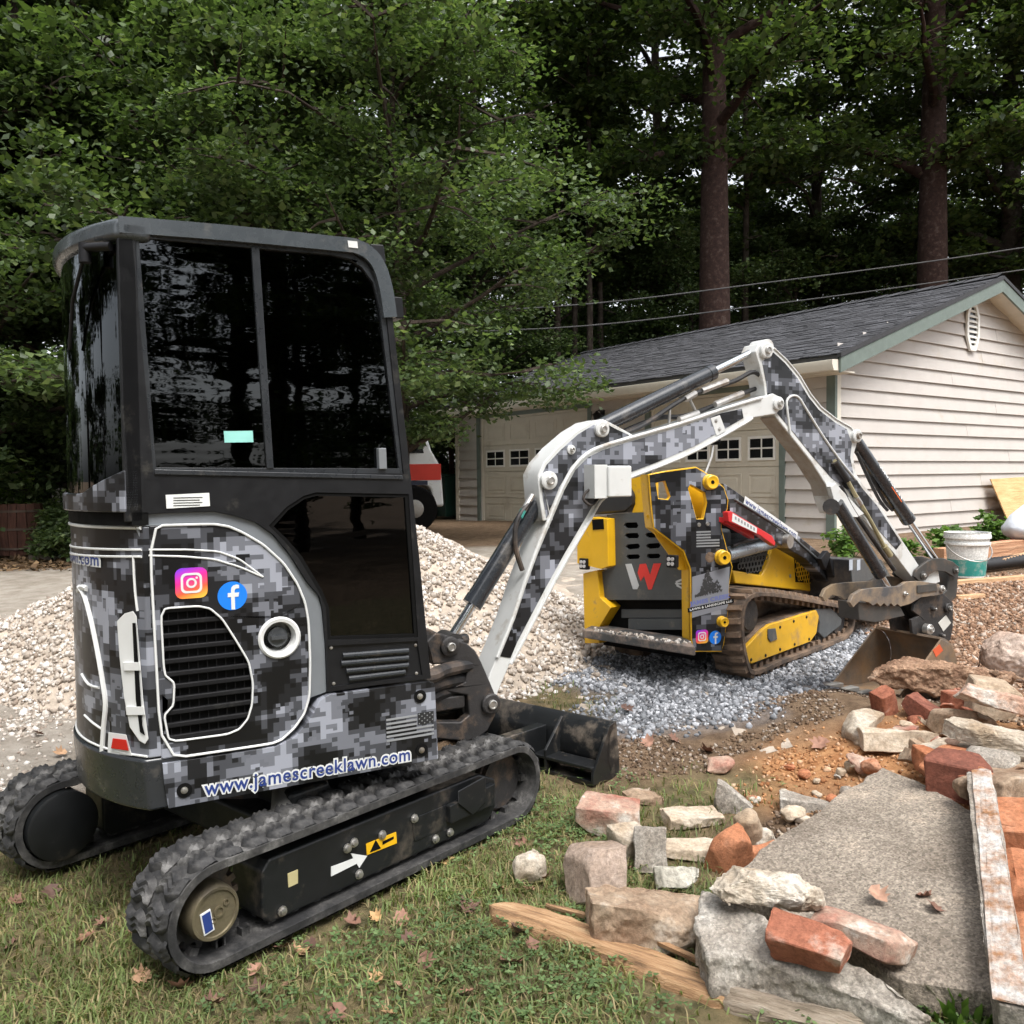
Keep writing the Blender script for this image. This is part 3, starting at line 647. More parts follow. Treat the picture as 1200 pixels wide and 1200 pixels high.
# small brackets on the cab front edge
for pts in ([(436, 284), (452, 285), (455, 306), (446, 304)], [(464, 346), (474, 347), (476, 372), (466, 372)]):
    MB().py(hx(pts), NS+.02, NS+.10).build('lamp_bracket', BLK, ex, bevel=.004)
MB().py(hx([(406, 283), (417, 284), (418, 292), (407, 291)]), NS-.0145, NS-.0125).build('sticker', WLINE, ex)
pl = MB().py(hx([(194, 580), (245, 577.5), (246, 593), (195, 596)]), NS-.003, NS+.001).build('data_plate', M('white enamel', (.75, .77, .75), .35, var=.05), ex)
for i in range(4):
    a = HFr.on(203, 583.5+i*3, NS); b_ = HFr.on(237-3*(i % 2), 582+i*3, NS)
    MB().box(a.x, b_.x, NS-.004, NS-.003, a.z-.0012, a.z+.0012).build('plate_line', RUB, pl)

# engine cover ------------------------------------------------------
band = [(153, 604), (190, 601), (250, 599), (270, 603), (300, 612), (320, 626), (340, 650), (360, 682), (374, 698), (378, 712), (382, 756), (384, 812), (362, 820), (330, 872), (186, 892), (168, 640)]
hood = [(174, 616), (250, 614), (268, 617), (284, 624), (308, 638), (332, 660), (348, 684), (357, 706), (361, 728), (363, 775), (362, 816), (356, 836), (345, 852), (330, 866), (318, 871), (189, 890)]
hoodp = hx(hood)
gr = [(188, 713), (232, 710), (246, 713), (260, 725), (276, 750), (291, 775), (296, 800), (295, 825), (290, 842), (280, 854), (266, 860), (198, 869), (192, 838), (203, 826), (204, 800), (192, 790)]
cap = HFr.on(327, 747, NS)
MB().py(hx(band), NS+.012, NS+.05, [hx(gr), circ((cap.x, cap.z), .068, 28)]).build('cover_surround', TRIMG, ex, bevel=.003)
hood_o = MB().py(hoodp, NS-.004, NS+.03, [hx(gr), circ((cap.x, cap.z), .068, 28)]).build('engine_cover', CAMO, ex, bevel=.006)
def chaikin(P, k=2, closed=False):
    for _ in range(k):
        Q = [] if closed else [P[0]]; n = len(P)
        for i in range(n if closed else n-1):
            a, b_ = P[i], P[(i+1) % n]; Q += [a*.88+b_*.12, a*.12+b_*.88]
        P = Q if closed else Q+[P[-1]]
    return P
def line_xz(P, Y, r, name, mat, parent, closed=False, n=3, M4=None):
    C = chaikin([Vector((a, Y, b_)) for a, b_ in P], 2, closed); return MB().tube(C, r, 6, closed).build(name, mat, parent, M4)
line_xz(hoodp, NS-.006, .0042, 'white_outline', WLINE, hood_o, True, 2)
line_xz(hx(gr), NS-.006, .0034, 'grille_rim', WLINE, hood_o, True, 2)
for P in ([(174, 644), (220, 644), (255, 646), (280, 655), (308, 676)], [(174, 651), (215, 652), (250, 655), (280, 664), (308, 676)]):
    line_xz(hx(P), NS-.005, .0032, 'white_stripe', WLINE, hood_o)
grb = MB().py(hx(gr), NS+.02, NS+.028).build('grille_backing', RUB, hood_o)
def row_clip(poly, z):
    xs = []
    for i in range(len(poly)):
        (x1, z1), (x2, z2) = poly[i], poly[(i+1) % len(poly)]
        if (z1 > z) != (z2 > z): xs.append(x1+(x2-x1)*(z-z1)/(z2-z1))
    return (min(xs), max(xs)) if len(xs) > 1 else None
GP = hx(gr); ztop = max(b_ for a, b_ in GP); zbot = min(b_ for a, b_ in GP)
GRM = M('grille plastic', (.009, .009, .010), .6, var=.2, dirt=(.03, .03, .027), dirt_amt=.1, spec=.2)
for i in range(11):
    zc = zbot+.012+(ztop-zbot-.02)*i/10; c = row_clip(GP, zc)
    if c: MB().box(c[0]+.001, c[1]-.001, NS-.001, NS+.014, zc-.0085, zc+.0085).build('grille_slat', GRM, hood_o, bevel=.004)
c0 = row_clip(GP, (ztop+zbot)/2)
for k in range(9):
    xx_ = c0[0]+(c0[1]-c0[0])*(k+.5)/9
    zs = [b_ for b_ in np.linspace(zbot+.01, ztop-.01, 60) if (row_clip(GP, b_) or (9, 9))[0] < xx_ < (row_clip(GP, b_) or (9, 9))[1]]
    if zs: MB().box(xx_-.0015, xx_+.0015, NS+.012, NS+.016, min(zs), max(zs)).build('grille_wire', GRM, hood_o)
# fuel filler
fl = MB().lathe((cap.x, NS, cap.z), (0, -1, 0), [(-.03, .07), (.008, .072), (.014, .066), (.012, .055), (-.028, .05), (-.032, .048)], 32).build('filler_ring', WLINE, hood_o)
MB().cyl((cap.x, NS+.034, cap.z), (cap.x, NS+.03, cap.z), .05).build('filler_well', RUB, fl)
MB().lathe((cap.x, NS+.03, cap.z), (0, -1, 0), [(0, .034), (.016, .034), (.02, .028), (.021, .012)], 20).box(cap.x-.026, cap.x+.026, NS-.006, NS+.01, cap.z-.006, cap.z+.006).build('filler_cap', M('cap plastic', (.06, .065, .07), .25), fl)
# the two round-cornered emblems on the cover
def grad_mat(name, stops, axis=(0, 0, 1), lo=0., hi=1.):
    mt, n, l, b = nodes(name); s = n.new('ShaderNodeVectorMath'); s.operation = 'DOT_PRODUCT'; s.inputs[1].default_value = axis; l.new(coords(n), s.inputs[0])
    mr = n.new('ShaderNodeMapRange'); mr.inputs[1].default_value = lo; mr.inputs[2].default_value = hi; l.new(s.outputs['Value'], mr.inputs[0])
    r = ramp(n, stops); l.new(mr.outputs[0], r.inputs[0]); l.new(r.outputs[0], b.inputs['Base Color']); b.inputs['Roughness'].default_value = .35; return mt
BLUE = M('badge blue', (.012, .20, .78), .35, var=.03)
def emblems(cx, cz, s, c2x, c2z, r, Y, parent, tag_):
    gm = grad_mat('sunset gradient '+tag_, [(0, (.95, .55, .06)), (.3, (.90, .12, .05)), (.6, (.80, .03, .28)), (1, (.20, .05, .75))], (-.35, 0, 1), cz-.35*cx-s*.62, cz-.35*cx+s*.62)
    e = MB().py(rrect(cx-s/2, cx+s/2, cz-s/2, cz+s/2, s*.22), Y-.0015, Y).build('camera_emblem', gm, parent)
    k = s*.33
    MB().py(rrect(cx-k, cx+k, cz-k, cz+k, k*.5, 5), Y-.0030, Y-.0016, [rrect(cx-k*.78, cx+k*.78, cz-k*.78, cz+k*.78, k*.38, 5)]).build('emblem_outline', WLINE, e)
    MB().py(circ((cx, cz), k*.5, 24), Y-.0030, Y-.0016, [circ((cx, cz), k*.30, 24)]).py(circ((cx+k*.5, cz+k*.5), k*.12, 10), Y-.003, Y-.0016).build('emblem_ring', WLINE, e)
    f = MB().py(circ((c2x, c2z), r, 32), Y-.0015, Y).build('letter_emblem', BLUE, parent)
    L = [(-.10, -1), (.16, -1), (.16, -.08), (.42, -.08), (.47, .22), (.16, .22), (.16, .38), (.22, .50), (.34, .53), (.48, .53), (.48, .78), (.28, .81), (.08, .76), (-.06, .62), (-.10, .42), (-.10, .22), (-.34, .22), (-.34, -.08), (-.10, -.08)]
    MB().py([(c2x+a*r*.95, c2z+b_*r*.95) for a, b_ in L], Y-.003, Y-.0016).build('emblem_letter', WLINE, f)
e1 = HFr.on(224, 683, NS); e2 = HFr.on(272, 698, NS)
emblems(e1.x, e1.z, .099, e2.x, e2.z, .0475, NS-.0045, hood_o, 'cover')

# lower skirt -------------------------------------------------------
sk = [(190, 894), (322, 874), (346, 862), (362, 842), (374, 820), (386, 813), (440, 806), (500, 798), (508, 800), (512, 888), (400, 909), (197, 946), (192, 920)]
skirt = MB().py(hx(sk), NS-.012, NS+.12).build('side_skirt', CAMO, ex, bevel=.014, seg=3)
for x, y in ((216, 926), (492, 816), (494, 879)):
    q = HFr.on(x, y, NS-.012); MB().lathe((q.x, NS-.013, q.z), (0, -1, 0), [(0, .024), (.003, .024), (.0032, .018)], 20).build('bolt_recess', RUB, skirt); bolt(x, y, NS-.015, .009, skirt, h=.008)
ta = HFr.on(240, 925, NS-.013); tb = HFr.on(481, 884, NS-.013); tc = (ta+tb)/2; L_ = tb-ta; ang = math.atan2(L_.z, L_.x)
NAVY = M('navy lettering', (.02, .045, .20), .4, var=.05)
def on_skirt(Y): return lambda u, v: (tc.x+u*math.cos(ang)-v*math.sin(ang), Y, tc.z+u*math.sin(ang)+v*math.cos(ang))
text('web_address_outline', 'www.jamescreeklawn.com', .068, on_skirt(NS-.0135), WLINE, skirt, bold=.0065, width=L_.length*1.02)
text('web_address', 'www.jamescreeklawn.com', .068, on_skirt(NS-.0150), NAVY, skirt, bold=.0010, width=L_.length)
# subdued flag on the skirt
def flag(x0, x1, z0, z1, Y, parent, dark, light, ax='y'):
    f = None; h = (z1-z0)/7.
    for i in range(7):
        if i % 2 == 0: continue
    for i in range(6):
        zz = z1-(i+.5)*(z1-z0)/6; xe = x1 if i > 2 else x1-(x1-x0)*.36
        MB().box(x0, xe, Y-.0012, Y, zz-h*.28, zz+h*.28).build('flag_stripe', light, parent)
    c = MB().box(x1-(x1-x0)*.34, x1, Y-.0012, Y, z1-(z1-z0)*.47, z1).build('flag_canton', dark, parent)
    m_ = MB()
    for i in range(6):
        for j in range(5):
            if (i+j) % 2: continue
            cx = x1-(x1-x0)*.34*(1-(i+.5)/6); cz = z1-(z1-z0)*.47*(j+.5)/5; m_.add([(cx-.003, Y-.002, cz), (cx, Y-.002, cz-.003), (cx+.003, Y-.002, cz), (cx, Y-.002, cz+.003)], [(0, 1, 2, 3)])
    m_.build('flag_stars', light, parent)
FG = M('flag grey', (.26, .27, .28), .4, var=.05); FD = M('flag dark', (.02, .021, .023), .4)
fa = HFr.on(453, 871, NS-.013); fb = HFr.on(508, 836, NS-.013)
flag(fa.x, fb.x, fa.z, fb.z+.01, NS-.0135, skirt, FD, FG)

# rounded tail ------------------------------------------------------
XL, BL = -.450, .188
zt = HFr.on(172, 617, NS).z; zb_ = HFr.on(189, 889, NS).z; zs_ = HFr.on(197, 946, NS).z
tail = arc_shell('tail_cover', zb_+.005, zt, XL, BL, CAMO_T, 0, -.03, bevel=.006)
arc_shell('tail_rim', zt+.002, z_c0-.028, XL, BL, TRIMG, -.006, -.05, parent=tail)
def on_tail(x, y, off=0.):
    o_, d = HFr.ray(x, y); R = (.49**2+BL*BL)/(2*BL)+off; cx = XL+((.49**2+BL*BL)/(2*BL))-BL
    ox, oy = o_.x-cx, o_.y; A = d.x**2+d.y**2; B_ = 2*(ox*d.x+oy*d.y); C_ = ox*ox+oy*oy-R*R; D_ = max(0, B_*B_-4*A*C_)
    t = (-B_-math.sqrt(D_))/(2*A); return o_+d*t
def tail_line(P, r, name='white_stripe', mat=None): return MB().tube(catmull([on_tail(x, y, .002) for x, y in P], 3), r, 6).build(name, mat or WLINE, tail)
def tail_band(z, r, Y0=-.485, Y1=.485, dz=0.): return MB().tube([(arcx(Y, XL, BL, .002), Y, z+dz*(Y+.49)) for Y in np.linspace(Y0, Y1, 24)], r, 6).build('white_stripe', WLINE, tail)
tail_band(zt-.004, .006); zz2 = HFr.on(174, 644, NS).z; tail_band(zz2, .004, dz=-.02); tail_band(zz2-.022, .004, dz=-.03); tail_band(zb_+.012, .004)
def tail_patch(name, P, mat, th=.01, base=.0):
    C = P; o_ = [on_tail(x, y, base) for x, y in C]; i_ = [on_tail(x, y, base+th) for x, y in C]; n = len(C)
    tr = tessellate_polygon([[Vector((x, y, 0)) for x, y in C]])
    f = [tuple(i+n for i in t) for t in tr]+[tuple(reversed(t)) for t in tr]+[(i, (i+1) % n, n+(i+1) % n, n+i) for i in range(n)]
    return MB().add(o_+i_, f).build(name, mat, tail, bevel=.002)
tail_patch('vent_frame', [(137, 728), (146, 719), (156, 716), (160, 722), (164, 770), (168, 820), (174, 866), (170, 872), (163, 868), (152, 852), (145, 815), (140, 770)], WLINE, .012)
tail_patch('vent_mesh', [(155, 730), (159, 730), (167, 850), (170, 862), (164, 858), (159, 820)], RUB, .003, .0125)
for y in (776, 828): tail_patch('vent_bar', [(144+(y-776)*.06, y), (164+(y-776)*.09, y), (165+(y-776)*.09, y+10), (145+(y-776)*.06, y+10)], WLINE, .018)
tail_line([(156, 651), (158, 690), (161, 716)], .004)
tail_line([(93, 688), (100, 700), (108, 730), (115, 765), (121, 800), (124, 825), (122, 850), (120, 880)], .010)
tail_line([(92, 692), (97, 688), (102, 690)], .010)
tail_line([(96, 790), (104, 802), (116, 806)], .005); tail_line([(99, 838), (110, 848), (122, 856)], .004)
tail_patch('reflector_surround', [(127, 858), (148, 861), (155, 886), (126, 883)], WLINE, .006)
tail_patch('red_reflector', [(132, 865), (148, 867), (151, 880), (130, 877)], M('red lens', (.55, .02, .015), .2, var=.05), .005, .0065)
def tail_text(yc, z, R_, off):
    return lambda u, v: (arcx(yc-u, XL, BL, off), yc-u, z+v)
tz = on_tail(110, 656).z
text('web_address_outline', 'www.jamescreeklawn.com', .058, tail_text(.10, tz, 1, .003), WLINE, tail, bold=.0055, width=.86)
text('web_address', 'www.jamescreeklawn.com', .058, tail_text(.10, tz, 1, .0045), NAVY, tail, bold=.0008, width=.84)
cw_ = arc_shell('counterweight', zs_-.005, zb_+.004, XL+.01, BL, EDGE, .012, -.10, bevel=.012, tilt=-.012)
pts = [(arcx(Y, XL, BL, -.03), Y) for Y in np.linspace(-.47, .47, 25)]+[(.50, .47), (.50, -.47)]
MB().pz(pts, .50, .60).build('turntable_deck', IRON, ex)
pts = [(arcx(Y, XL, BL, -.02), Y) for Y in np.linspace(-.46, .46, 25)]+[(-.2, .46), (-.2, -.46)]
MB().pz(pts, .60, z_c0-.03).build('engine_block', RUB, ex)
MB().py(hx(sk), .37, .48).build('side_skirt', CAMO, ex); MB().py(hx(hood), .45, .48).build('engine_cover', CAMO, ex)
MB().cyl((0, 0, .34), (0, 0, .50), .27, n=32).build('slew_ring', IRON, ex)

# swing post --------------------------------------------------------
BY = -.10
post = [(500, 752), (510, 742), (522, 744), (534, 750), (547, 754), (557, 762), (564, 775), (575, 800), (584, 822), (581, 838), (572, 856), (560, 866), (545, 869), (510, 866), (508, 846), (540, 846), (550, 838), (548, 815), (530, 812), (508, 806), (508, 800), (530, 806), (545, 800), (548, 786), (538, 778), (506, 779)]
pm = MB().py(hx(post, BY), BY, BY+.05).py(hx(post, BY), .05, .10)
pc = hx([(530, 752), (566, 790), (582, 830), (560, 864), (548, 838), (546, 812), (552, 790), (535, 770)], BY); pm.py(pc, BY+.05, .05)
sw = pm.build('swing_post', IRON, ex, bevel=.008)
def boss(x, y, Y, r, w, mat, parent, fr=HFr, M4=None, pin=True):
    q = fr.on(x, y, Y); b_ = MB().lathe((q.x, Y, q.z), (0, -1, 0), [(-.01, r), (w*.8, r), (w, r*.86), (w, r*.55)], 26).build('pin_boss', mat, parent, M4)
    if pin: MB().lathe((q.x, Y-w, q.z), (0, -1, 0), [(-.005, r*.46), (.012, r*.46), (.014, r*.36), (.009, r*.3), (.009, r*.05)], 18).build('pin', STEEL, b_)
    return b_
boss(526, 757, BY, .042, .02, IRON, sw); boss(574, 824, BY, .045, .022, IRON, sw)
MB().cyl((.50, 0, .52), (.50, 0, .80), .07).box(.42, .86, -.09, .09, .50, .56).box(.42, .86, -.09, .09, .74, .80).build('swing_bracket', IRON, ex, bevel=.01)
for k, (z0, z1, r) in enumerate(((.72, .66, .03), (.66, .60, .028), (.60, .56, .03), (.56, .50, .026), (.78, .76, .024), (.53, .46, .03))):
    a = random.uniform(-.05, .05); MB().tube(catmull([(.48, -.20+.06*k, z0), (.62, -.22+.05*k, z0-.03), (.74, -.14+.03*k, (z0+z1)/2), (.92, -.06+.02*k, z1+.02)], 5), r, 10).build('hose', HOSE, ex)

# boom --------------------------------------------------------------
BN, BFa = -.075, .075
def bx(P, Y=BN): return HFr.xz(P, Y)
boomP = [(568, 812), (574, 790), (582, 770), (600, 725), (614, 683), (628, 645), (643, 608), (658, 572), (672, 547), (687, 532), (705, 523), (742, 512), (801, 495), (848, 479), (892, 466), (906, 461), (916, 466), (918, 476), (910, 485), (881, 490), (867, 499), (815, 528), (771, 547), (735, 561), (720, 574), (703, 588), (691, 609), (665, 653), (643, 693), (610, 756), (598, 778), (584, 810), (580, 830), (568, 830)]
boom = MB().py(bx(boomP), BN, BFa).build('boom', WHT, ex, bevel=.006)
camP = [(586, 769), (603, 727), (617, 685), (631, 647), (646, 611), (661, 575), (674, 551), (689, 536), (706, 527.5), (742, 516.5), (801, 499.5), (846, 484), (869, 479), (871, 490), (864, 494), (813, 523), (769, 542), (732, 556), (716, 569), (699, 584), (687, 605), (661, 649), (639, 689), (606, 752), (598, 771)]
bc = MB().py(bx(camP), BN-.0025, BN).build('boom_wrap', CAMO2, boom)
MB().py(bx([(832, 490), (843, 486.5), (850, 505), (839, 511)]), BN-.0045, BN-.0026).build('boom_plate', WHT, boom, bevel=.001)
for x, y in ((839, 493), (843, 503)): bolt(x, y, BN-.0045, .008, boom, h=.004)
ridge = MB().tube(catmull([(a, BN-.004, c) for a, c in bx(boomP[2:15])], 3), .009, 8).build('boom_ridge', WHT, boom)
low = MB().tube(catmull([(a, BN-.004, c) for a, c in bx(boomP[19:31])], 3), .008, 8).build('boom_ridge', WHT, boom)
gus = [(643, 610), (637, 611), (633, 585), (631, 556), (638, 542), (654, 524), (676, 505), (694, 494), (708, 491), (722, 498), (742, 509), (744, 514), (705, 526), (687, 536), (672, 551), (658, 576)]
gp_ = MB().py(bx(gus), BN+.006, BFa-.006).build('cylinder_mount', WHT, boom, bevel=.005)
MB().py(bx([(641, 607), (637, 585), (635, 558), (641, 545), (657, 528), (678, 509), (696, 498), (708, 495), (721, 502), (738, 510), (704, 522), (686, 531), (670, 546), (656, 571)]), BN+.0035, BN+.006).build('mount_wrap', CAMO2, boom)
boss(642, 563, BN+.002, .042, .02, WHT, boom); boss(704, 503, BN+.002, .038, .02, WHT, boom); boss(669, 527, BN+.002, .022, .008, WHT, boom, pin=True); 
MB().py(bx([(644, 600), (640, 585), (638, 575), (641, 590), (646, 615), (655, 650), (652, 655), (648, 630)]), BN-.002, BN+.006).build('mount_strap', WHT, boom)
# work light on the boom
la_ = HFr.on(684, 545, BN); lb_ = HFr.on(726, 583, BN)
lt = MB().box(la_.x+.07, lb_.x, BN-.10, BN-.03, lb_.z+.005, la_.z-.005).build('light_cover', WHT, boom, bevel=.008)
MB().box(la_.x, la_.x+.075, BN-.085, BN-.08, lb_.z, la_.z).box(la_.x, la_.x+.075, BN-.08, BN-.002, la_.z-.006, la_.z).box(la_.x, la_.x+.006, BN-.085, BN, lb_.z, la_.z).build('light_bracket', WHT, boom, bevel=.002)
MB().tube(catmull([(la_.x+.06, BN-.05, lb_.z+.02), (la_.x+.01, BN-.05, lb_.z-.03), (la_.x-.03, BN-.04, lb_.z+.0), (la_.x+.0, BN-.04, lb_.z+.04), (la_.x+.05, BN-.04, lb_.z+.03)], 4), .007).build('cable', HOSE, boom)
# boom cylinder (middle plane)
def P0(x, y, Y=0.): q = HFr.on(x, y, Y); return Vector((q.x, Y, q.z))
def ram(parent, e0, e1, rb, rr, split, barrel_first, names=('cylinder_barrel', 'piston_rod'), mat=None):
    e0, e1 = Vector(e0), Vector(e1); d = e1-e0; s = e0+d*split; u = d.normalized()
    if barrel_first: a, b_ = (e0, s), (s, e1)
    else: a, b_ = (s, e1), (e0, s)
    bl = MB().cyl(a[0], a[1], rb, n=28); MBc = MB()
    end = s; bl.cyl(end-u*.02, end+u*.02, rb*1.06, n=28)
    bo = bl.build(names[0], mat or CYLB, parent); MB().cyl(b_[0], b_[1], rr, n=20).build(names[1], CHROME, parent)
    return bo
c0_, c1_ = P0(526, 752), P0(646, 560)
ram(ex, c0_, c1_, .043, .021, .235, False)
MB().cyl((c0_.x, -.06, c0_.z), (c0_.x, .06, c0_.z), .045).build('rod_eye', IRON, ex)
h0 = P0(621, 588, -.055); h1 = P0(606, 610, -.06); MB().tube(catmull([h0, h1, P0(604, 640, -.06), P0(612, 668, -.05)], 5), .012).build('hose', HOSE, ex)
MB().tube([P0(624, 580, -.05), P0(610, 604, -.055)], .014).build('hose_fitting', STEEL, ex); MB().tube([P0(613, 598, -.054), P0(609, 606, -.055)], .0155).build('hose_sleeve', M('teal sleeve', (.05, .30, .26), .5), ex)
# arm cylinder on top of the boom
a0, a1 = P0(704, 500), P0(892, 408)
ram(ex, a0, a1, .040, .021, .655, True)
MB().cyl((a1.x, -.05, a1.z), (a1.x, .05, a1.z), .042).build('rod_eye', WHT, ex)
for off, pts in ((0, [(716, 512), (750, 500), (790, 474), (812, 462), (835, 455), (862, 446), (884, 436), (900, 452)]), (.04, [(725, 508), (770, 490), (800, 488), (830, 478), (868, 462), (890, 455), (900, 462)])):
    MB().tube(catmull([P0(x, y, -.03+off) for x, y in pts], 4), .0125).build('hose', HOSE, ex)
for pts in ([(803, 468), (815, 461)], [(822, 458), (852, 447)], [(796, 492), (818, 484)], [(838, 474), (870, 461)]):
    MB().cyl(P0(*pts[0], -.035), P0(*pts[1], -.035), .017, n=8).build('hose_fitting', STEEL, ex)
for pts in ([(784, 497), (785, 476), (806, 466)], [(817, 486), (808, 468)]):
    MB().tube([P0(x, y, -.03) for x, y in pts], .008).build('pipe_bracket', STEEL, ex)

# arm ---------------------------------------------------------------
AN, AF = -.055, .055
def ax_(P, Y=AN): return HFr.xz(P, Y)
armP = [(885, 412), (889, 403), (898, 401), (907, 408), (922, 422), (937, 440), (950, 462), (962, 477), (980, 491), (996, 500), (1006, 510), (1004, 522), (1000, 535), (1004, 556), (1014, 570), (1030, 590), (1060, 637), (1078, 664), (1100, 668), (1102, 682), (1085, 688), (1068, 676), (1047, 648), (1008, 606), (992, 603), (978, 602), (973, 590), (968, 568), (950, 540), (926, 510), (910, 490), (898, 475), (895, 450), (890, 428)]
arm = MB().py(ax_(armP), AN, AF).build('arm', WHT, ex, bevel=.006)
camA = [(893, 424), (906, 413), (920, 426), (934, 443), (947, 465), (959, 480), (978, 495), (992, 503), (998, 520), (996, 536), (1000, 557), (1010, 572), (1027, 592), (1056, 636), (1050, 644), (1010, 600), (994, 575), (974, 560), (953, 536), (929, 506), (913, 487), (900, 473), (898, 450)]
MB().py(ax_(camA), AN-.0025, AN).build('arm_wrap', CAMO2, arm)
MB().tube(catmull([P0(x, y, AN-.004) for x, y in [(926, 508), (923, 485), (922, 470), (928, 464), (936, 466), (945, 480), (965, 512), (985, 540), (1003, 562)]], 3), .007).build('weld_bead', WHT, arm)
MB().tube([P0(x, y, AN-.002) for x, y in armP[3:11]], .005).build('arm_edge', WHT, arm)
RUST = M('scuffed arm underside', (.36, .33, .29), .6, var=.12, dirt=(.20, .14, .09), dirt_amt=.45, ds=6.)
v = [P0(x, y, AN) for x, y in [(908, 488), (926, 510), (950, 540), (968, 568), (974, 590)]]
n_ = len(v); vv = [(q.x-.003, AN+.001, q.z-.003) for q in v]+[(q.x-.003, AF-.001, q.z-.003) for q in v]
MB().add(vv, [(i, i+1, n_+i+1, n_+i) for i in range(n_-1)]).build('arm_underside', RUST, arm)
boss(896, 411, AN, .042, .022, WHT, arm); boss(911, 473, AN-.02, .036, .016, WHT, boom); boss(1002, 511, AN, .038, .022, WHT, arm)
MB().py(ax_([(968, 570), (974, 566), (1008, 602), (1000, 606), (985, 604), (977, 602), (974, 592)]), AN-.03, AN).build('thumb_lug', WHT, arm, bevel=.004); boss(985, 594, AN-.03, .024, .008, WHT, arm)
# bucket cylinder above the arm
b0, b1 = P0(1000, 514), P0(1096, 656)
ram(ex, b0, b1, .040, .020, .64, True)
pa = P0(1014, 531, -.035); pb = P0(1046, 577, -.035); dv = (pb-pa); L2 = dv.length; dv.normalize(); up = Vector((-dv.z, 0, dv.x)); mid = (pa+pb)/2+up*.012
# maker's lettering on the bucket cylinder, wrapped round its near side
bd = (b1-b0).normalized(); bu = Vector((-bd.z, 0, bd.x)) if bd.x > 0 else Vector((bd.z, 0, -bd.x))
def on_ram(u, v):
    t = .36*(b1-b0).length+u; a = v/.0415+rad(32); return b0+bd*t+Vector((0, -1, 0))*(.0415*math.cos(a))+bu*(.0415*math.sin(a))
text('maker_lettering', 'COMPACT ATT', .040, on_ram, WLINE, ex, bold=.002, width=.30)
MB().add([on_ram(u, v) for u in (.02, .15) for v in (-.028, -.022)], [(0, 1, 3, 2)]).build('orange_line', M('orange line', (.75, .13, .02), .4), ex)
# thumb cylinder and pipes below the arm
ram(ex, P0(981, 590, -.085), P0(1042, 690, -.085), .036, .018, .80, True)
MB().cyl(P0(974, 594, -.12), P0(974, 594, -.04), .045).build('cylinder_end', IRON, ex)
MB().tube(catmull([P0(x, y, AN-.02) for x, y in [(978, 540), (985, 548), (1000, 576), (1020, 610), (1040, 648)]], 4), .012).build('steel_pipe', M('olive pipe', (.33, .29, .17), .45, metal=.3), arm)
MB().cyl(P0(978, 541, AN-.02), P0(993, 563, AN-.02), .020).build('hose_end', HOSE, arm)
MB().cyl(P0(1036, 640, AN-.02), P0(1043, 651, AN-.02), .019).build('pipe_collar', M('olive pipe', (.33, .29, .17), .45), arm)
MB().tube(catmull([P0(x, y, AN-.018) for x, y in [(985, 570), (1000, 598), (1025, 635), (1048, 668)]], 4), .013).build('hose', HOSE, arm)
MB().cyl(P0(1003, 583, AN-.02), P0(1008, 591, AN-.02), .018).build('pipe_clamp', STEEL, arm)
for k, pts in enumerate(([(1004, 530), (1015, 555), (1030, 585), (1040, 598)], [(1008, 527), (1020, 556), (1036, 586), (1046, 598)])):
    MB().tube(catmull([P0(x, y, -.02+.03*k) for x, y in pts], 4), .010).build('hose', HOSE, ex)
# links, coupler, thumb, bucket --------------------------------------
DKM = M('bare dark steel', (.075, .072, .068), .48, metal=.4, var=.25, dirt=(.17, .12, .085), dirt_amt=.25, ds=9.)
link1 = [(1072, 676), (1074, 668), (1082, 661), (1092, 655), (1105, 654), (1117, 658), (1124, 664), (1124, 672), (1118, 676), (1108, 670), (1098, 669), (1090, 673), (1085, 680), (1077, 681)]
lk = MB().py(ax_(link1, -.08), -.08, -.06).py(ax_(link1, -.08), .06, .08).build('tipping_link', DKM, ex, bevel=.004); boss(1081, 674, -.08, .024, .008, DKM, lk); boss(1119, 668, -.08, .022, .008, DKM, lk)
MB().py(ax_([(1114, 664), (1124, 666), (1121, 700), (1108, 712), (1098, 700), (1110, 692)], -.05), -.05, .05).build('bucket_link', DKM, ex, bevel=.006)
cp = [(1072, 708), (1085, 694), (1104, 694), (1117, 706), (1117, 735), (1114, 750), (1104, 760), (1092, 740), (1080, 724), (1070, 716)]
cpl = MB().py(ax_(cp, -.075), -.075, -.055).py(ax_(cp, -.075), .055, .075).py(ax_([(1076, 708), (1104, 700), (1110, 730), (1100, 745), (1086, 725)], -.07), -.05, .05).build('quick_coupler', IRON, ex, bevel=.004)
for x, y, r in ((1109, 712, .03), (1092, 713, .016), (1102, 744, .014)): boss(x, y, -.075, r, .02, IRON, cpl)
MB().py(ax_([(1100, 730), (1109, 721), (1115, 730), (1106, 740)], -.08), -.078, -.076).build('coupler_plate', M('pale plate', (.55, .54, .50), .5), cpl)
boss(1086, 737, -.12, .032, .03, STEEL, cpl)
th1 = [(996, 706), (1000, 697), (1010, 691), (1024, 689), (1054, 687), (1062, 682), (1078, 681), (1100, 684), (1107, 690), (1105, 696), (1098, 698), (1080, 700), (1066, 708), (1055, 711), (1052, 708), (1048, 711), (1044, 707), (1040, 711), (1036, 707), (1032, 711), (1028, 707), (1023, 710), (1018, 706), (1008, 704), (1000, 712)]
TAN_ST = M('thumb steel', (.10, .10, .105), .5, metal=.3, var=.2, dirt=(.46, .33, .20), dirt_amt=.62, ds=5.)
tb_ = MB().py(ax_(th1, -.11), -.11, -.085).build('thumb', TAN_ST, ex, bevel=.003)
MB().py([(a-.03, c+.015) for a, c in ax_(th1, -.11)], .06, .085).build('thumb_plate', TAN_ST, tb_, bevel=.003)
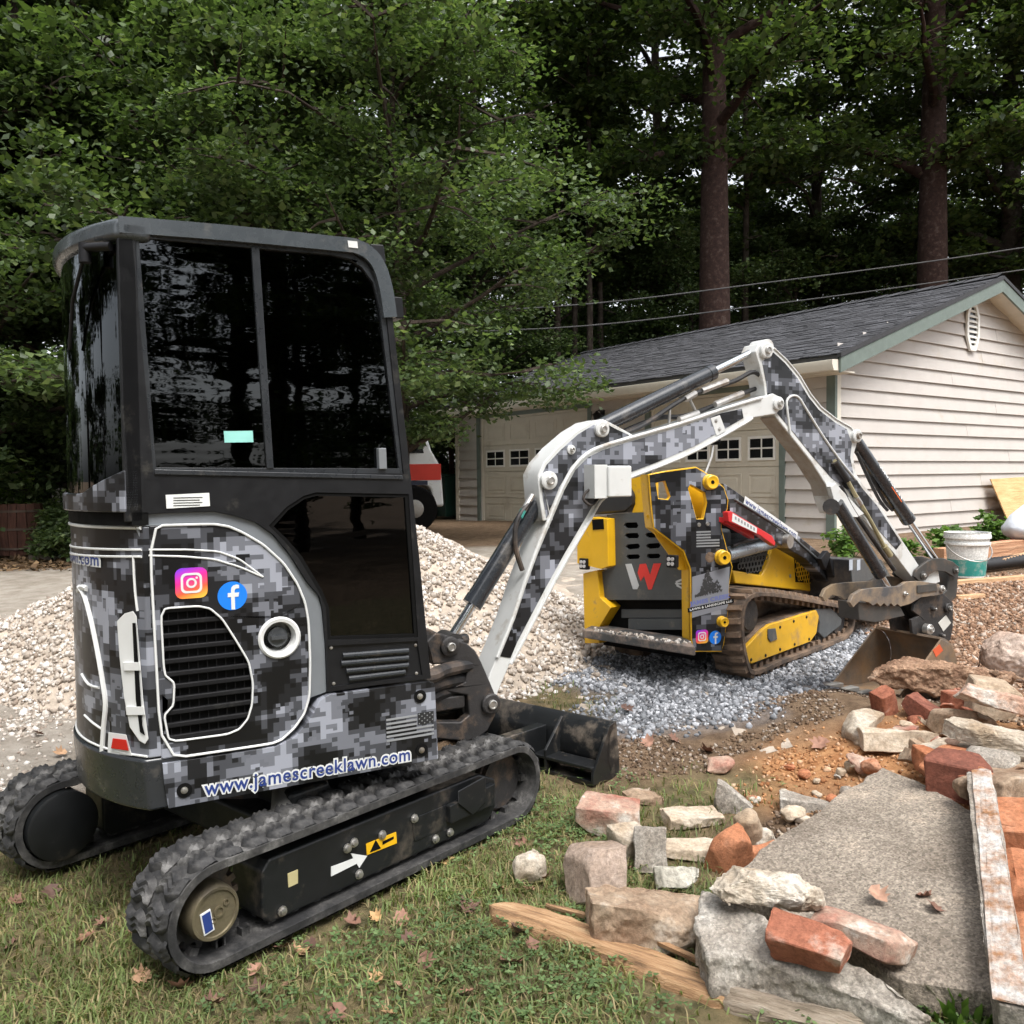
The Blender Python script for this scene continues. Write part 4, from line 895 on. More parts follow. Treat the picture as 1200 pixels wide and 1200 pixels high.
MB().py(ax_([(1006, 706), (1056, 711), (1062, 722), (1027, 730), (1008, 727)], -.09), -.085, .06).build('thumb_body', DKM, tb_, bevel=.006)
MB().py(ax_([(1074, 686), (1096, 684), (1098, 692), (1074, 695)], -.11), -.118, -.11).build('thumb_pad', DKM, tb_, bevel=.003)
boss(1060, 696, -.11, .016, .01, STEEL, tb_); boss(1103, 690, -.11, .022, .012, STEEL, tb_)
# bucket: curved shell between two cheeks, cutting edge with teeth
BKM = M('worn bucket steel', (.17, .15, .13), .6, metal=.3, var=.35, dirt=(.33, .20, .10), dirt_amt=.75, ds=5., bmp=.2, bs=40)
BY0, BY1 = -.24, .20
prof = catmull([P0(x, y, BY0) for x, y in [(1101, 749), (1111, 754), (1118, 768), (1119, 788), (1110, 806), (1092, 817), (1070, 821), (1050, 820)]], 3)
prof = [Vector((q.x, 0, q.z)) for q in prof]
v = [(q.x, Y, q.z) for q in prof for Y in (BY0, BY1)]; inn = []
for i, q in enumerate(prof):
    t = (prof[min(i+1, len(prof)-1)]-prof[max(i-1, 0)]).normalized(); nrm = Vector((-t.z, 0, t.x)); inn += [(q.x+nrm.x*.014, Y, q.z+nrm.z*.014) for Y in (BY0, BY1)]
n_ = len(prof); f = []
for i in range(n_-1):
    a = 2*i; f += [(a, a+1, a+3, a+2), (2*n_+a, 2*n_+a+2, 2*n_+a+3, 2*n_+a+1), (a, a+2, 2*n_+a+2, 2*n_+a), (a+1, 2*n_+a+1, 2*n_+a+3, a+3)]
f += [(0, 2*n_, 2*n_+1, 1), (2*n_-2, 2*n_-1, 4*n_-1, 4*n_-2)]
bk = MB().add(v+inn, f).build('bucket', BKM, ex)
chk = [(q.x, q.z) for q in prof]
for Y in (BY0-.012, BY1): MB().py(chk, Y, Y+.012).build('bucket_cheek', BKM, bk, bevel=.003)
lip = prof[-1]; dl = (prof[-1]-prof[-4]).normalized()
for i in range(4):
    Y = BY0+.02+i*(BY1-BY0-.10)/3; M4 = Matrix.Translation((lip.x, Y, lip.z)); e = lip+dl*.11
    MB().add([(lip.x, Y, lip.z-.012), (lip.x, Y+.06, lip.z-.012), (lip.x, Y+.06, lip.z+.022), (lip.x, Y, lip.z+.022), (e.x, Y+.012, e.z-.004), (e.x, Y+.048, e.z-.004), (e.x, Y+.048, e.z+.002), (e.x, Y+.012, e.z+.002)], [(3, 2, 1, 0), (4, 5, 6, 7), (0, 1, 5, 4), (1, 2, 6, 5), (2, 3, 7, 6), (3, 0, 4, 7)]).build('bucket_tooth', M('bare tooth steel', (.33, .32, .30), .5, metal=.6, dirt=(.3, .2, .12), dirt_amt=.3), bk, bevel=.003)
MB().py(hx([(1068, 742), (1066, 726), (1076, 722), (1094, 740), (1096, 750)], -.08), -.09, -.07).py(hx([(1068, 742), (1066, 726), (1076, 722), (1094, 740), (1096, 750)], -.08), .05, .07).build('bucket_ear', IRON, bk, bevel=.003)
MB().py(hx([(1093, 762), (1101, 755), (1105, 762), (1097, 770)], BY0-.013), BY0-.0145, BY0-.0125).build('orange_sticker', M('orange decal', (.65, .12, .05), .5), bk)

# undercarriage -----------------------------------------------------
def uf(P, Y): return UF.xz(P, Y)
def rubber_mat():
    mt, n, l, b = nodes('track rubber'); c = coords(n, 'Object')
    t = noise(n, l, 7, 9, .72, c); r = ramp(n, [(.42, (.018, .018, .019)), (.56, (.06, .058, .056)), (.68, (.19, .185, .178))]); l.new(t.outputs[0], r.inputs[0])
    t2 = noise(n, l, 40, 6, .7, c); r2 = ramp(n, [(.3, .6), (.7, 1.25)]); l.new(t2.outputs[0], r2.inputs[0])
    l.new(mix(n, l, r.outputs[0], r2.outputs[0], 1., 'MULTIPLY'), b.inputs['Base Color']); b.inputs['Roughness'].default_value = .72
    bump(n, l, b, t2.outputs[0], .5, .006); return mt
RUBB = rubber_mat()
TX0, TX1, TZ = -.70, .70, .19
def stad(R, n=18): return arcpts((TX1, TZ), R, -90, 90, n)+arcpts((TX0, TZ), R, 90, 270, n)
def path_at(s, R):
    Ls = TX1-TX0; La = math.pi*R; T = 2*Ls+2*La; s %= T
    if s < Ls: return Vector((TX0+s, TZ-R)), Vector((1, 0))
    s -= Ls
    if s < La: a = -math.pi/2+s/R; return Vector((TX1+R*math.cos(a), TZ+R*math.sin(a))), Vector((-math.sin(a), math.cos(a)))
    s -= La
    if s < Ls: return Vector((TX1-s, TZ+R)), Vector((-1, 0))
    s -= Ls; a = math.pi/2+s/R; return Vector((TX0+R*math.cos(a), TZ+R*math.sin(a))), Vector((-math.sin(a), math.cos(a)))
def lug_mesh():
    # wavy ribbed cleat, half the belt wide: X along the belt, Y across, Z outwards
    prof = [(-.036, -.004), (-.029, .012), (-.020, .018), (-.010, .0125), (0, .0185), (.010, .0125), (.020, .0175), (.027, .011), (.033, -.004)]
    ys = np.linspace(-.056, .056, 9); v = []; nP = len(prof)
    for j, y in enumerate(ys):
        off = .010*math.sin(y*85); e = 1. if 0 < j < 8 else .25
        v += [(x*(1 if 0 < j < 8 else .8)+off, y, z if z < 0 else z*e) for x, z in prof]
    f = [(j*nP+i, j*nP+i+1, (j+1)*nP+i+1, (j+1)*nP+i) for j in range(8) for i in range(nP-1)]
    return MB().add(v, f).mesh('tread_lug', RUBB, 50)
LUG = lug_mesh(); DLUG = MB().box(-.014, .014, -.014, .014, -.004, .024).mesh('drive_lug', RUBB)
def track(Y0, Y1, outer):
    R = .164
    belt = MB().py(stad(R), Y0, Y1, [stad(R-.028)]).build('rubber_track', RUBB, ex, REL, bevel=.008)
    T = 2*(TX1-TX0)+2*math.pi*R; N = 42; ym = (Y0+Y1)/2
    for i in range(N):
        for sd in (-1, 1):
            p, t = path_at((i+.25*sd)*T/N, R); nrm = Vector((t.y, -t.x))
            M4 = Matrix(((t.x, 0, nrm.x, p.x), (0, sd, 0, ym+sd*.058), (t.y, 0, nrm.y, p.y), (0, 0, 0, 1)))
            link('tread_lug', LUG, belt, M4)
    for i in range(N):
        p, t = path_at((i+.5)*T/N, R-.028); nrm = Vector((t.y, -t.x))
        for sd in (-.035, .035): link('drive_lug', DLUG, belt, Matrix(((t.x, 0, -nrm.x, p.x), (0, 1, 0, ym+sd), (t.y, 0, -nrm.y, p.y), (0, 0, 0, 1))))
    return belt
track(-.665, -.435, True); track(.435, .665, False)
TFM = M('track frame paint', (.010, .011, .012), .42, var=.2, dirt=(.09, .075, .06), dirt_amt=.2, ds=6., spec=.35)
YS = -.655
fr_o = [(-.50, .075), (.55, .075), (.60, .12), (.60, .24), (.50, .285), (-.50, .285), (-.53, .25), (-.53, .10)]
tf = MB().py(fr_o, YS+.02, -.46).build('track_frame', TFM, ex, REL, bevel=.01)
MB().py(fr_o, .46, .62).build('track_frame', TFM, ex, REL, bevel=.01)
MB().box(-.40, .40, -.47, .47, .20, .34).box(-.30, -.12, -.47, .47, .24, .40).box(.12, .30, -.47, .47, .24, .40).build('undercarriage', TFM, ex, REL, bevel=.02)
MB().cyl((-.33, -.46, .33), (-.20, -.30, .42), .04).build('travel_hose', STEEL, ex, REL)
MB().py(uf([(483, 960), (527, 942), (529, 968), (486, 986)], YS+.016), YS+.016, YS+.021).build('cover_plate', TFM, tf, bevel=.004)
MB().py([(.30, .15), (.56, .15), (.57, .235), (.30, .22)], YS-.008, YS+.02).build('step_box', TFM, tf, bevel=.006)
MB().py([(.34, .27), (.50, .285), (.50, .18), (.42, .15), (.34, .22)], YS-.016, YS-.008).build('step_plate', TFM, tf, bevel=.004)
for x, z in ((-.46, .10), (-.14, .105), (-.03, .21), (.13, .22), (.24, .105), (.32, .105), (-.19, .215), (-.16, .225)):
    MB().lathe((x, YS+.018, z), (0, -1, 0), [(0, .017), (.005, .017), (.005, .012), (.014, .011), (.015, .006)], 10).build('bolt', STEEL, tf)
aw = [(355, 0)]
pa_ = uf([(388, 1027), (388, 1016), (414, 1006), (411, 1000), (430, 1003), (421, 1017), (418, 1012)], YS+.018)
MB().py(pa_, YS+.017, YS+.0195).build('direction_arrow', WLINE, tf)
yl = uf([(429, 989), (464, 975), (465, 988), (430, 1002)], YS+.018)
ys = MB().py(yl, YS+.017, YS+.0195).build('warning_label', M('label yellow', (.75, .42, .01), .45, var=.05), tf)
wt = uf([(433, 999), (440, 984), (446, 994)], YS+.018); MB().py(wt, YS+.0158, YS+.0169).build('warning_triangle', RUB, ys)
wt = uf([(448, 990), (461, 983), (461, 980), (448, 986)], YS+.018); MB().py(wt, YS+.0158, YS+.0169).build('warning_mark', RUB, ys)
MB().py(uf([(337, 1024), (349, 1019), (349, 1035), (338, 1040)], YS+.018), YS+.017, YS+.0195).build('sticker', M('faded sticker', (.48, .42, .22), .6), tf)
# sprocket, hub with emblem, idler, rollers
for sgn in (-1, 1):
    yo = -.655 if sgn < 0 else .445; yi = -.46 if sgn < 0 else .64
    ym = sgn*.55; T12 = []
    for i in range(18):
        a = 360*i/18; T12 += arcpts((TX0, TZ), .128, a, a+9, 1)+arcpts((TX0, TZ), .108, a+11, a+18, 1)
    sp_ = MB().py(T12, ym-.015, ym+.015).build('sprocket', IRON, ex, REL)
    MB().lathe((TX1, ym-.03, TZ), (0, 1, 0), [(0, .05), (.0, .115), (.02, .118), (.02, .13), (.04, .13), (.04, .118), (.06, .115), (.06, .05)], 28).build('idler', IRON, ex, REL)
    for x in (-.42, -.14, .14, .42): MB().lathe((x, ym-.045, .092), (0, 1, 0), [(0, .03), (0, .055), (.03, .055), (.032, .04), (.058, .04), (.06, .055), (.09, .055), (.09, .03)], 18).build('roller', IRON, ex, REL)
BRZ = M('muddy hub bronze', (.20, .17, .11), .5, metal=.6, var=.25, dirt=(.07, .06, .05), dirt_amt=.35, bmp=.15)
hub = MB().lathe((TX0, -.57, TZ), (0, -1, 0), [(0, .085), (.05, .085), (.07, .082), (.078, .078), (.078, .070), (.073, .068), (.073, .01)], 32).build('travel_motor', BRZ, ex, REL)
HY = -.6435
MB().py([(TX0-.052, TZ+.016), (TX0-.018, TZ+.022), (TX0-.006, TZ-.046), (TX0-.040, TZ-.052)], HY-.004, HY, ).build('hub_badge', WLINE, hub, REL and None)
MB().py([(TX0-.047, TZ+.012), (TX0-.020, TZ+.017), (TX0-.011, TZ-.042), (TX0-.037, TZ-.047)], HY-.005, HY-.004).build('hub_badge_field', NAVY, hub)
for (a, b_, r) in ((.012, .002, .018), (.036, .022, .010), (-.008, -.018, .010)): MB().py(circ((TX0+a, TZ+b_), r, 16), HY-.004, HY, [circ((TX0+a, TZ+b_), r*.66, 16)]).build('hub_plug', BRZ, hub)
# far track seen from inside: round cover
MB().lathe((TX0, .44, TZ), (0, -1, 0), [(-.02, .13), (.03, .13), (.035, .12), (.035, .01)], 30).build('motor_guard', TFM, ex, REL)
# blade
BX = 1.38; bp = [(-.70, 0), (.70, 0)]
bq = UF.onX(722, 908, BX); BLDM = M('blade paint', (.011, .012, .013), .38, var=.2, dirt=(.20, .165, .13), dirt_amt=.25, ds=6., coat=.1)
cur = [(BX+.05, .03), (BX-.0, .07), (BX-.028, .13), (BX-.03, .19), (BX-.01, .26), (BX+.03, .31)]
bl = MB().py(cur+[(a-.014, c) for a, c in reversed(cur)], -.70, .70).build('dozer_blade', BLDM, ex, REL, bevel=.003)
for Y in (-.70, -.42, .42, .69): MB().py([(BX+.07, .03), (BX+.04, .31), (BX-.02, .30), (BX-.16, .10), (BX-.16, .05)] if abs(Y) > .5 else [(BX+.0, .04), (BX-.02, .30), (BX-.16, .16), (BX-.16, .05)], Y, Y+.014).build('blade_rib', BLDM, bl, bevel=.002)
MB().box(BX-.15, BX-.03, -.69, .69, .035, .06).box(BX-.16, BX-.05, -.69, .69, .115, .13).build('blade_shelf', BLDM, bl, bevel=.003)
for Y in (-.34, .28): MB().py([(BX-.05, .07), (BX-.05, .25), (.45, .27), (.40, .20), (BX-.5, .12)], Y, Y+.06).build('blade_arm', BLDM, ex, REL, bevel=.006)
# ------------------------------------------------------------------ compact track loader
q0 = gz(881, 795, .16); LF = Frame((q0.x, q0.y, .0), 45)
lo = empty('track_loader', LF.M, 'yellow and camouflage compact track loader standing on grey gravel before the garage', 'track loader')
YEL = M('machine yellow', (.74, .42, .012), .4, var=.06, dirt=(.30, .20, .10), dirt_amt=.12, ds=6., coat=.2)
YELD = M('muddy machine yellow', (.66, .37, .015), .5, var=.1, dirt=(.27, .17, .10), dirt_amt=.30, ds=5.)
DGR = M('loader grey paint', (.075, .082, .085), .42, var=.12, dirt=(.18, .16, .13), dirt_amt=.15, ds=7.)
CAMO3 = camo('camo wrap loader', .036, 3.0, .4, 7.7)
MUD = M('dusty track rubber', (.075, .055, .042), .85, var=.35, vs=9, bmp=.4, bs=50, dirt=(.30, .20, .13), dirt_amt=.55, ds=6.)
def lx(P, Y): return LF.xz(P, Y)
TP = [(v.x, v.y) for v in catmull([(a, b, 0) for a, b in lx([(884, 795), (873, 777), (868, 745), (869, 715), (877, 696), (895, 690), (930, 694), (970, 702), (994, 708), (1003, 720), (1002, 738), (992, 752), (960, 766), (920, 781)], 0)], 4, True)]
def offset_loop(P, t):
    n = len(P); out = []
    for i in range(n):
        d = (Vector(P[(i+1) % n])-Vector(P[i-1])).normalized(); out.append((P[i][0]-d.y*t, P[i][1]+d.x*t))
    return out
area = sum(TP[i][0]*TP[(i+1) % len(TP)][1]-TP[(i+1) % len(TP)][0]*TP[i][1] for i in range(len(TP)))
if area < 0: TP.reverse()
TIN = offset_loop(TP, .022); TCORE = offset_loop(TP, .050)
def loop_walk(P, pitch):
    n = len(P); L = [(Vector(P[(i+1) % n])-Vector(P[i])).length for i in range(n)]; T = sum(L); N = round(T/pitch); out = []
    i = 0; acc = 0
    for k in range(N):
        s = T*k/N
        while acc+L[i] < s: acc += L[i]; i += 1
        t = (s-acc)/L[i]; a, b_ = Vector(P[i]), Vector(P[(i+1) % n]); out.append((a+(b_-a)*t, (b_-a).normalized()))
    return out
def lug2():
    v = [(-.022, -.118, 0), (.022, -.118, 0), (.04, 0, 0), (.022, .118, 0), (-.022, .118, 0), (-.004, 0, 0)]
    t = [(x*.7+.005, y*.95, .024) for x, y, z in v]
    return MB().add(v+t, [(6, 7, 8, 11), (11, 8, 9, 10)]+[(i, (i+1) % 6, 6+(i+1) % 6, 6+i) for i in range(6)]).mesh('tread_bar', MUD, 25)
LUG2 = lug2()
GUIDE = MB().box(-.02, .02, -.05, .05, -.03, .0).mesh('drive_lug', MUD)
for Y0 in (0., .85):
    belt = MB().py(TIN, Y0, Y0+.25, [TCORE]).build('rubber_track', MUD, lo, bevel=.006)
    for p, t in loop_walk(TIN, .085):
        nrm = Vector((t.y, -t.x)); M4 = Matrix(((t.x, 0, nrm.x, p.x), (0, 1, 0, Y0+.125), (t.y, 0, nrm.y, p.y), (0, 0, 0, 1))); link('tread_bar', LUG2, belt, M4)
    for p, t in loop_walk(TCORE, .085):
        nrm = Vector((t.y, -t.x)); M4 = Matrix(((t.x, 0, nrm.x, p.x), (0, 1, 0, Y0+.09), (t.y, 0, nrm.y, p.y), (0, 0, 0, 1))); link('drive_lug', GUIDE, belt, M4)
gd = [(871, 762), (876, 775), (881, 778), (950, 752), (957, 742), (960, 722), (957, 715), (902, 732), (893, 739)]
for Y0, Yt in ((.012, .04), (1.06, 1.09)):
    G_ = lx(gd, .012); o = MB().py(G_, Y0, Yt).build('track_guard', YELD, lo, bevel=.006)
    if Y0 < .5:
        for x, y in ((874, 766), (880, 773), (897, 768), (914, 761), (931, 755), (948, 749), (914, 735), (930, 728), (945, 723), (900, 744)): bolt(x, y, .012, .009, o, fr=LF, h=.006, mat=DK)
        MB().py(lx([(899, 737), (908, 736), (910, 749), (902, 752), (899, 748)], .012), .004, .012).build('access_plate', DGR, o, bevel=.004)
gt = lx([(893, 739), (902, 732), (957, 715), (955, 702), (890, 712)], .04)
G_ = lx(gd, .012); zt_ = max(b for a, b in G_)
MB().py([(a, b) for a, b in G_], .045, .21).build('track_frame', MUD, lo, bevel=.01)
MB().py([(a, b) for a, b in G_], .88, 1.05).build('track_frame', MUD, lo, bevel=.01)
ia = lx([(955, 714), (975, 713), (987, 726), (986, 732), (970, 745), (966, 748), (960, 742), (961, 730)], .03)
for Y0 in (.03, .98): MB().py(ia, Y0, Y0+.04).build('idler_arm', DGR, lo, bevel=.008)
def wheel(x, y, r, w, Y, name='roller'):
    q = LF.on(x, y, .03); return MB().lathe((q.x, Y, q.z), (0, 1, 0), [(0, r*.3), (0, r*.8), (.01, r*.85), (.012, r), (w-.012, r), (w, r*.8), (w, r*.3)], 22).build(name, IRON, lo)
for x, y, r in ((893, 776, .055), (911, 770, .055), (929, 763, .055), (946, 756, .055), (966, 744, .085), (986, 728, .13)):
    for Y in (.05, .90): wheel(x, y, r, .13, Y)
for Y in (.06, .90): wheel(884, 722, .12, .10, Y, 'sprocket')
# chassis and engine cover
zc = .50
bodyP = lx([(858, 668), (893, 674), (902, 655), (906, 640), (925, 640), (948, 659), (962, 670), (969, 682), (969, 691), (958, 694), (862, 684)], .27)
body = MB().py(bodyP, .27, .83).build('chassis', YEL, lo, bevel=.012)
bm_ = lx([(856, 612), (880, 622), (912, 640), (905, 645), (893, 673), (858, 668)], .30); MB().py(bm_, .30, .80).build('engine_grille', RUB, lo)
hm = MB()
def hexmesh(poly, Y, cell, mat, name, parent, wall=.004):
    xs = [p[0] for p in poly]; zs = [p[1] for p in poly]; m_ = MB(); r = 0; z = min(zs)
    while z < max(zs):
        x = min(xs)+(cell*.5 if r % 2 else 0)
        while x < max(xs):
            c = row_clip(poly, z)
            if c and c[0]+cell*.5 < x < c[1]-cell*.5: m_.py(arcpts((x, z), cell*.53, 30, 390, 6)[:-1], Y-.004, Y, [arcpts((x, z), cell*.40, 30, 390, 6)[:-1]])
            x += cell
        z += cell*.87; r += 1
    o = m_.build(name, mat, parent); o['kind'] = 'stuff'; return o
hexmesh(lx([(862, 655), (900, 643), (901, 650), (893, 672), (862, 668)], .27), .268, .045, DGR, 'honeycomb_mesh', lo)
hp_ = lx([(930, 645), (956, 664), (958, 684), (932, 682)], .27); MB().py(hp_, .2675, .2695).build('grille_recess', RUB, lo); hexmesh(hp_, .267, .04, YEL, 'honeycomb_mesh', lo)
bolt(951, 678, .262, .025, lo, fr=LF, mat=DK, h=.02); bolt(926, 675, .268, .012, lo, fr=LF, h=.004)
MB().box(-.15, .95, .30, .80, .85, 1.12).build('engine_hood', DGR, lo, bevel=.03)
MB().box(-.20, 1.45, .28, .82, .30, .60).build('belly', MUD, lo)
# rear: thigh panel, step, console
WX = -.30
def ly(P, X): return LF.yz(P, X)
slots = [[(733, 612.5), (746, 612), (748, 616), (746, 619), (734, 619), (731, 616)], [(734, 625), (747, 624.5), (749, 628), (747, 631), (735, 631), (732, 628)], [(735, 638), (748, 637), (750, 640), (748, 643), (736, 644), (733, 641)], [(735, 650), (748, 649.5), (750, 652), (748, 655), (736, 655.5), (734, 653)]]
slots += [[(x+24, y-.8) for x, y in s] for s in slots]
Wp = [(712, 604), (720, 602), (764, 600), (800, 645), (812, 670), (812, 698), (694, 698), (696, 672), (711, 668)]
pan = MB().px(ly(Wp, WX), WX, WX+.02, [ly(s, WX) for s in slots]).build('rear_panel', DGR, lo, bevel=.004)
MB().box(WX+.05, WX+.06, .25, 1.0, .70, 1.22).build('panel_backing', RUB, lo)
MB().px(ly([(694, 698), (812, 698), (812, 703), (705, 703)], WX), WX, WX+.25).build('panel_shelf', DGR, lo)
MB().px(ly([(728, 714), (812, 714), (812, 724), (728, 724)], WX+.05), WX+.05, WX+.07).px(ly([(736, 725), (812, 725), (812, 738), (736, 738)], WX+.03), WX+.03, WX+.05).build('kick_plate', DGR, lo, bevel=.004)
MB().box(WX+.06, WX+.10, .22, 1.05, .28, .72).build('recess_wall', RUB, lo)
g1 = ly([(733, 661), (740, 660.5), (749, 686), (747, 690.5), (742, 690.5)], WX); MB().px(g1, WX-.003, WX-.0005).build('badge_stroke', M('badge grey', (.55, .57, .58), .4), pan)
g2 = ly([(750, 661), (757, 660.5), (762, 674), (766, 660.5), (775, 660), (764, 690.5), (760, 691), (755, 675), (751, 681), (747.5, 671)], WX); MB().px(g2, WX-.003, WX-.0005).build('badge_stroke', M('badge red', (.80, .045, .035), .4, var=.04), pan)
cr = ly([(792, 681), (799, 678), (806, 681), (805, 687), (799, 690), (793, 687)], WX); MB().px(cr, WX-.003, WX-.0005, [ly([(794, 682.5), (799, 680.5), (804, 682.5), (803, 685.5), (799, 688), (795, 685.5)], WX)]).px(ly([(791, 683), (807, 683), (806, 685), (792, 685)], WX), WX-.0028, WX-.0006).build('crest_emblem', M('badge grey', (.55, .57, .58), .4), pan)
PX = -.52
ste = [(682, 738), (815, 744), (815, 762), (770, 757), (684, 748)]
sy = ly(ste, PX); XB = WX+.03; yb0 = LF.onX(697, 735, XB).y; yb1 = LF.onX(806, 740, XB).y
MB().pz([(PX, sy[0][0]), (PX, sy[1][0]), (XB, yb1), (XB, yb0)], sy[0][1]-.055, sy[0][1]).build('operator_step', M('step plate', (.06, .062, .062), .6, var=.2, dirt=(.33, .25, .20), dirt_amt=.45, ds=9.), lo, bevel=.008)
ns = 90; xs_ = rng.uniform(PX, PX+.10, ns); ys_ = rng.uniform(min(p[0] for p in sy)+.1, max(p[0] for p in sy)-.05, ns)
V, Fc = stones(np.stack([xs_, ys_, np.full(ns, sy[0][1]+.004)], 1), .010); o = link('grit', np_mesh('grit', V, Fc, TAN), lo); o['kind'] = 'stuff'
# left tower
tl = ly([(683, 672), (700, 668), (703, 700), (716, 712), (700, 738), (703, 754), (685, 754)], WX-.05)
MB().px(tl, WX-.05, WX+.20).build('tower_plate', YEL, lo, bevel=.006)
lb = ly([(676, 640), (693, 606), (712, 608), (713, 664), (705, 667), (676, 660)], WX-.08); lbo = MB().px(lb, WX-.08, WX+.06).build('lamp_bracket', YEL, lo, bevel=.006)
MB().px(ly([(694, 609), (707, 608), (708, 620), (695, 621)], WX-.081), WX-.084, WX-.0805).build('decal', RUB, lbo)
cns = ly([(700, 566), (740, 566), (748, 580), (747, 592), (738, 600), (700, 603)], WX+.05); MB().px(cns, WX-.02, WX+.30).build('control_console', M('console plastic', (.018, .019, .021), .5), lo, bevel=.02)
MB().px(ly([(738, 562), (757, 557), (764, 562), (764, 600), (742, 601), (746, 590)], WX+.04), WX+.02, WX+.12).build('console_side', YEL, lo, bevel=.006)
def lamp(x, y, X):
    q = LF.onX(x, y, X); c = MB().box(X, X+.04, q.y-.036, q.y+.036, q.z-.04, q.z+.04).build('work_lamp', DK, lo, bevel=.006)
    for a in (-1, 1):
        for b_ in (-1, 1): MB().cyl((X-.006, q.y+a*.014, q.z+b_*.015), (X, q.y+a*.014, q.z+b_*.015), .0125, n=12).build('lens', M('lamp lens', (.65, .66, .68), .15, metal=.4), c)
lamp(683, 661, WX-.10); lamp(786, 658, WX-.22)
# right tower: wrapped plate with yellow edge, turned inwards towards the rear
tw = LF.M @ Vector((-.17, .13, 0)); TWF = Frame((tw.x, tw.y, 0), 45+28); REL2 = LF.I @ TWF.M
ct = [(760, 556), (779, 552), (801, 549), (816, 547), (825, 552), (838, 561), (849, 571), (854, 586), (853, 597), (846, 610), (846, 619), (852, 641), (859, 664), (855, 687), (854, 715), (849, 755), (846, 764), (813, 764), (810, 749), (809, 667), (801, 646), (766, 619), (763, 594)]
h1_ = [(769, 566), (779, 564), (785, 582), (783, 585), (772, 584)]; h2_ = [(809, 568), (826, 578), (828, 589), (824, 608), (817, 608), (807, 572)]
def tx(P, Y=0): return TWF.xz(P, Y)
CT = tx(ct); twp = MB().py(CT, .003, .035, [tx(h1_), tx(h2_)]).build('tower_plate', YEL, lo, REL2, bevel=.004)
def shrink(P, t):
    A = sum(P[i][0]*P[(i+1) % len(P)][1]-P[(i+1) % len(P)][0]*P[i][1] for i in range(len(P))); return offset_loop(P, t if A > 0 else -t)
wrp = MB().py(shrink(CT, .008), -.0005, .0029, [shrink(tx(h1_), -.006), shrink(tx(h2_), -.006)]).build('tower_wrap', CAMO3, twp)
fl_ = MB()
for i in range(17, 23):
    a = CT[i]; b_ = CT[(i+1) % 23]; fl_.add([(a[0], .003, a[1]), (b_[0], .003, b_[1]), (b_[0]-.0, .12, b_[1]), (a[0], .12, a[1]), (a[0]+.012, .003, a[1]), (b_[0]+.012, .003, b_[1]), (b_[0]+.012, .12, b_[1]), (a[0]+.012, .12, a[1])], [(0, 1, 2, 3), (7, 6, 5, 4), (0, 4, 5, 1), (3, 2, 6, 7)])
fl_.build('tower_flange', YEL, twp)
gus_ = tx([(763, 596), (767, 620), (800, 646), (809, 668), (796, 668), (788, 655), (770, 630), (758, 605)], .06); MB().py(gus_, .06, .075).build('tower_gusset', YEL, twp)
bhp = tx(h2_, .12); MB().py([(a+.0, b) for a, b in tx([(800, 560), (832, 570), (834, 615), (812, 615)], .13)], .125, .14).build('inner_plate', YEL, twp)
def ybolt(x, y, r): 
    q = TWF.on(x, y, 0); b_ = MB().lathe((q.x, .0, q.z), (0, -1, 0), [(0, r*1.1), (.012, r*1.1), (.016, r), (.045, r), (.05, r*.86), (.046, r*.6), (.046, r*.3)], 22).build('pivot_boss', YEL, twp)
    MB().cyl((q.x, -.047, q.z), (q.x, -.044, q.z), r*.3, n=6).build('socket', RUB, b_)
ybolt(831, 565, .046); ybolt(845, 653, .046); ybolt(845, 728, .032)
q = TWF.on(832, 653, 0); MB().lathe((q.x, -.002, q.z), (0, -1, 0), [(-.03, .026), (0, .026), (.0, .034), (-.002, .034)], 18).cyl((q.x, -.003, q.z), (q.x, -.001, q.z), .026).build('tie_down_hole', MUD, twp)
for x, y in ((819, 615), (829, 614)): 
    q = TWF.on(x, y, 0); MB().lathe((q.x, -.001, q.z), (0, -1, 0), [(0, .014), (.006, .012)], 10).build('bolt', STEEL, twp)
fa = TWF.on(816, 642, 0); fb = TWF.on(843, 621, 0)
for i in range(6):
    zz = fb.z-(i+.5)*(fb.z-fa.z)/6; MB().box(fa.x, fb.x if i > 2 else fa.x+(fb.x-fa.x)*.62, -.0018, -.0007, zz-.005, zz+.005).build('flag_stripe', FG, wrp)
# logo panel on the lower tower
LG = M('logo grey', (.25, .26, .29), .4, var=.06); c4 = tx([(811, 676), (855, 664), (853, 712), (811, 724)])
MB().py(c4, -.0016, -.0006).build('logo_panel', LG, wrp)
rr_ = random.Random(3); base_l = TWF.on(813, 699, 0); base_r = TWF.on(851, 691, 0)
tm = MB()
for k in range(260):
    t = rr_.gauss(.42, .16); u = min(.95, max(.05, t)); hgt = .15*math.exp(-((u-.42)/.17)**2)+.06*math.exp(-((u-.72)/.1)**2)
    cx = base_l.x+(base_r.x-base_l.x)*u; cz = base_l.z+(base_r.z-base_l.z)*u+rr_.random()*hgt; s = .006+.008*rr_.random()
    a = rr_.random()*6; tm.add([(cx+s*math.cos(a+j*2.1), -.0019-.00001*k, cz+s*math.sin(a+j*2.1)) for j in range(3)], [(0, 1, 2)])
for u in (.35, .42, .5, .72):
    cx = base_l.x+(base_r.x-base_l.x)*u; cz = base_l.z+(base_r.z-base_l.z)*u; tm.box(cx-.002, cx+.002, -.002, -.0018, cz-.01, cz+.05)
o = tm.build('tree_print', M('logo dark', (.05, .05, .052), .5), wrp); o['kind'] = 'stuff'
def on_tower(cpx, ang_, Y): 
    c = TWF.on(cpx[0], cpx[1], 0); ca, sa = math.cos(ang_), math.sin(ang_); return lambda u, v: (c.x+u*ca-v*sa, Y, c.z+u*sa+v*ca)
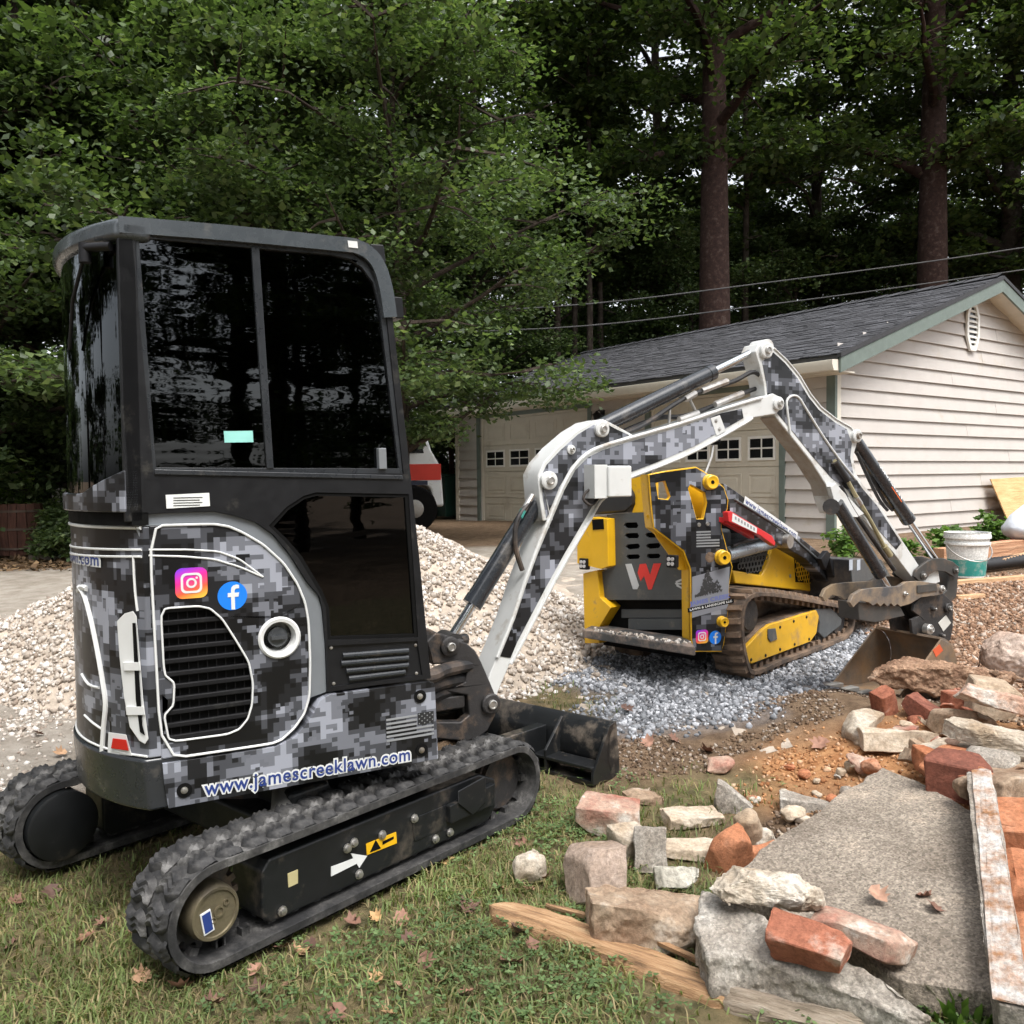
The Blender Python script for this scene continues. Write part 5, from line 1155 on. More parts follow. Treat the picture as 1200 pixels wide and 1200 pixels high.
ta_ = math.atan2(base_r.z-base_l.z, base_r.x-base_l.x)
text('logo_name', 'JAMES CREEK', .036, on_tower((832, 703), ta_, -.0019), M('logo blue', (.16, .19, .42), .4), wrp, bold=.002, width=.30)
bs_ = on_tower((833, 709.5), ta_, -.0018); MB().add([bs_(-.17, -.014), bs_(.17, -.014), bs_(.17, .014), bs_(-.17, .014)], [(0, 1, 2, 3)]).build('logo_bar', RUB, wrp)
text('logo_line', 'LAWN & LANDSCAPE LLC', .020, on_tower((833, 709.5), ta_, -.0026), WLINE, wrp, bold=.0008, width=.31)
e1 = TWF.on(822.5, 746, 0); e2 = TWF.on(838, 747, 0)
emblems(e1.x, e1.z, .088, e2.x, e2.z, .044, -.0008, wrp, 'tower')
# lift arm
AY = .12
armL = lx([(848, 566), (862, 575), (900, 603), (935, 627), (965, 651), (984, 668), (998, 690), (992, 700), (980, 694), (962, 672), (944, 655), (920, 641), (895, 627), (856, 603)], AY)
al = MB().py(armL, AY, AY+.10).build('lift_arm', CAMO3, lo, bevel=.008)
MB().py(armL, .88, .98).build('lift_arm', CAMO3, lo, bevel=.008)
MB().tube([(a, AY-.003, b) for a, b in lx([(860, 585), (920, 622), (968, 664)], AY)], .008).build('arm_rib', DGR, al)
ta2 = LF.on(872, 586, AY); tb2 = LF.on(934, 629, AY); an2 = math.atan2(tb2.z-ta2.z, tb2.x-ta2.x); c2 = (ta2+tb2)/2; L3 = (tb2-ta2).length
MB().add([(c2.x+u*math.cos(an2)-v*math.sin(an2), AY-.0015, c2.z+u*math.sin(an2)+v*math.cos(an2)) for u, v in ((-L3/2, -.03), (L3/2, -.03), (L3/2, .03), (-L3/2, .03))], [(0, 1, 2, 3)]).build('address_field', WLINE, al)
text('web_address', 'www.jamescreeklawn.com', .062, lambda u, v: (c2.x+u*math.cos(an2)-v*math.sin(an2), AY-.003, c2.z+u*math.sin(an2)+v*math.cos(an2)), NAVY, al, bold=.001, width=L3*.96)
RED = M('safety red', (.62, .018, .025), .38, var=.06, coat=.2)
rd = MB().py(lx([(853, 600), (857, 599), (905, 628), (909, 636), (908, 640), (890, 627), (854, 611)], AY-.06), AY-.06, AY-.02).build('arm_lock', RED, lo, bevel=.004)
MB().py(lx([(848, 606), (856, 611), (884, 627), (884, 632), (848, 612)], AY-.02), AY-.02, AY+.02).build('arm_lock_channel', RED, lo, bevel=.003)
MB().py(lx([(858.5, 601.5), (887, 618.5), (886.5, 625), (857.5, 611)], AY-.06), AY-.0615, AY-.0605).build('lock_label', WLINE, rd)
for k in range(7):
    xk = 861+k*3.6; yk = 605+k*2.1; MB().py(lx([(xk, yk), (xk+1.8, yk+1), (xk+1.7, yk+4.4), (xk-.1, yk+3.6)], AY-.06), AY-.0625, AY-.0617).build('label_mark', FG, rd)
ca = LF.on(850, 650, .2); cb = LF.on(913, 633, .2)
MB().cyl((ca.x, .2, ca.z), (cb.x-.1, .2, cb.z-.01), .048).build('lift_cylinder', M('cylinder pale', (.33, .37, .40), .3, metal=.5), lo)
MB().cyl((cb.x-.06, .08, cb.z), (cb.x-.06, .24, cb.z), .05).build('cylinder_pin', STEEL, lo)
MB().tube(catmull([LF.on(x, y, .16) for x, y in [(858, 640), (870, 635), (885, 632), (900, 626)]], 4), .014).build('hose', HOSE, lo)
MB().tube([LF.on(824, 562, .3), LF.on(834, 535, .3), LF.on(838, 512, .3)], .008).build('beacon_rod', STEEL, lo); q = LF.on(838, 516, .3); MB().lathe((q.x, .3, q.z-.03), (0, 0, 1), [(0, .03), (.02, .04), (.06, .03), (.09, .02), (.14, .02)], 12).build('beacon', RUB, lo)
# front: linkage, attachment plate and bucket
MB().py(lx([(966, 652), (984, 668), (1003, 694), (996, 700), (982, 694), (970, 672)], .10), .06, .12).build('arm_end', CAMO3, lo, bevel=.006)
MB().py(lx([(962, 655), (970, 645), (974, 650), (968, 668)], .05), .05, .09).build('latch_handle', DK, lo, bevel=.006)
fb_ = lx([(985, 655), (1022, 655), (1042, 690), (1042, 706), (1002, 716), (990, 705)], .0)
bu_ = MB().py(fb_, -.06, 1.16).build('loader_bucket', M('loader bucket paint', (.035, .037, .042), .45, var=.3, dirt=(.14, .12, .10), dirt_amt=.35), lo, bevel=.01)
MB().py(fb_, -.075, -.06).build('bucket_side', DGR, bu_, bevel=.004)
for x, y in ((997, 662), (1006, 662)): 
    q = LF.on(x, y, -.075); MB().box(q.x-.03, q.x+.03, -.077, -.0755, q.z-.04, q.z+.04).build('decal', M('pale decal', (.42, .46, .52), .5), bu_)
MB().cyl((LF.on(972, 697, .1).x, .1, LF.on(972, 697, .1).z), (LF.on(985, 694, .1).x, .1, LF.on(985, 694, .1).z), .03).build('coupling', STEEL, lo); q = LF.on(980, 693, .1); MB().cyl((q.x-.02, .1, q.z), (q.x+.05, .1, q.z), .032).build('coupling_cap', RED, lo)
# ------------------------------------------------------------------ rubble
def leaves0(C, R, per, size, flat=.4, droop=.25):
    """leaf faces scattered in flattened sprays round the points C (k,3) of radius R (k,)"""
    k = len(C); n = k*per; c = np.repeat(C, per, 0); r = np.repeat(R, per)
    d = rng.normal(size=(n, 3)); d /= np.linalg.norm(d, axis=1)[:, None]; d *= (rng.uniform(0, 1, n)**.45)[:, None]*r[:, None]; d[:, 2] *= flat
    d[:, 2] -= droop*(d[:, 0]**2+d[:, 1]**2)/np.maximum(r, .1)
    p = c+d; s = size*rng.uniform(.65, 1.25, n)
    a = rng.uniform(0, 2*np.pi, n); t = rng.normal(.15, .45, n); ro = rng.normal(0, .5, n)
    u = np.stack([np.cos(a)*np.cos(t), np.sin(a)*np.cos(t), -np.sin(t)], 1); h = np.stack([-np.sin(a), np.cos(a), np.zeros(n)], 1); w = np.cross(u, h)
    h = h*np.cos(ro)[:, None]+w*np.sin(ro)[:, None]; w = np.cross(u, h)
    V = np.stack([p, p+(u*.45+h*.36-w*.10)*s[:, None], p+u*s[:, None], p+(u*.45-h*.36-w*.10)*s[:, None]], 1).reshape(-1, 3)
    return V, np.arange(n*4).reshape(-1, 4)
from mathutils import noise as mn
import bmesh
def stone_mat(name, c1, c2, c3=None, s=6., bmp=.6, speck=0.):
    mt, n, l, b = nodes(name); oi = n.new('ShaderNodeObjectInfo'); c = coords(n)
    ad = n.new('ShaderNodeVectorMath'); ad.operation = 'ADD'; l.new(c, ad.inputs[0]); sc = n.new('ShaderNodeVectorMath'); sc.operation = 'SCALE'; sc.inputs[0].default_value = (17, 9, 31); l.new(oi.outputs['Random'], sc.inputs['Scale']); l.new(sc.outputs[0], ad.inputs[1])
    t = noise(n, l, s, 8, .65, ad.outputs[0]); st = [(.34, c1), (.55, c2)]+([(.66, c3)] if c3 else []); r = ramp(n, st); l.new(t.outputs[0], r.inputs[0]); out = r.outputs[0]
    t2 = noise(n, l, 55, 6, .75, ad.outputs[0]); r2 = ramp(n, [(.32, .62), (.68, 1.3)]); l.new(t2.outputs[0], r2.inputs[0]); out = mix(n, l, out, r2.outputs[0], 1., 'MULTIPLY')
    if speck:
        v = n.new('ShaderNodeTexVoronoi'); v.inputs['Scale'].default_value = 150; l.new(ad.outputs[0], v.inputs[0]); r3 = ramp(n, [(0, .5), (.5, 1.), (1, 1.6)]); l.new(v.outputs['Color'], r3.inputs[0]); out = mix(n, l, out, r3.outputs[0], speck, 'MULTIPLY')
    l.new(out, b.inputs['Base Color']); b.inputs['Roughness'].default_value = .9; b.inputs['Specular IOR Level'].default_value = .25
    bump(n, l, b, t2.outputs[0], bmp, .012); return mt
BRICK = stone_mat('red brick', (.24, .085, .05), (.36, .14, .085), (.50, .40, .33), 5.)
BRICK_D = stone_mat('dark brick', (.13, .05, .035), (.24, .09, .06), (.33, .16, .11), 5.)
BRICK_O = stone_mat('orange brick', (.36, .13, .06), (.44, .19, .10), (.50, .28, .18), 5.)
BRICK_P = stone_mat('brick with mortar', (.34, .14, .10), (.42, .30, .23), (.58, .54, .48), 7.)
CONC = stone_mat('grey concrete', (.22, .185, .15), (.33, .30, .26), (.45, .42, .375), 5., .6, .6)
CONC_B = stone_mat('brown concrete', (.22, .14, .09), (.36, .27, .19), (.48, .42, .35), 6.)
LIME = stone_mat('pale mortar', (.34, .26, .18), (.50, .44, .36), (.62, .58, .52), 5.)
TANS = stone_mat('tan stone', (.33, .24, .16), (.50, .41, .31), (.62, .55, .46), 4.)
SLABM = stone_mat('slab aggregate', (.205, .17, .135), (.31, .265, .215), (.42, .345, .27), 2.6, .9, .9)
WPAINT = stone_mat('white painted face', (.36, .19, .10), (.56, .52, .48), (.68, .69, .70), 13., .9)
def roughen(bm, amp, cuts, freq=9., seed=0., chip=.0):
    bmesh.ops.triangulate(bm, faces=bm.faces[:])
    for _ in range(cuts): bmesh.ops.subdivide_edges(bm, edges=bm.edges[:], cuts=1, use_grid_fill=True)
    bm.normal_update(); off = Vector((seed*3.1, seed*1.7, seed*2.3))
    for v in bm.verts:
        k = mn.fractal(v.co*freq+off, 1., 2., 4); c = mn.noise(v.co*freq*.35+off*2)
        if cuts > 3: k += .55*mn.fractal(v.co*freq*4.3+off, .8, 2., 3)
        v.co += v.normal*(amp*k-max(0, c-.25)*chip)
def rubble(name, label, mat, dims, M4, kind='block', amp=.006, cuts=3, seed=1, chip=.03, jit=.12, group=None, cat='rubble', brk=4):
    """broken piece: point cloud on a box or ellipsoid, chopped by random planes, hulled, then roughened"""
    r = random.Random(seed); sx, sy, sz = dims; bm = bmesh.new(); P = []
    if kind == 'rock':
        for _ in range(60):
            p = Vector((r.gauss(0, 1), r.gauss(0, 1), r.gauss(0, 1))).normalized(); q = Vector([math.copysign(abs(c)**.75, c) for c in p]); P.append(Vector((q.x*sx/2, q.y*sy/2, q.z*sz/2))*r.uniform(.9, 1.08))
    else:
        g = [-1, -.66, -.33, 0, .33, .66, 1]; k = [(r.uniform(-jit, jit), r.uniform(-jit, jit)) for _ in range(3)]
        for x in g:
            for y in g:
                for z in g:
                    if max(abs(x), abs(y), abs(z)) > .99: P.append(Vector((x*sx/2*(1+k[0][0]*y+k[0][1]*z), y*sy/2*(1+k[1][0]*x+k[1][1]*z), z*sz/2*(1+k[2][0]*x+k[2][1]*y))))
        if kind == 'wedge':
            for v in P:
                if v.x > -sx*.2: f = (v.x+sx*.2)/(sx*.7); v.z = v.z*(1-.6*f)-sz*.2*f; v.y *= 1-.45*f
    for _ in range(brk):
        n_ = Vector((r.gauss(0, 1)/sx, r.gauss(0, 1)/sy, r.gauss(0, .8)/sz)).normalized(); m_ = max(p.dot(n_) for p in P); lim = m_*r.uniform(.72, .93); P = [p for p in P if p.dot(n_) <= lim] or P
    for p in P: bm.verts.new(p)
    h = bmesh.ops.convex_hull(bm, input=bm.verts[:])
    bmesh.ops.delete(bm, geom=list({g for g in h['geom_interior']+h['geom_unused'] if isinstance(g, bmesh.types.BMVert)}), context='VERTS')
    bmesh.ops.dissolve_limit(bm, angle_limit=rad(7), verts=bm.verts[:], edges=bm.edges[:])
    bmesh.ops.bevel(bm, geom=bm.edges[:], offset=min(dims)*.035, segments=1, affect='EDGES')
    roughen(bm, amp+.018*min(dims), cuts, .9/max(.05, min(dims)), seed, chip)
    me = bpy.data.meshes.new(name); bm.to_mesh(me); bm.free(); me.materials.append(mat); smooth(me, 28)
    o = link(name, me, None, M4); return tag(o, label, cat, group)
def place(px, py, sz, rz=0, tx_=0, ty_=0, lift=0.):
    p = GS(px, py); return Matrix.Translation((p.x, p.y, p.z+sz*.46+lift)) @ Matrix.Rotation(rad(rz), 4, 'Z') @ Matrix.Rotation(rad(ty_), 4, 'Y') @ Matrix.Rotation(rad(tx_), 4, 'X')
def at(px, py, z, rz=0, tx_=0, ty_=0):
    p = gz(px, py, z); return Matrix.Translation(p) @ Matrix.Rotation(rad(rz), 4, 'Z') @ Matrix.Rotation(rad(ty_), 4, 'Y') @ Matrix.Rotation(rad(tx_), 4, 'X')
R_ = rubble
# --- on the lawn
R_('broken_brick', 'brick lump with red side and grey mortar top beside the lawn', BRICK_P, (.30, .17, .12), place(722, 968, .12, -14, 8, 4), amp=.006, seed=3)
R_('stone_chunk', 'small pale stone lying alone on the lawn grass', LIME, (.125, .10, .13), place(620, 1030, .12, 20), 'rock', seed=4, amp=.008)
R_('concrete_chunk', 'brown concrete block with pinkish top standing tilted in the grass', stone_mat('pinkish block', (.25, .18, .13), (.40, .31, .25), (.52, .42, .36), 4.), (.15, .20, .20), place(696, 1048, .19, 25, -22, 10), seed=5, amp=.008)
R_('concrete_chunk', 'pale concrete piece leaning under the mortar topped brick', LIME, (.14, .12, .10), place(738, 995, .10, 30, 15), seed=6)
R_('concrete_chunk', 'grey white squared stone standing between brick lump and flat stones', CONC, (.12, .10, .16), place(762, 1010, .15, -8, -18), seed=7, jit=.05)
R_('paving_stone', 'rounded pale square paving stone lying flat in clover', stone_mat('pale paver', (.42, .39, .32), (.54, .51, .44), (.60, .58, .52), 5.), (.145, .13, .07), place(791, 1036, .07, -4, -28), seed=8, jit=.04, chip=.01)
R_('flat_stone', 'flat tan stone lying in grass above another flat stone', TANS, (.24, .13, .05), place(812, 962, .05, 10, 0, 0), seed=9)
R_('flat_stone', 'cracked flat tan stone beside the pale paving stone', TANS, (.30, .12, .05), place(815, 998, .05, -6), seed=10)
R_('flat_stone', 'thin brown flat stone behind the mortar topped brick', CONC_B, (.15, .11, .045), place(752, 936, .045, 20), seed=11)
R_('stone_wedge', 'grey wedge shaped stone standing at the lawn edge', CONC, (.16, .08, .11), place(860, 948, .11, -20, 0, 12), 'wedge', seed=12)
R_('stone_chunk', 'oval tan stone leaning against the orange brick', TANS, (.11, .10, .17), place(876, 985, .15, 0, 12), 'rock', seed=13)
R_('stone_chunk', 'small pale rounded stone beside the oval tan stone', LIME, (.10, .08, .08), place(893, 985, .08), 'rock', seed=14)
R_('broken_brick', 'bright orange red broken brick standing on edge before the slab', BRICK_O, (.14, .11, .18), place(856, 1016, .16, 30, 18, -12), seed=15, amp=.004)
R_('broken_brick', 'orange brick sliver tucked against the slab edge', BRICK_O, (.16, .06, .06), place(892, 1003, .06, 35), seed=16)
R_('stone_chunk', 'pink and white stone lying on brown soil', BRICK_P, (.16, .10, .08), place(842, 902, .08, 10), 'rock', seed=17)
R_('stone_wedge', 'flat grey wedge stone at the far left edge of the slab', CONC, (.26, .12, .07), place(938, 944, .07, -8), 'wedge', seed=18)
R_('stone_chunk', 'small tan stone between the wedge stone and the slab', TANS, (.12, .10, .07), place(930, 962, .07, 40), 'rock', seed=19)
R_('concrete_chunk', 'wide brown concrete block with white flecks lying on the rotten timber', CONC_B, (.36, .20, .14), place(754, 1098, .13, -8, -12, 3), seed=20, amp=.010, cuts=4)
# --- big pieces by the slab
def slab(name, label, top, th, mat, amp, cuts, seed, chip=.0, freq=8.):
    """top: list of (px, py, z)"""
    P0_ = [gz(x, y, z) for x, y, z in top]; rj = random.Random(seed+70); P = []
    for i, p in enumerate(P0_):
        q = P0_[(i+1) % len(P0_)]; P.append(p); k_ = max(1, int((q-p).length/.07)); e = Vector((-(q-p).y, (q-p).x, 0)).normalized()
        P += [p+(q-p)*(j/k_)+e*rj.uniform(-.010, .010) for j in range(1, k_)]
    c = sum(P, Vector())/len(P); bm = bmesh.new()
    a = [bm.verts.new(p-c) for p in P]; r = random.Random(seed); b_ = [bm.verts.new(p-c-Vector((r.uniform(-.02, .02), r.uniform(-.02, .02), th))) for p in P]
    bm.faces.new(a); bm.faces.new(list(reversed(b_)))
    for i in range(len(P)): bm.faces.new((a[i], b_[i], b_[(i+1) % len(P)], a[(i+1) % len(P)]))
    bmesh.ops.recalc_face_normals(bm, faces=bm.faces[:]); bmesh.ops.bevel(bm, geom=bm.edges[:], offset=.006, segments=1, affect='EDGES')
    roughen(bm, amp, cuts, freq, seed, chip)
    me = bpy.data.meshes.new(name); bm.to_mesh(me); bm.free(); me.materials.append(mat); smooth(me, 30)
    return tag(link(name, me, None, Matrix.Translation(c)), label, 'slab' if 'slab' in name else 'rubble')
slab('concrete_slab', 'large flat grey aggregate concrete slab lying tilted among the rubble', [(1034, 898, .20), (1090, 922, .21), (1150, 955, .22), (1160, 1060, .16), (1168, 1160, .10), (1130, 1158, .09), (1060, 1148, .09), (960, 1090, .09), (880, 1042, .10), (850, 1030, .11), (905, 985, .14), (970, 942, .17)], .085, SLABM, .004, 4, 2, .0, 6.)
slab('concrete_chunk', 'long pale broken concrete chunk with rough brown edge at the lawn', [(822, 1042, .18), (850, 1048, .19), (905, 1080, .19), (970, 1110, .17), (1040, 1150, .13), (1092, 1192, .10), (1075, 1198, .08), (1000, 1165, .10), (930, 1140, .12), (870, 1120, .13), (828, 1120, .13), (814, 1085, .15)], .12, CONC, .011, 4, 5, .03, 7.)
R_('limestone_block', 'big pale rough edged mortar block resting on the concrete chunk', LIME, (.34, .22, .11), at(897, 1040, .235, -8, -14, 2), 'rock', amp=.012, cuts=4, seed=22)
R_('brick', 'long red brick with yellow mortar stain lying on the slab', BRICK_P, (.27, .13, .07), at(1008, 1095, .165, -40, -6, 4), amp=.003, seed=23, jit=.04, chip=.008)
R_('broken_brick', 'small worn red and brown brick beside the long stained brick', BRICK, (.20, .09, .085), at(948, 1108, .195, -38, 20), amp=.004, seed=24, chip=.02)
R_('broken_brick', 'dark red brick lump resting on the far edge of the slab', BRICK_D, (.22, .15, .15), at(1120, 908, .27, -25, 10, 8), amp=.006, seed=25)
# upright edge block, painted white on one face
def edge_block():
    a = gz(1138, 912, .34); b_ = gz(1172, 1160, .22); d = (b_-a); d.z = 0; L = d.length; rz = math.degrees(math.atan2(d.y, d.x))
    c = (a+b_)/2; o = R_('concrete_block', 'long upright grey concrete block with white painted top leaning by slab', CONC, (L, .085, .28), Matrix.Translation((c.x+.045, c.y, c.z-.14)) @ Matrix.Rotation(rad(rz), 4, 'Z') @ Matrix.Rotation(rad(9), 4, 'Y') @ Matrix.Rotation(rad(6), 4, 'X'), amp=.005, cuts=4, seed=26, jit=.02, chip=.015)
    m_ = R_('paint', 'x', WPAINT, (L*.98, .08, .012), Matrix.Translation((0, 0, .143)), amp=.003, cuts=4, seed=27, jit=.03, chip=.01); m_.name = 'painted_face'; m_.parent = o
    for k in ('label', 'category'): del m_[k]
    for i, (t, dz_) in enumerate(((-.32, .05), (-.05, .05), (.22, .05), (-.40, -.05), (-.16, -.05), (.08, -.05), (.30, -.05))):
        k_ = R_('brick', 'x', BRICK_O, (.24, .20, .09), Matrix.Translation((L*t, .13, dz_)), amp=.004, seed=30+i, jit=.04, chip=.01); k_.parent = o; k_.name = 'brick'
        for k in ('label', 'category'): del k_[k]
edge_block()
# --- heap towards the bucket
R_('concrete_chunk', 'long rough reddish brown concrete lump lying across bricks before the bucket', stone_mat('reddish rough concrete', (.20, .11, .07), (.36, .23, .15), (.48, .36, .27), 9., 1.), (.78, .30, .20), at(1104, 794, .34, -8, 0, 2), 'rock', brk=3, amp=.022, cuts=5, seed=41, chip=.03)
R_('brick', 'red brick standing tilted beneath the rough concrete lump', BRICK, (.10, .10, .23), at(1039, 832, .25, 15, 10, -20), amp=.003, seed=42, jit=.05, chip=.01)
R_('stone_wedge', 'tan mortar wedge leaning beside the tilted red brick', LIME, (.26, .14, .20), at(1012, 850, .21, 35, 12, -25), 'wedge', seed=43, amp=.006)
R_('flat_stone', 'orange tan flat stone lying at the foot of the heap', TANS, (.34, .20, .09), at(1050, 866, .20, -10, -10), seed=44, amp=.008)
R_('brick', 'brown brick leaning under the middle of the rough lump', BRICK_D, (.10, .22, .10), at(1085, 836, .27, 35, 25), seed=45, jit=.05, chip=.01)
R_('brick', 'short brick end poking out under the rough lump', BRICK, (.13, .13, .10), at(1121, 822, .29, 5), seed=46, jit=.05, chip=.01)
R_('concrete_chunk', 'tan faced concrete cube between the rough lump and the flat red slab', TANS, (.22, .18, .18), at(1162, 818, .34, -10, 5, 8), seed=47, amp=.006)
R_('flat_stone', 'broad flat pink red broken slab on top of the heap', stone_mat('pink slab', (.36, .19, .13), (.46, .30, .22), (.60, .56, .50), 4.), (.48, .30, .08), at(1192, 826, .40, -28, -14, 10), seed=48, amp=.006, cuts=4)
R_('stone_bar', 'long white streaked stone bar lying across the heap', LIME, (.50, .12, .08), at(1182, 868, .37, -33, 0, 6), seed=49, amp=.006, cuts=4)
R_('stone_chunk', 'brown speckled stone in the middle of the heap', CONC_B, (.26, .20, .16), at(1122, 848, .28, 10), 'rock', seed=50, amp=.012)
R_('stone_chunk', 'grey streaked rock below the white stone bar', CONC, (.24, .18, .14), at(1160, 895, .29, 0), 'rock', seed=51, amp=.010)
R_('boulder', 'large pinkish boulder at the top of the rubble heap', stone_mat('pink boulder', (.38, .27, .21), (.50, .39, .32), (.58, .48, .42), 3.), (.42, .36, .34), at(1192, 772, .42, 10), 'rock', seed=52, amp=.016, cuts=4)
R_('mortar_lump', 'crumbly white mortar lump in orange clay', LIME, (.22, .12, .08), at(1100, 876, .25, 25), 'rock', seed=53, amp=.012)
R_('flat_stone', 'speckled brown flat stone behind the upright painted block', CONC_B, (.30, .24, .10), at(1185, 920, .27, 10, -10), seed=54, amp=.008)
rs = random.Random(12); k = 0
while k < 46:
    px, py = rs.uniform(985, 1200), rs.uniform(820, 930)
    if py < 820+(1040-px)*.6 or (py > 900 and px < 1130): continue
    s = rs.uniform(.05, .12); m_ = rs.choice((BRICK, BRICK_O, TANS, CONC_B, LIME, BRICK_P)); z = .13+.16*math.exp(-((px-1140)/90)**2)*1.0
    fl__ = {'red brick': 'small red brick fragment', 'orange brick': 'small orange brick fragment', 'tan stone': 'small tan stone fragment', 'brown concrete': 'small brown concrete fragment', 'pale mortar': 'small pale mortar fragment', 'brick with mortar': 'small mortar crusted brick fragment'}[m_.name]
    R_('rubble_fragment', fl__+' filling the rubble heap', m_, (s*rs.uniform(1, 1.7), s, s*rs.uniform(.6, 1)), at(px, py, z, rs.uniform(0, 180), rs.uniform(-30, 30), rs.uniform(-30, 30)), rs.choice(('block', 'rock')), cuts=2, seed=100+k, group=fl__+'s in the heap'); k += 1
for k in range(26):
    px, py = rs.uniform(860, 1010), rs.uniform(895, 985); s = rs.uniform(.025, .06)
    m_ = rs.choice((TANS, LIME, BRICK_O, CONC)); fl__ = {'tan stone': 'little tan stone', 'pale mortar': 'little pale mortar crumb', 'orange brick': 'little orange brick crumb', 'grey concrete': 'little grey concrete crumb'}[m_.name]
    R_('rubble_fragment', fl__+' loose on the clay beside the slab', m_, (s*1.4, s, s*.7), place(px, py, s*.7, rs.uniform(0, 180)), 'rock', cuts=1, seed=200+k, group=fl__+'s beside the slab')
# rotten timbers
def timber(name, label, pts, w, h, seed, mat):
    P = catmull([GS(x, y)+Vector((0, 0, dz)) for x, y, dz in pts], 8); r = random.Random(seed); m_ = MB(); n = 10; v = []
    for i, p in enumerate(P):
        t = (P[min(i+1, len(P)-1)]-P[max(i-1, 0)]).normalized(); sd = t.cross(Vector((0, 0, 1))).normalized(); up = sd.cross(t); e = min(1., (i+.6)/3., (len(P)-i-.4)/3.)
        for k in range(n):
            a = 2*math.pi*k/n; c, s = math.cos(a), math.sin(a); q = (abs(c)**.5*(1 if c > 0 else -1), abs(s)**.5*(1 if s > 0 else -1))
            rr_ = 1+.16*math.sin(k*2.7+seed)+r.uniform(-.07, .07); v.append(p+sd*q[0]*w/2*rr_*e+up*(q[1]*h/2*rr_+h*.3))
    f = [(i*n+k, i*n+(k+1) % n, (i+1)*n+(k+1) % n, (i+1)*n+k) for i in range(len(P)-1) for k in range(n)]+[tuple(reversed(range(n))), tuple(range((len(P)-1)*n, len(P)*n))]
    return tag(m_.add(v, f).build(name, mat, ang=50), label, 'timber')
def wood_mat(name, c1, c2, c3, sc=(2, 30, 30), rot=0.):
    mt, n, l, b = nodes(name); mp = n.new('ShaderNodeMapping'); mp.vector_type = 'TEXTURE'; mp.inputs['Scale'].default_value = tuple(1/q for q in sc); mp.inputs['Rotation'].default_value = (0, 0, rot); l.new(coords(n), mp.inputs[0])
    t = noise(n, l, 1.6, 8, .7, mp.outputs[0]); r = ramp(n, [(.3, c1), (.5, c2), (.7, c3)]); l.new(t.outputs[0], r.inputs[0]); l.new(r.outputs[0], b.inputs['Base Color']); b.inputs['Roughness'].default_value = .8; bump(n, l, b, t.outputs[0], .8, .02); return mt
ROT = wood_mat('rotten timber', (.10, .055, .03), (.38, .22, .11), (.58, .40, .23), (3, 30, 30), rad(-33)); ROT2 = wood_mat('grey timber', (.12, .09, .06), (.30, .24, .18), (.42, .36, .29), (3, 30, 30), rad(-28))
timber('rotten_timber', 'splintered rotten brown timber lying in the clover', [(575, 1072, .0), (640, 1090, .01), (720, 1118, .0), (800, 1150, .0), (860, 1172, .0)], .10, .055, 3, ROT)
timber('wood_splinter', 'thin pale wood splinter lying along the rotten timber', [(640, 1070, .035), (720, 1095, .04), (800, 1130, .04), (832, 1142, .03)], .022, .015, 5, ROT)
timber('weathered_timber', 'grey weathered timber under the long concrete chunk', [(840, 1165, .0), (920, 1182, .0), (1010, 1200, .0), (1080, 1220, 0)], .10, .07, 8, ROT2)
# fallen leaves
def leaf_mesh(seed):
    r = random.Random(seed); out = [(0, -.5)]
    for a, q in ((-.35, -.35), (-.22, -.2), (-.5, -.05), (-.3, .05), (-.42, .3), (-.18, .25), (0, .55), (.18, .25), (.42, .3), (.3, .05), (.5, -.05), (.22, -.2), (.35, -.35)): out.append((a*r.uniform(.8, 1.15), q*r.uniform(.8, 1.15)))
    cu = r.uniform(.6, 1.8); tw_ = r.uniform(-.6, .6); z = lambda x, y: cu*x*x*.9+.35*cu*y*y+tw_*x*y
    c = (0, 0, 0); v = [c]+[(x, y, z(x, y)) for x, y in out]+[(x*.5, y*.5, z(x*.5, y*.5)+r.uniform(-.03, .03)) for x, y in out]; n = len(out)
    f = [(1+i, 1+(i+1) % n, 1+n+(i+1) % n, 1+n+i) for i in range(n)]+[(0, 1+n+i, 1+n+(i+1) % n) for i in range(n)]
    me = bpy.data.meshes.new('fallen_leaf'); me.from_pydata(v, [], f); me.polygons.foreach_set('use_smooth', [True]*len(f)); return me
def dry_mat():
    mt, n, l, b = nodes('dry leaf'); oi = n.new('ShaderNodeObjectInfo'); r = ramp(n, [(0, (.11, .06, .045)), (.3, (.26, .13, .085)), (.6, (.36, .20, .14)), (.85, (.40, .24, .16)), (1, (.44, .27, .12))]); l.new(oi.outputs['Random'], r.inputs[0])
    t = noise(n, l, 3, 6, .7, coords(n)); r2 = ramp(n, [(.3, .65), (.7, 1.2)]); l.new(t.outputs[0], r2.inputs[0]); l.new(mix(n, l, r.outputs[0], r2.outputs[0], 1., 'MULTIPLY'), b.inputs['Base Color']); b.inputs['Roughness'].default_value = .75; return mt
DRY = dry_mat(); LM = [leaf_mesh(i) for i in range(6)]
for me in LM: me.materials.append(DRY)
lp_ = [(330, 1112), (350, 1118), (362, 1108), (412, 1083), (440, 1078), (470, 1080), (480, 1106), (500, 1130), (440, 1150), (455, 1190), (340, 1155), (300, 1165), (160, 1095), (165, 1150), (72, 1192), (120, 1085), (185, 1110), (558, 1032), (585, 1042), (620, 1045), (640, 1030), (606, 1095), (622, 1110), (600, 1130), (548, 1068), (300, 1140), (15, 1110), (100, 1100), (210, 1160), (250, 1180), (20, 1060), (60, 1050), (545, 1165), (520, 1150), (1030, 1050), (1085, 1050), (1095, 1062), (990, 1160), (700, 1010), (735, 1020), (830, 880), (790, 868), (735, 835), (760, 872), (960, 870), (70, 885), (45, 860), (30, 770), (520, 1010), (610, 990), (470, 1160), (395, 1190), (640, 1170)]
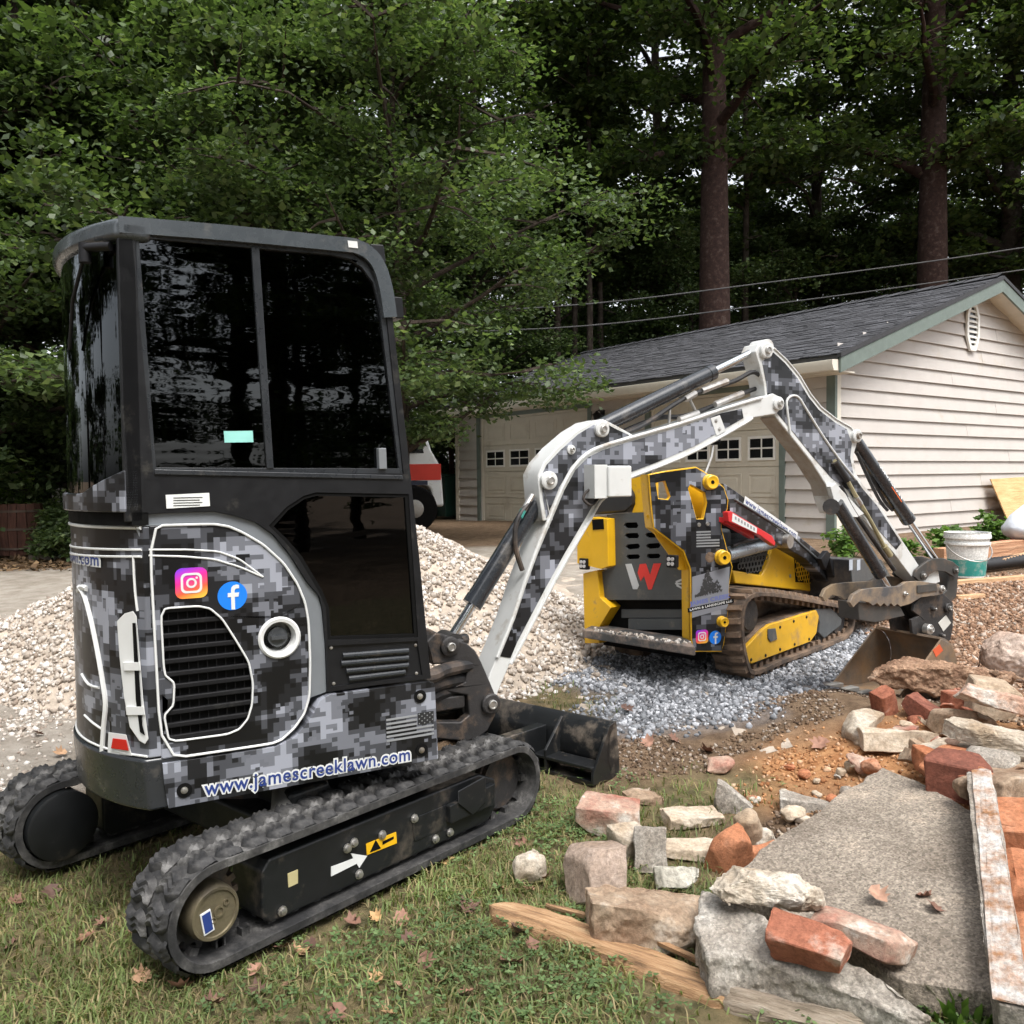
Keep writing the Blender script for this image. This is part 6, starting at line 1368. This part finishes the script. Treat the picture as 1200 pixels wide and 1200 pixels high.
rl_ = random.Random(5)
for x, y in lp_:
    p = GS(x, y); s = rl_.uniform(.045, .08) if y > 950 else rl_.uniform(.07, .10); on = 980 < x < 1130 and 1000 < y < 1130
    o = link('fallen_leaf', rl_.choice(LM), None, Matrix.Translation((p.x, p.y, p.z+(.02 if not on else .14))) @ Matrix.Rotation(rl_.uniform(0, 6.3), 4, 'Z') @ Matrix.Rotation(rl_.uniform(-.6, .6), 4, 'X') @ Matrix.Rotation(rl_.uniform(-.6, .6), 4, 'Y') @ Matrix.Scale(s, 4))
    if on: o.location = gz(x, y, .15)
    lab = ('on the flat concrete slab' if on else 'on the tan driveway gravel' if x < 100 and y < 900 else 'on the brown soil by the dozer blade' if y < 900 else 'in the clover beside the rotten timber' if x > 530 else 'on the lawn between timber and rubber track' if x > 400 else 'on the lawn beside the rubber track')
    tag(o, 'curled dry brown fallen leaf lying '+lab, 'leaf', 'fallen leaves '+lab)
# grass tuft of broad leaves at the slab foot
def tuft(name, label, base, n, h, spread, mat, seed, wd=.012, group=None, cat='plant'):
    r = random.Random(seed); m_ = MB(); m_2 = []
    for i in range(n):
        a = r.uniform(0, 6.28); rr_ = r.uniform(0, spread); b_ = Vector((rr_*math.cos(a), rr_*math.sin(a), 0)); L = h*r.uniform(.5, 1.1); d = Vector((math.cos(a), math.sin(a), 0))*r.uniform(.2, .9); w = wd*r.uniform(.6, 1.2); sd = Vector((-math.sin(a), math.cos(a), 0))*w
        p1 = b_+Vector((0, 0, L*.55))+d*L*.25; p2 = b_+Vector((0, 0, L*.85))+d*L*.7
        m_.add([b_-sd*.4, b_+sd*.4, p1+sd, p1-sd, p2], [(0, 1, 2, 3), (3, 2, 4)])
    o = m_.build('leaves', mat); o.name = name; o.location = base; return tag(o, label, cat, group)
def shrub(name, label, base, n, h, spread, mat, seed, size=.06, group=None, cat='plant'):
    r = random.Random(seed); C = []; m_ = MB()
    for i in range(n):
        a = r.uniform(0, 6.28); q = spread*r.random()**.6; z = h*r.uniform(.25, 1)*(1-.4*q/spread); C.append((q*math.cos(a), q*math.sin(a), z)); m_.tube([(q*.2*math.cos(a), q*.2*math.sin(a), 0), (q*.7*math.cos(a), q*.7*math.sin(a), z*.6), C[-1]], [.006, .005, .003], 4)
    o = empty(name, Matrix.Translation(base), label, cat, group); m_.build('stems', M('green stem', (.07, .09, .03), .7), o)
    V, Fc = leaves0(np.array(C), np.full(n, h*.22), 22, size); link('foliage', np_mesh('foliage', V, Fc, mat), o); return o
PLANT = leafy('broad leaves', [(0, (.06, .12, .03)), (.6, (.12, .22, .045)), (1, (.20, .32, .08))], .5, .35, 3., .25)
tuft('broadleaf_weed', 'bright green leafy weed growing at the foot of the slab', GS(1125, 1185), 90, .12, .14, PLANT, 3)
tuft('broadleaf_weed', 'second green leafy weed close against the upright painted block', GS(1165, 1175), 50, .10, .10, PLANT, 4)
# ------------------------------------------------------------------ things along the garage wall
BW = stone_mat('bucket plastic', (.55, .56, .54), (.70, .71, .69), (.76, .77, .75), 5., .1); TEAL = M('teal print', (.03, .28, .25), .5, var=.1, dirt=(.5, .5, .46), dirt_amt=.3, ds=12.)
pb_ = GS(1133, 674); pk = empty('paint_bucket', Matrix.Translation(pb_), 'dirty white plastic bucket with teal band by the garage', 'bucket'); db = (pb_-CAM).dot(_f); rb_ = 24*db/F; hb_ = 52*db/F
MB().lathe((0, 0, 0), (0, 0, 1), [(0, rb_*.80), (hb_*.5, rb_*.9), (hb_*.72, rb_*.95), (hb_*.73, rb_*1.03), (hb_*.78, rb_*1.03), (hb_*.79, rb_*.96), (hb_*.86, rb_*.98), (hb_*.87, rb_*1.05), (hb_*.92, rb_*1.05), (hb_*.98, rb_*1.02), (hb_, rb_*1.04), (hb_, rb_*.97), (hb_*.5, rb_*.86), (hb_*.03, rb_*.74)], 28).build('pail', BW, pk)
MB().lathe((0, 0, 0), (0, 0, 1), [(hb_*.04, rb_*.812), (hb_*.40, rb_*.885), (hb_*.40, rb_*.87), (hb_*.04, rb_*.80)], 28, True).build('teal_band', TEAL, pk)
MB().tube([(rb_*1.05*math.cos(a), rb_*1.05*math.sin(a)-.01, hb_*(.72-.34*math.sin(a-math.pi))) for a in np.linspace(math.pi, 2*math.pi, 14)], .006).build('handle', STEEL, pk)
PINE = wood_mat('pine plank', (.42, .24, .12), (.58, .36, .20), (.68, .46, .28), (2, 24, 24), 0.); PLY = wood_mat('plywood', (.46, .26, .10), (.60, .37, .17), (.70, .47, .24), (1.5, 4, 14), .0)
def plank(name, label, a, b_, w, h, mat, cat='plank'):
    a, b_ = Vector(a), Vector(b_); d = b_-a; L = d.length; M4 = Matrix.Translation(a) @ d.to_track_quat('X', 'Z').to_matrix().to_4x4()
    return tag(MB().box(0, L, -w/2, w/2, 0, h).build(name, mat, None, M4, bevel=.004), label, cat)
plank('lumber_plank', 'pale pine plank lying on the red earth before the bucket', GS(1118, 684), GS(1330, 668), .10, .045, PINE)
plank('lumber_offcut', 'short pale pine offcut lying on the red earth', GS(1120, 701), GS(1152, 699), .07, .04, PINE)
plank('lumber_beam', 'thick reddish wooden beam lying behind the bucket', GS(1100, 664)+Vector((0, 0, .0)), GS(1340, 634), .14, .22, wood_mat('red cedar', (.40, .19, .10), (.52, .28, .16), (.60, .36, .22), (2, 24, 24), 0.), 'beam')
plank('lumber_plank', 'thin wooden batten leaning over the black pipe', GS(1172, 668)+Vector((0, 0, .10)), GS(1330, 640)+Vector((0, 0, .22)), .07, .04, PINE)
a, b_ = GS(1152, 670), GS(1330, 648); m_ = MB(); d = b_-a; np_ = 90
m_.tube([a+d*(i/np_)+Vector((0, 0, .09)) for i in range(np_+1)], [.07 if i % 2 else .055 for i in range(np_+1)], 12)
tag(m_.build('drain_pipe', M('black corrugated plastic', (.02, .02, .022), .5), ang=60), 'black corrugated drain pipe lying along the wooden beam', 'pipe')
# plywood leaning on the wall, bag on top of red cloth
pp = GF.on(1164, 541, -.12); pq = GF.on(1180, 645, -.40)
tag(MB().prism([(0, 0), (2.2, 0), (2.2, 1.25), (-.05, 1.2)], 0, .018, lambda u, v, w: (pp.x+.12+u-.16*(v/1.2)+.0, -.50+v*.33-w, pq.z+v*.98)).build('plywood_sheet', PLY, None, GF.M), 'yellow plywood sheet leaning against the garage siding', 'plywood')
BAG = M('woven white bag', (.66, .70, .76), .6, var=.1, vs=12, bmp=.4, bs=25); bp_ = GS(1225, 650); bm = bmesh.new(); bmesh.ops.create_icosphere(bm, subdivisions=4, radius=1)
for v in bm.verts:
    z_ = v.co.z; v.co = Vector((v.co.x*.62*(1-.55*max(0, z_)), v.co.y*.34*(1-.4*max(0, z_)), z_*.48 if z_ > 0 else z_*.22)); v.co += v.normal*(.05*mn.fractal(v.co*4, 1, 2, 3)+.02*abs(mn.noise(v.co*14)))
me = bpy.data.meshes.new('bag'); bm.to_mesh(me); bm.free(); me.materials.append(BAG); smooth(me, 60); dbg = (bp_-CAM).dot(_f)
tag(link('sack', me, None, Matrix.Translation(bp_+Vector((.12, 0, .36)))), 'white woven sack slumped before the plywood sheet', 'sack')
bm = bmesh.new(); bmesh.ops.create_cube(bm, size=1); bmesh.ops.bevel(bm, geom=bm.edges[:], offset=.2, segments=2, affect='EDGES'); bmesh.ops.subdivide_edges(bm, edges=bm.edges[:], cuts=2)
for v in bm.verts: v.co = Vector((v.co.x*.9, v.co.y*.5, v.co.z*.16))+Vector((0, 0, .04*mn.noise(v.co*4)))
me = bpy.data.meshes.new('cloth'); bm.to_mesh(me); bm.free(); me.materials.append(M('red cloth', (.40, .02, .04), .8)); smooth(me, 50)
tag(link('folded_tarp', me, None, Matrix.Translation(bp_+Vector((0, .05, .13)))), 'folded red tarp under the white sack', 'tarp')
for i, (x, y, n, h, s) in enumerate(((1100, 660, 60, .42, .16), (1118, 652, 40, .35, .12), (1160, 642, 110, .42, .22), (1178, 640, 70, .36, .16), (985, 655, 50, .42, .14), (1000, 652, 40, .34, .12), (1060, 660, 40, .30, .15))):
    p = GS(x, y); b_ = GF.I @ p
    if b_.y > -.25: p = GF.M @ Vector((max(.2, b_.x), -.3, 0)); p.z = hz1(p.x, p.y)
    shrub('wall_weed', 'leafy green weeds growing along the garage wall foot', p, n//3, h*1.2, s, PLANT, 20+i, .075, 'weeds along the garage wall')
# ------------------------------------------------------------------ trees
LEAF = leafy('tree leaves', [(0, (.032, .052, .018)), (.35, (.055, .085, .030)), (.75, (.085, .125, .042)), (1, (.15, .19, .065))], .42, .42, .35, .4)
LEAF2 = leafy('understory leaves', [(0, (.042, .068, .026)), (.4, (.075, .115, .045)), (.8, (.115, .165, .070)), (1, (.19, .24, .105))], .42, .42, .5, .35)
BARK = stone_mat('bark', (.030, .022, .017), (.060, .046, .036), (.11, .09, .075), 7., 1.)
BARK_R = stone_mat('red brown bark', (.020, .010, .008), (.040, .021, .016), (.075, .052, .043), 9., 1.)
leaves = leaves0
def tree_kind(H, rt, z0, R, nl, sub, per, size, mat, bark, cr=(.55, 1.0), seed=1, lean=.02, top=True, upang=(.15, .75), spread_low=.8):
    """returns (trunk mesh, crown mesh): tapered trunk with limbs, leaves in sprays along the limbs"""
    r = random.Random(seed); m = MB(); path = []; x = y = 0.
    for i in range(13):
        t = i/12; path.append(Vector((x, y, H*.93*t-.3))); x += r.gauss(0, lean)*H/12; y += r.gauss(0, lean)*H/12
    m.tube(path, [rt*(1.35 if i == 0 else 1)*(1-.82*(i/12)**1.1) for i in range(13)], 12)
    C = []; Rr = []
    for k in range(nl):
        t = (k+r.random())/nl; zz = z0+(H*.95-z0)*t; j = min(11, int(zz/(H*.93)*12)); f = zz/(H*.93)*12-j; b = path[j]*(1-f)+path[min(12, j+1)]*f
        prof = math.sin(math.pi*(.16+.80*t))**.8 if spread_low > .5 else (1-t)**.6; L = R*prof*r.uniform(.7, 1.1); a = k*2.4+r.uniform(-.5, .5); up = r.uniform(*upang)
        d = Vector((math.cos(a), math.sin(a), up)).normalized(); P = [b]; rr0 = rt*.32*(1-.6*t)+.015
        for i in range(1, 6): P.append(P[-1]+d*L/5); d = (d+Vector((r.gauss(0, .16), r.gauss(0, .16), r.gauss(-.06, .10)))).normalized()
        m.tube(P, [rr0*(1-.85*i/5) for i in range(6)], 6)
        for i in range(sub):
            q = r.uniform(.25, 1.0); j = min(4, int(q*5)); f = q*5-j; c = P[j]*(1-f)+P[j+1]*f; a2 = r.uniform(0, 6.28); l2 = L*r.uniform(.12, .36)
            e = c+Vector((math.cos(a2), math.sin(a2), r.uniform(-.15, .35)))*l2; m.tube([c, (c+e)/2+Vector((0, 0, .05)), e], [.025, .016, .006], 4)
            C.append(e); Rr.append(r.uniform(*cr)); 
            if r.random() < .5: C.append((c+e)/2); Rr.append(r.uniform(*cr)*.8)
    tr = m.mesh('trunk', bark, 60); V, Fc = leaves(np.array([tuple(c) for c in C]), np.array(Rr), per, size)
    return tr, np_mesh('crown', V, Fc, mat)
KA = tree_kind(21, .36, 6.5, 5.2, 30, 8, 74, .20, LEAF, BARK, (.6, 1.15), 3)
KB = tree_kind(18, .28, 3.5, 4.6, 32, 8, 74, .18, LEAF, BARK, (.55, 1.05), 5)
KC = tree_kind(10, .15, .9, 3.6, 30, 8, 84, .135, LEAF2, BARK, (.45, .85), 7, .03)
KD = tree_kind(8.2, .12, 1.5, 3.6, 34, 9, 120, .088, LEAF2, BARK, (.35, .70), 11, .03)
KE = tree_kind(23, .46, 8.5, 5.6, 26, 8, 80, .19, LEAF, BARK_R, (.6, 1.15), 13, .006)
KF = tree_kind(17, .10, 6.0, 2.4, 18, 5, 70, .17, LEAF, BARK, (.5, .95), 17, .02)
def tree(name, kind, x, y, rot, s, label, group, sz=None):
    z = hz1(x, y); o = empty(name, Matrix.Translation((x, y, z-.1)) @ Matrix.Rotation(rad(rot), 4, 'Z') @ Matrix.Diagonal((s, s, sz or s, 1)), label, 'tree', group)
    link('trunk', kind[0], o); link('crown', kind[1], o); return o
def at_px(px, d): q = dep(px, 560, d); return q.x, q.y
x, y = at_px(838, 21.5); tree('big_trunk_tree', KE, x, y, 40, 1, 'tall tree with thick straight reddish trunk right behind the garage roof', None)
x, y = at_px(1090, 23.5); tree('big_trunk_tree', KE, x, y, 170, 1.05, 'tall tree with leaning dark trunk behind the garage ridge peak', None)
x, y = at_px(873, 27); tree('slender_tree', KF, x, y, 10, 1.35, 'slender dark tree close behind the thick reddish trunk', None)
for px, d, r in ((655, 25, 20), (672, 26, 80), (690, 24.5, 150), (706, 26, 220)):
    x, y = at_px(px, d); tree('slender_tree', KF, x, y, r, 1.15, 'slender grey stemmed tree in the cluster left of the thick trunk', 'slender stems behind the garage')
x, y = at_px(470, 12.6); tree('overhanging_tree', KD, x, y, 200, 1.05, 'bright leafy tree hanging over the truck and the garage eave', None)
x, y = at_px(300, 13.5); tree('understory_tree', KC, x, y, 90, .95, 'dense leafy understory tree directly behind the black cab', None)
WHERE = lambda px: 'above the barrel planters' if px < 140 else 'behind the roof of the black cab' if px < 480 else 'between cab and thick reddish trunk' if px < 838 else 'between the two thick trunks' if px < 1090 else 'beyond the garage gable peak'
WD = ('tall leafy woodland tree standing in the dense woods behind the yard', 'tall woodland trees behind the yard'); UD = ('bushy understory tree filling the edge of the woods', 'understory trees at the wood edge')
rt = random.Random(21)
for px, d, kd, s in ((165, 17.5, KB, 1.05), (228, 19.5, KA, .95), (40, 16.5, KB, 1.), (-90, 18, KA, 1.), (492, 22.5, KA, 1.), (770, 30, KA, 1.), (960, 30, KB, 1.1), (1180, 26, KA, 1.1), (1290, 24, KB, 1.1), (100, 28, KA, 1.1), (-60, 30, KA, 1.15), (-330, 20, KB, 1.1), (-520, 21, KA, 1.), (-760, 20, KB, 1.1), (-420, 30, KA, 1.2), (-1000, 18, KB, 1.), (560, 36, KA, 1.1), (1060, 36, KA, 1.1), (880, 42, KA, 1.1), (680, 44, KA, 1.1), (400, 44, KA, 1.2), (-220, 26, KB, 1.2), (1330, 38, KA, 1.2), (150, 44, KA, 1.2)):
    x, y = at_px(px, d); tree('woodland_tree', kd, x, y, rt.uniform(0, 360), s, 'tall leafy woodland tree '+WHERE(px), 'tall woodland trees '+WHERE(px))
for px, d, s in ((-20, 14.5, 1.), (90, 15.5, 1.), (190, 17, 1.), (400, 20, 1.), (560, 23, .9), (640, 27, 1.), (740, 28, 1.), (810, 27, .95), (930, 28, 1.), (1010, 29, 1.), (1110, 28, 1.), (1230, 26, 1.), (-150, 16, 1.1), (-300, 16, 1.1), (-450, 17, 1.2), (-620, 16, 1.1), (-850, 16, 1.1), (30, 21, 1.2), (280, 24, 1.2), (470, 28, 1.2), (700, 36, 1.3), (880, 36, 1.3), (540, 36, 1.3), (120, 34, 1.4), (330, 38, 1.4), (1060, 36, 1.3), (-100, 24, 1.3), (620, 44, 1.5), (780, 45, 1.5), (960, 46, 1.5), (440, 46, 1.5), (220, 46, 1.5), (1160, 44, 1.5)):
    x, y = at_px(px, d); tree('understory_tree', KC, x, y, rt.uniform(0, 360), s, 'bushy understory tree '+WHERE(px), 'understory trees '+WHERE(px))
# trees on the camera's side of the yard: they show as reflections in the cab glass
for x, y, kd, s in ((7, -15, KA, .85), (12, -12, KB, .9), (0, -17, KA, .9), (17, -8, KA, .9), (10, -20, KA, 1.), (-8, -15, KB, 1.), (16, -15, KA, 1.), (22, -3, KB, 1.), (-15, -7, KB, 1.), (-16, 3, KB, 1.), (-19, 8, KB, 1.), (4, -22, KA, 1.)):
    tree('yard_tree', kd, x, y, rt.uniform(0, 360), s, 'tall leafy tree on the near side of the yard reflected in the cab glass', 'trees on the near side of the yard')
for x, y, s in ((7, -12, 1.), (11, -9, 1.), (2, -14, 1.), (15, -11, 1.1), (-6, -13, 1.1), (-14, -1, 1.), (-17, 5, 1.1)):
    tree('yard_shrub', KC, x, y, rt.uniform(0, 360), s, 'leafy shrub on the near side of the yard reflected in the cab glass', 'shrubs on the near side of the yard')

# ------------------------------------------------------------------ power lines
WIRE = M('cable', (.05, .05, .05), .6)
for lab, pts in (('upper overhead power cable crossing behind the garage roof', [(-10, 380, 18.8), (300, 372, 18.5), (640, 360, 18), (900, 331, 18.6), (1200, 290, 19), (1500, 235, 19)]), ('lower overhead power cable close above the garage ridge', [(300, 392, 18.8), (640, 385, 18.4), (900, 357, 19), (1200, 316, 19.4), (1500, 270, 19.4)])):
    tag(MB().tube(catmull([dep(x, y, d) for x, y, d in pts], 6), .013, 6).build('power_cable', WIRE), lab, 'cable')
# ------------------------------------------------------------------ things at the far left
BAR = wood_mat('barrel stave', (.035, .014, .010), (.075, .028, .018), (.12, .05, .03), (20, 20, 2)); 
def barrel(px, py, r, h, label, mat, hoop):
    p = GS(px, py); o = empty('barrel_planter', Matrix.Translation(p), label, 'planter'); N = 16
    for i in range(N):
        a0, a1 = 2*math.pi*i/N, 2*math.pi*(i+.93)/N; m = MB(); v = []
        for z, k in ((0, .86), (h*.5, 1.), (h, .92)):
            for a in (a0, a1):
                for rr_ in (r*k, r*k-.025): v.append((rr_*math.cos(a), rr_*math.sin(a), z+.05))
        f = []
        for s in (0, 4): f += [(s, s+2, s+6, s+4), (s+1, s+5, s+7, s+3), (s, s+4, s+5, s+1), (s+2, s+3, s+7, s+6)]
        m.add(v, f+[(0, 1, 3, 2), (8, 10, 11, 9)]).build('stave', mat, o)
    for z, k in ((.14, .93), (h*.55, 1.005), (h*.9, .95)): MB().lathe((0, 0, z*1.), (0, 0, 1), [(0, r*k), (0, r*k+.008), (.035, r*k+.008), (.035, r*k)], 24, True).build('hoop', hoop, o)
    MB().lathe((0, 0, h*.93), (0, 0, 1), [(0, .01), (0, r*.86), (.03, r*.86), (.05, .01)], 20).build('soil', M('dark soil', (.03, .022, .016), .95), o); return o
barrel(25, 652, .36, .82, 'dark red wooden barrel planter standing on the leaf litter', BAR, M('rusty hoop', (.10, .075, .06), .6, metal=.4))
barrel(-12, 648, .34, .78, 'ochre wooden planter tub beside the dark red barrel', wood_mat('ochre stave', (.16, .09, .03), (.28, .17, .07), (.36, .24, .11), (20, 20, 2)), M('rusty hoop', (.10, .075, .06), .6))
p = GS(10, 650); shrub('planter_shrub', 'bright yellow green shrub growing behind the wooden tubs', p+Vector((-.2, .55, 0)), 90, 1.5, .6, leafy('lime leaves', [(0, (.10, .18, .02)), (1, (.22, .34, .05))], .5, .4, 3., .3), 9, .09, None, 'shrub')
# dark picket fence and stacked timber edging
fp0, fp1 = GS(-60, 640), GS(330, 636); d = fp1-fp0; o = empty('picket_fence', Matrix.Translation(fp0) @ d.to_track_quat('X', 'Z').to_matrix().to_4x4(), 'dark metal picket fence behind the barrel planters', 'fence'); L = d.length; FM = M('fence metal', (.012, .012, .013), .5)
PK_ = MB().box(-.011, .011, -.011, .011, .05, 1.25).mesh('picket', FM)
for i in range(int(L/.13)): link('picket', PK_, o, Matrix.Translation((i*.13, 0, 0)))
for z in (.16, 1.08): MB().box(0, L, -.016, .016, z, z+.04).build('rail', FM, o)
OLDW = wood_mat('old sleeper', (.05, .04, .03), (.12, .095, .07), (.18, .15, .12), (2, 20, 20))
for i, (z, nm) in enumerate(((0., 'lower weathered timber sleeper edging the planting bed'), (.15, 'upper weathered timber sleeper edging the planting bed'))): plank('timber_sleeper', nm, GS(38, 655)+Vector((0, 0, z)), GS(330, 652)+Vector((0, .1*i, z)), .16, .13, OLDW, 'sleeper')
n = 5200; px = rng.uniform(-150, 330, n); 
P = []
for i in range(1400):
    q = G3(rng.uniform(-200, 330), rng.uniform(634, 668)); P.append((q.x, q.y, hz1(q.x, q.y)+.01))
V, Fc = leaves(np.array(P), np.full(len(P), .12), 3, .10, .1, 0.)
tag(link('leaf_litter', np_mesh('leaf_litter', V, Fc, leafy('litter leaves', [(0, (.05, .03, .015)), (.5, (.14, .085, .045)), (1, (.26, .17, .09))], .8, .1, 1., .3))), 'brown leaf litter along the edge of the driveway', 'leaf litter', kind='stuff')
x, y = at_px(60, 13.5)
for i, (px, d, h, s) in enumerate(((62, 13.4, .7, .3), (76, 13.4, .6, .3), (40, 14.6, 1.1, .5), (85, 13.0, .6, .3), (100, 14, 1.2, .5), (-40, 13.8, 1.2, .6))):
    x, y = at_px(px, d); shrub('bed_shrub', 'low dark green shrub in the planting bed behind the sleepers', Vector((x, y, hz1(x, y))), 60, h*1.2, s*1.3, LEAF2, 40+i, .09, 'shrubs in the planting bed', 'shrub')
# house glimpsed through the leaves
x, y = at_px(58, 30); ho = empty('neighbour_house', Matrix.Translation((x, y, hz1(x, y))) @ Matrix.Rotation(rad(20), 4, 'Z'), 'pale house glimpsed through the trees beyond the fence', 'house')
MB().box(-3, 3, 0, 6, 0, 3.2).build('wall', M('pale house paint', (.50, .50, .46), .7), ho); MB().px([(-.4, 3.15), (6.4, 3.15), (3, 5.0)], -3.4, 3.4).build('roof', SHM, ho)
for xx_ in (-1.8, .2, 1.9): 
    w = MB().box(xx_-.5, xx_+.5, -.04, .0, .9, 2.3).build('window', WLINE, ho); MB().box(xx_-.42, xx_+.42, -.05, -.045, .98, 2.22).build('pane', PANE, w)
# ------------------------------------------------------------------ white van beside the garage
VD = 16.2; vp = dep(521, 640, VD); VF = Frame((vp.x, vp.y, hz1(vp.x, vp.y)), 78)
va = empty('step_van', VF.M, 'white step van with red side stripe parked beyond the gravel pile', 'van'); VW = M('van white', (.66, .68, .68), .4, var=.05, dirt=(.35, .34, .31), dirt_amt=.15)
vs = [(-6, .45), (-6, 2.9), (-.85, 2.9), (-.60, 2.72), (-.22, 1.5), (-.05, 1.2), (0, .45), (-.18, .45), (-.26, .8), (-.55, .95), (-.85, .8), (-.95, .45)]
MB().py(vs, 0, 2.1).build('body', VW, va, bevel=.05, seg=3)
w = MB().py([(-.98, 1.45), (-.98, 2.35), (-.60, 2.35), (-.36, 1.45)], -.006, .004).build('window', PANE, va, bevel=.003); MB().box(-.78, -.74, -.012, -.005, 1.46, 2.33).build('window_bar', FG, w)
MB().box(-5.9, -.05, -.006, .002, .95, 1.25).build('red_stripe', M('van red', (.55, .035, .02), .45, var=.08), va); MB().box(-5.9, -.3, -.005, .002, .86, .94).build('dark_stripe', M('van navy', (.02, .025, .05), .5), va)
MB().box(-.62, -.50, -.16, -.02, 1.5, 1.85).build('mirror', RUB, va, bevel=.02); MB().box(-1.25, -1.21, -.03, 0, 1.3, 1.6).build('door_handle', RUB, va)
for x in (-.55, -4.4):
    t = MB().lathe((x, -.02, .42), (0, 1, 0), [(0, .24), (0, .40), (.03, .43), (.22, .43), (.25, .40), (.25, .2)], 24).build('wheel', RUB, va); MB().lathe((x, -.03, .42), (0, 1, 0), [(0, .05), (.0, .12), (.02, .22), (.03, .25)], 18).build('rim', STEEL, t)
# bin and lean-to beside the garage end
bx_ = GF.M @ Vector((.35, WL+.9, 0)); bx_.z = hz1(bx_.x, bx_.y); bo = empty('wheelie_bin', Matrix.Translation(bx_) @ Matrix.Rotation(rad(30), 4, 'Z'), 'dark green wheelie bin standing beside the garage end', 'bin'); GB = M('bin green', (.012, .05, .038), .5)
m = MB().add([(-.24, -.26, .05), (.24, -.26, .05), (.24, .26, .05), (-.24, .26, .05), (-.30, -.33, 1.0), (.30, -.33, 1.0), (.30, .36, 1.0), (-.30, .36, 1.0)], [(3, 2, 1, 0), (4, 5, 6, 7), (0, 1, 5, 4), (1, 2, 6, 5), (2, 3, 7, 6), (3, 0, 4, 7)]); m.build('tub', GB, bo, bevel=.02)
MB().box(-.32, .32, -.36, .40, 1.0, 1.06).build('lid', GB, bo, bevel=.015); MB().cyl((-.28, .38, .95), (.28, .38, .95), .018).build('handle', GB, bo)
for s in (-1, 1): MB().cyl((s*.25, .30, .12), (s*.31, .30, .12), .12).build('wheel', RUB, bo)
lt = empty('lean_to', GF.M, 'open wooden lean to with dark posts at the garage end', 'shelter'); LT = wood_mat('shelter timber', (.12, .09, .06), (.25, .20, .14), (.34, .28, .2), (3, 20, 20))
for X in (.9, 4.0): MB().box(X, X+.1, WL+1.7, WL+1.8, -.6, 2.0).build('post', BAR, lt)
MB().add([(.5, WL+.05, 2.25), (.5, WL+2.1, 1.75), (.5, WL+2.1, 1.93), (.5, WL+.05, 2.43), (.6, WL+.05, 2.25), (.6, WL+2.1, 1.75), (.6, WL+2.1, 1.93), (.6, WL+.05, 2.43)], [(0, 1, 2, 3), (7, 6, 5, 4), (0, 4, 5, 1), (1, 5, 6, 2), (2, 6, 7, 3), (3, 7, 4, 0)]).build('beam', LT, lt)
MB().add([(.4, WL+.03, 2.46), (.4, WL+2.3, 1.93), (4.3, WL+2.3, 1.93), (4.3, WL+.03, 2.46), (.4, WL+.03, 2.52), (.4, WL+2.3, 1.99), (4.3, WL+2.3, 1.99), (4.3, WL+.03, 2.52)], [(3, 2, 1, 0), (4, 5, 6, 7), (0, 1, 5, 4), (1, 2, 6, 5), (2, 3, 7, 6), (3, 0, 4, 7)]).build('roof', SHM, lt)
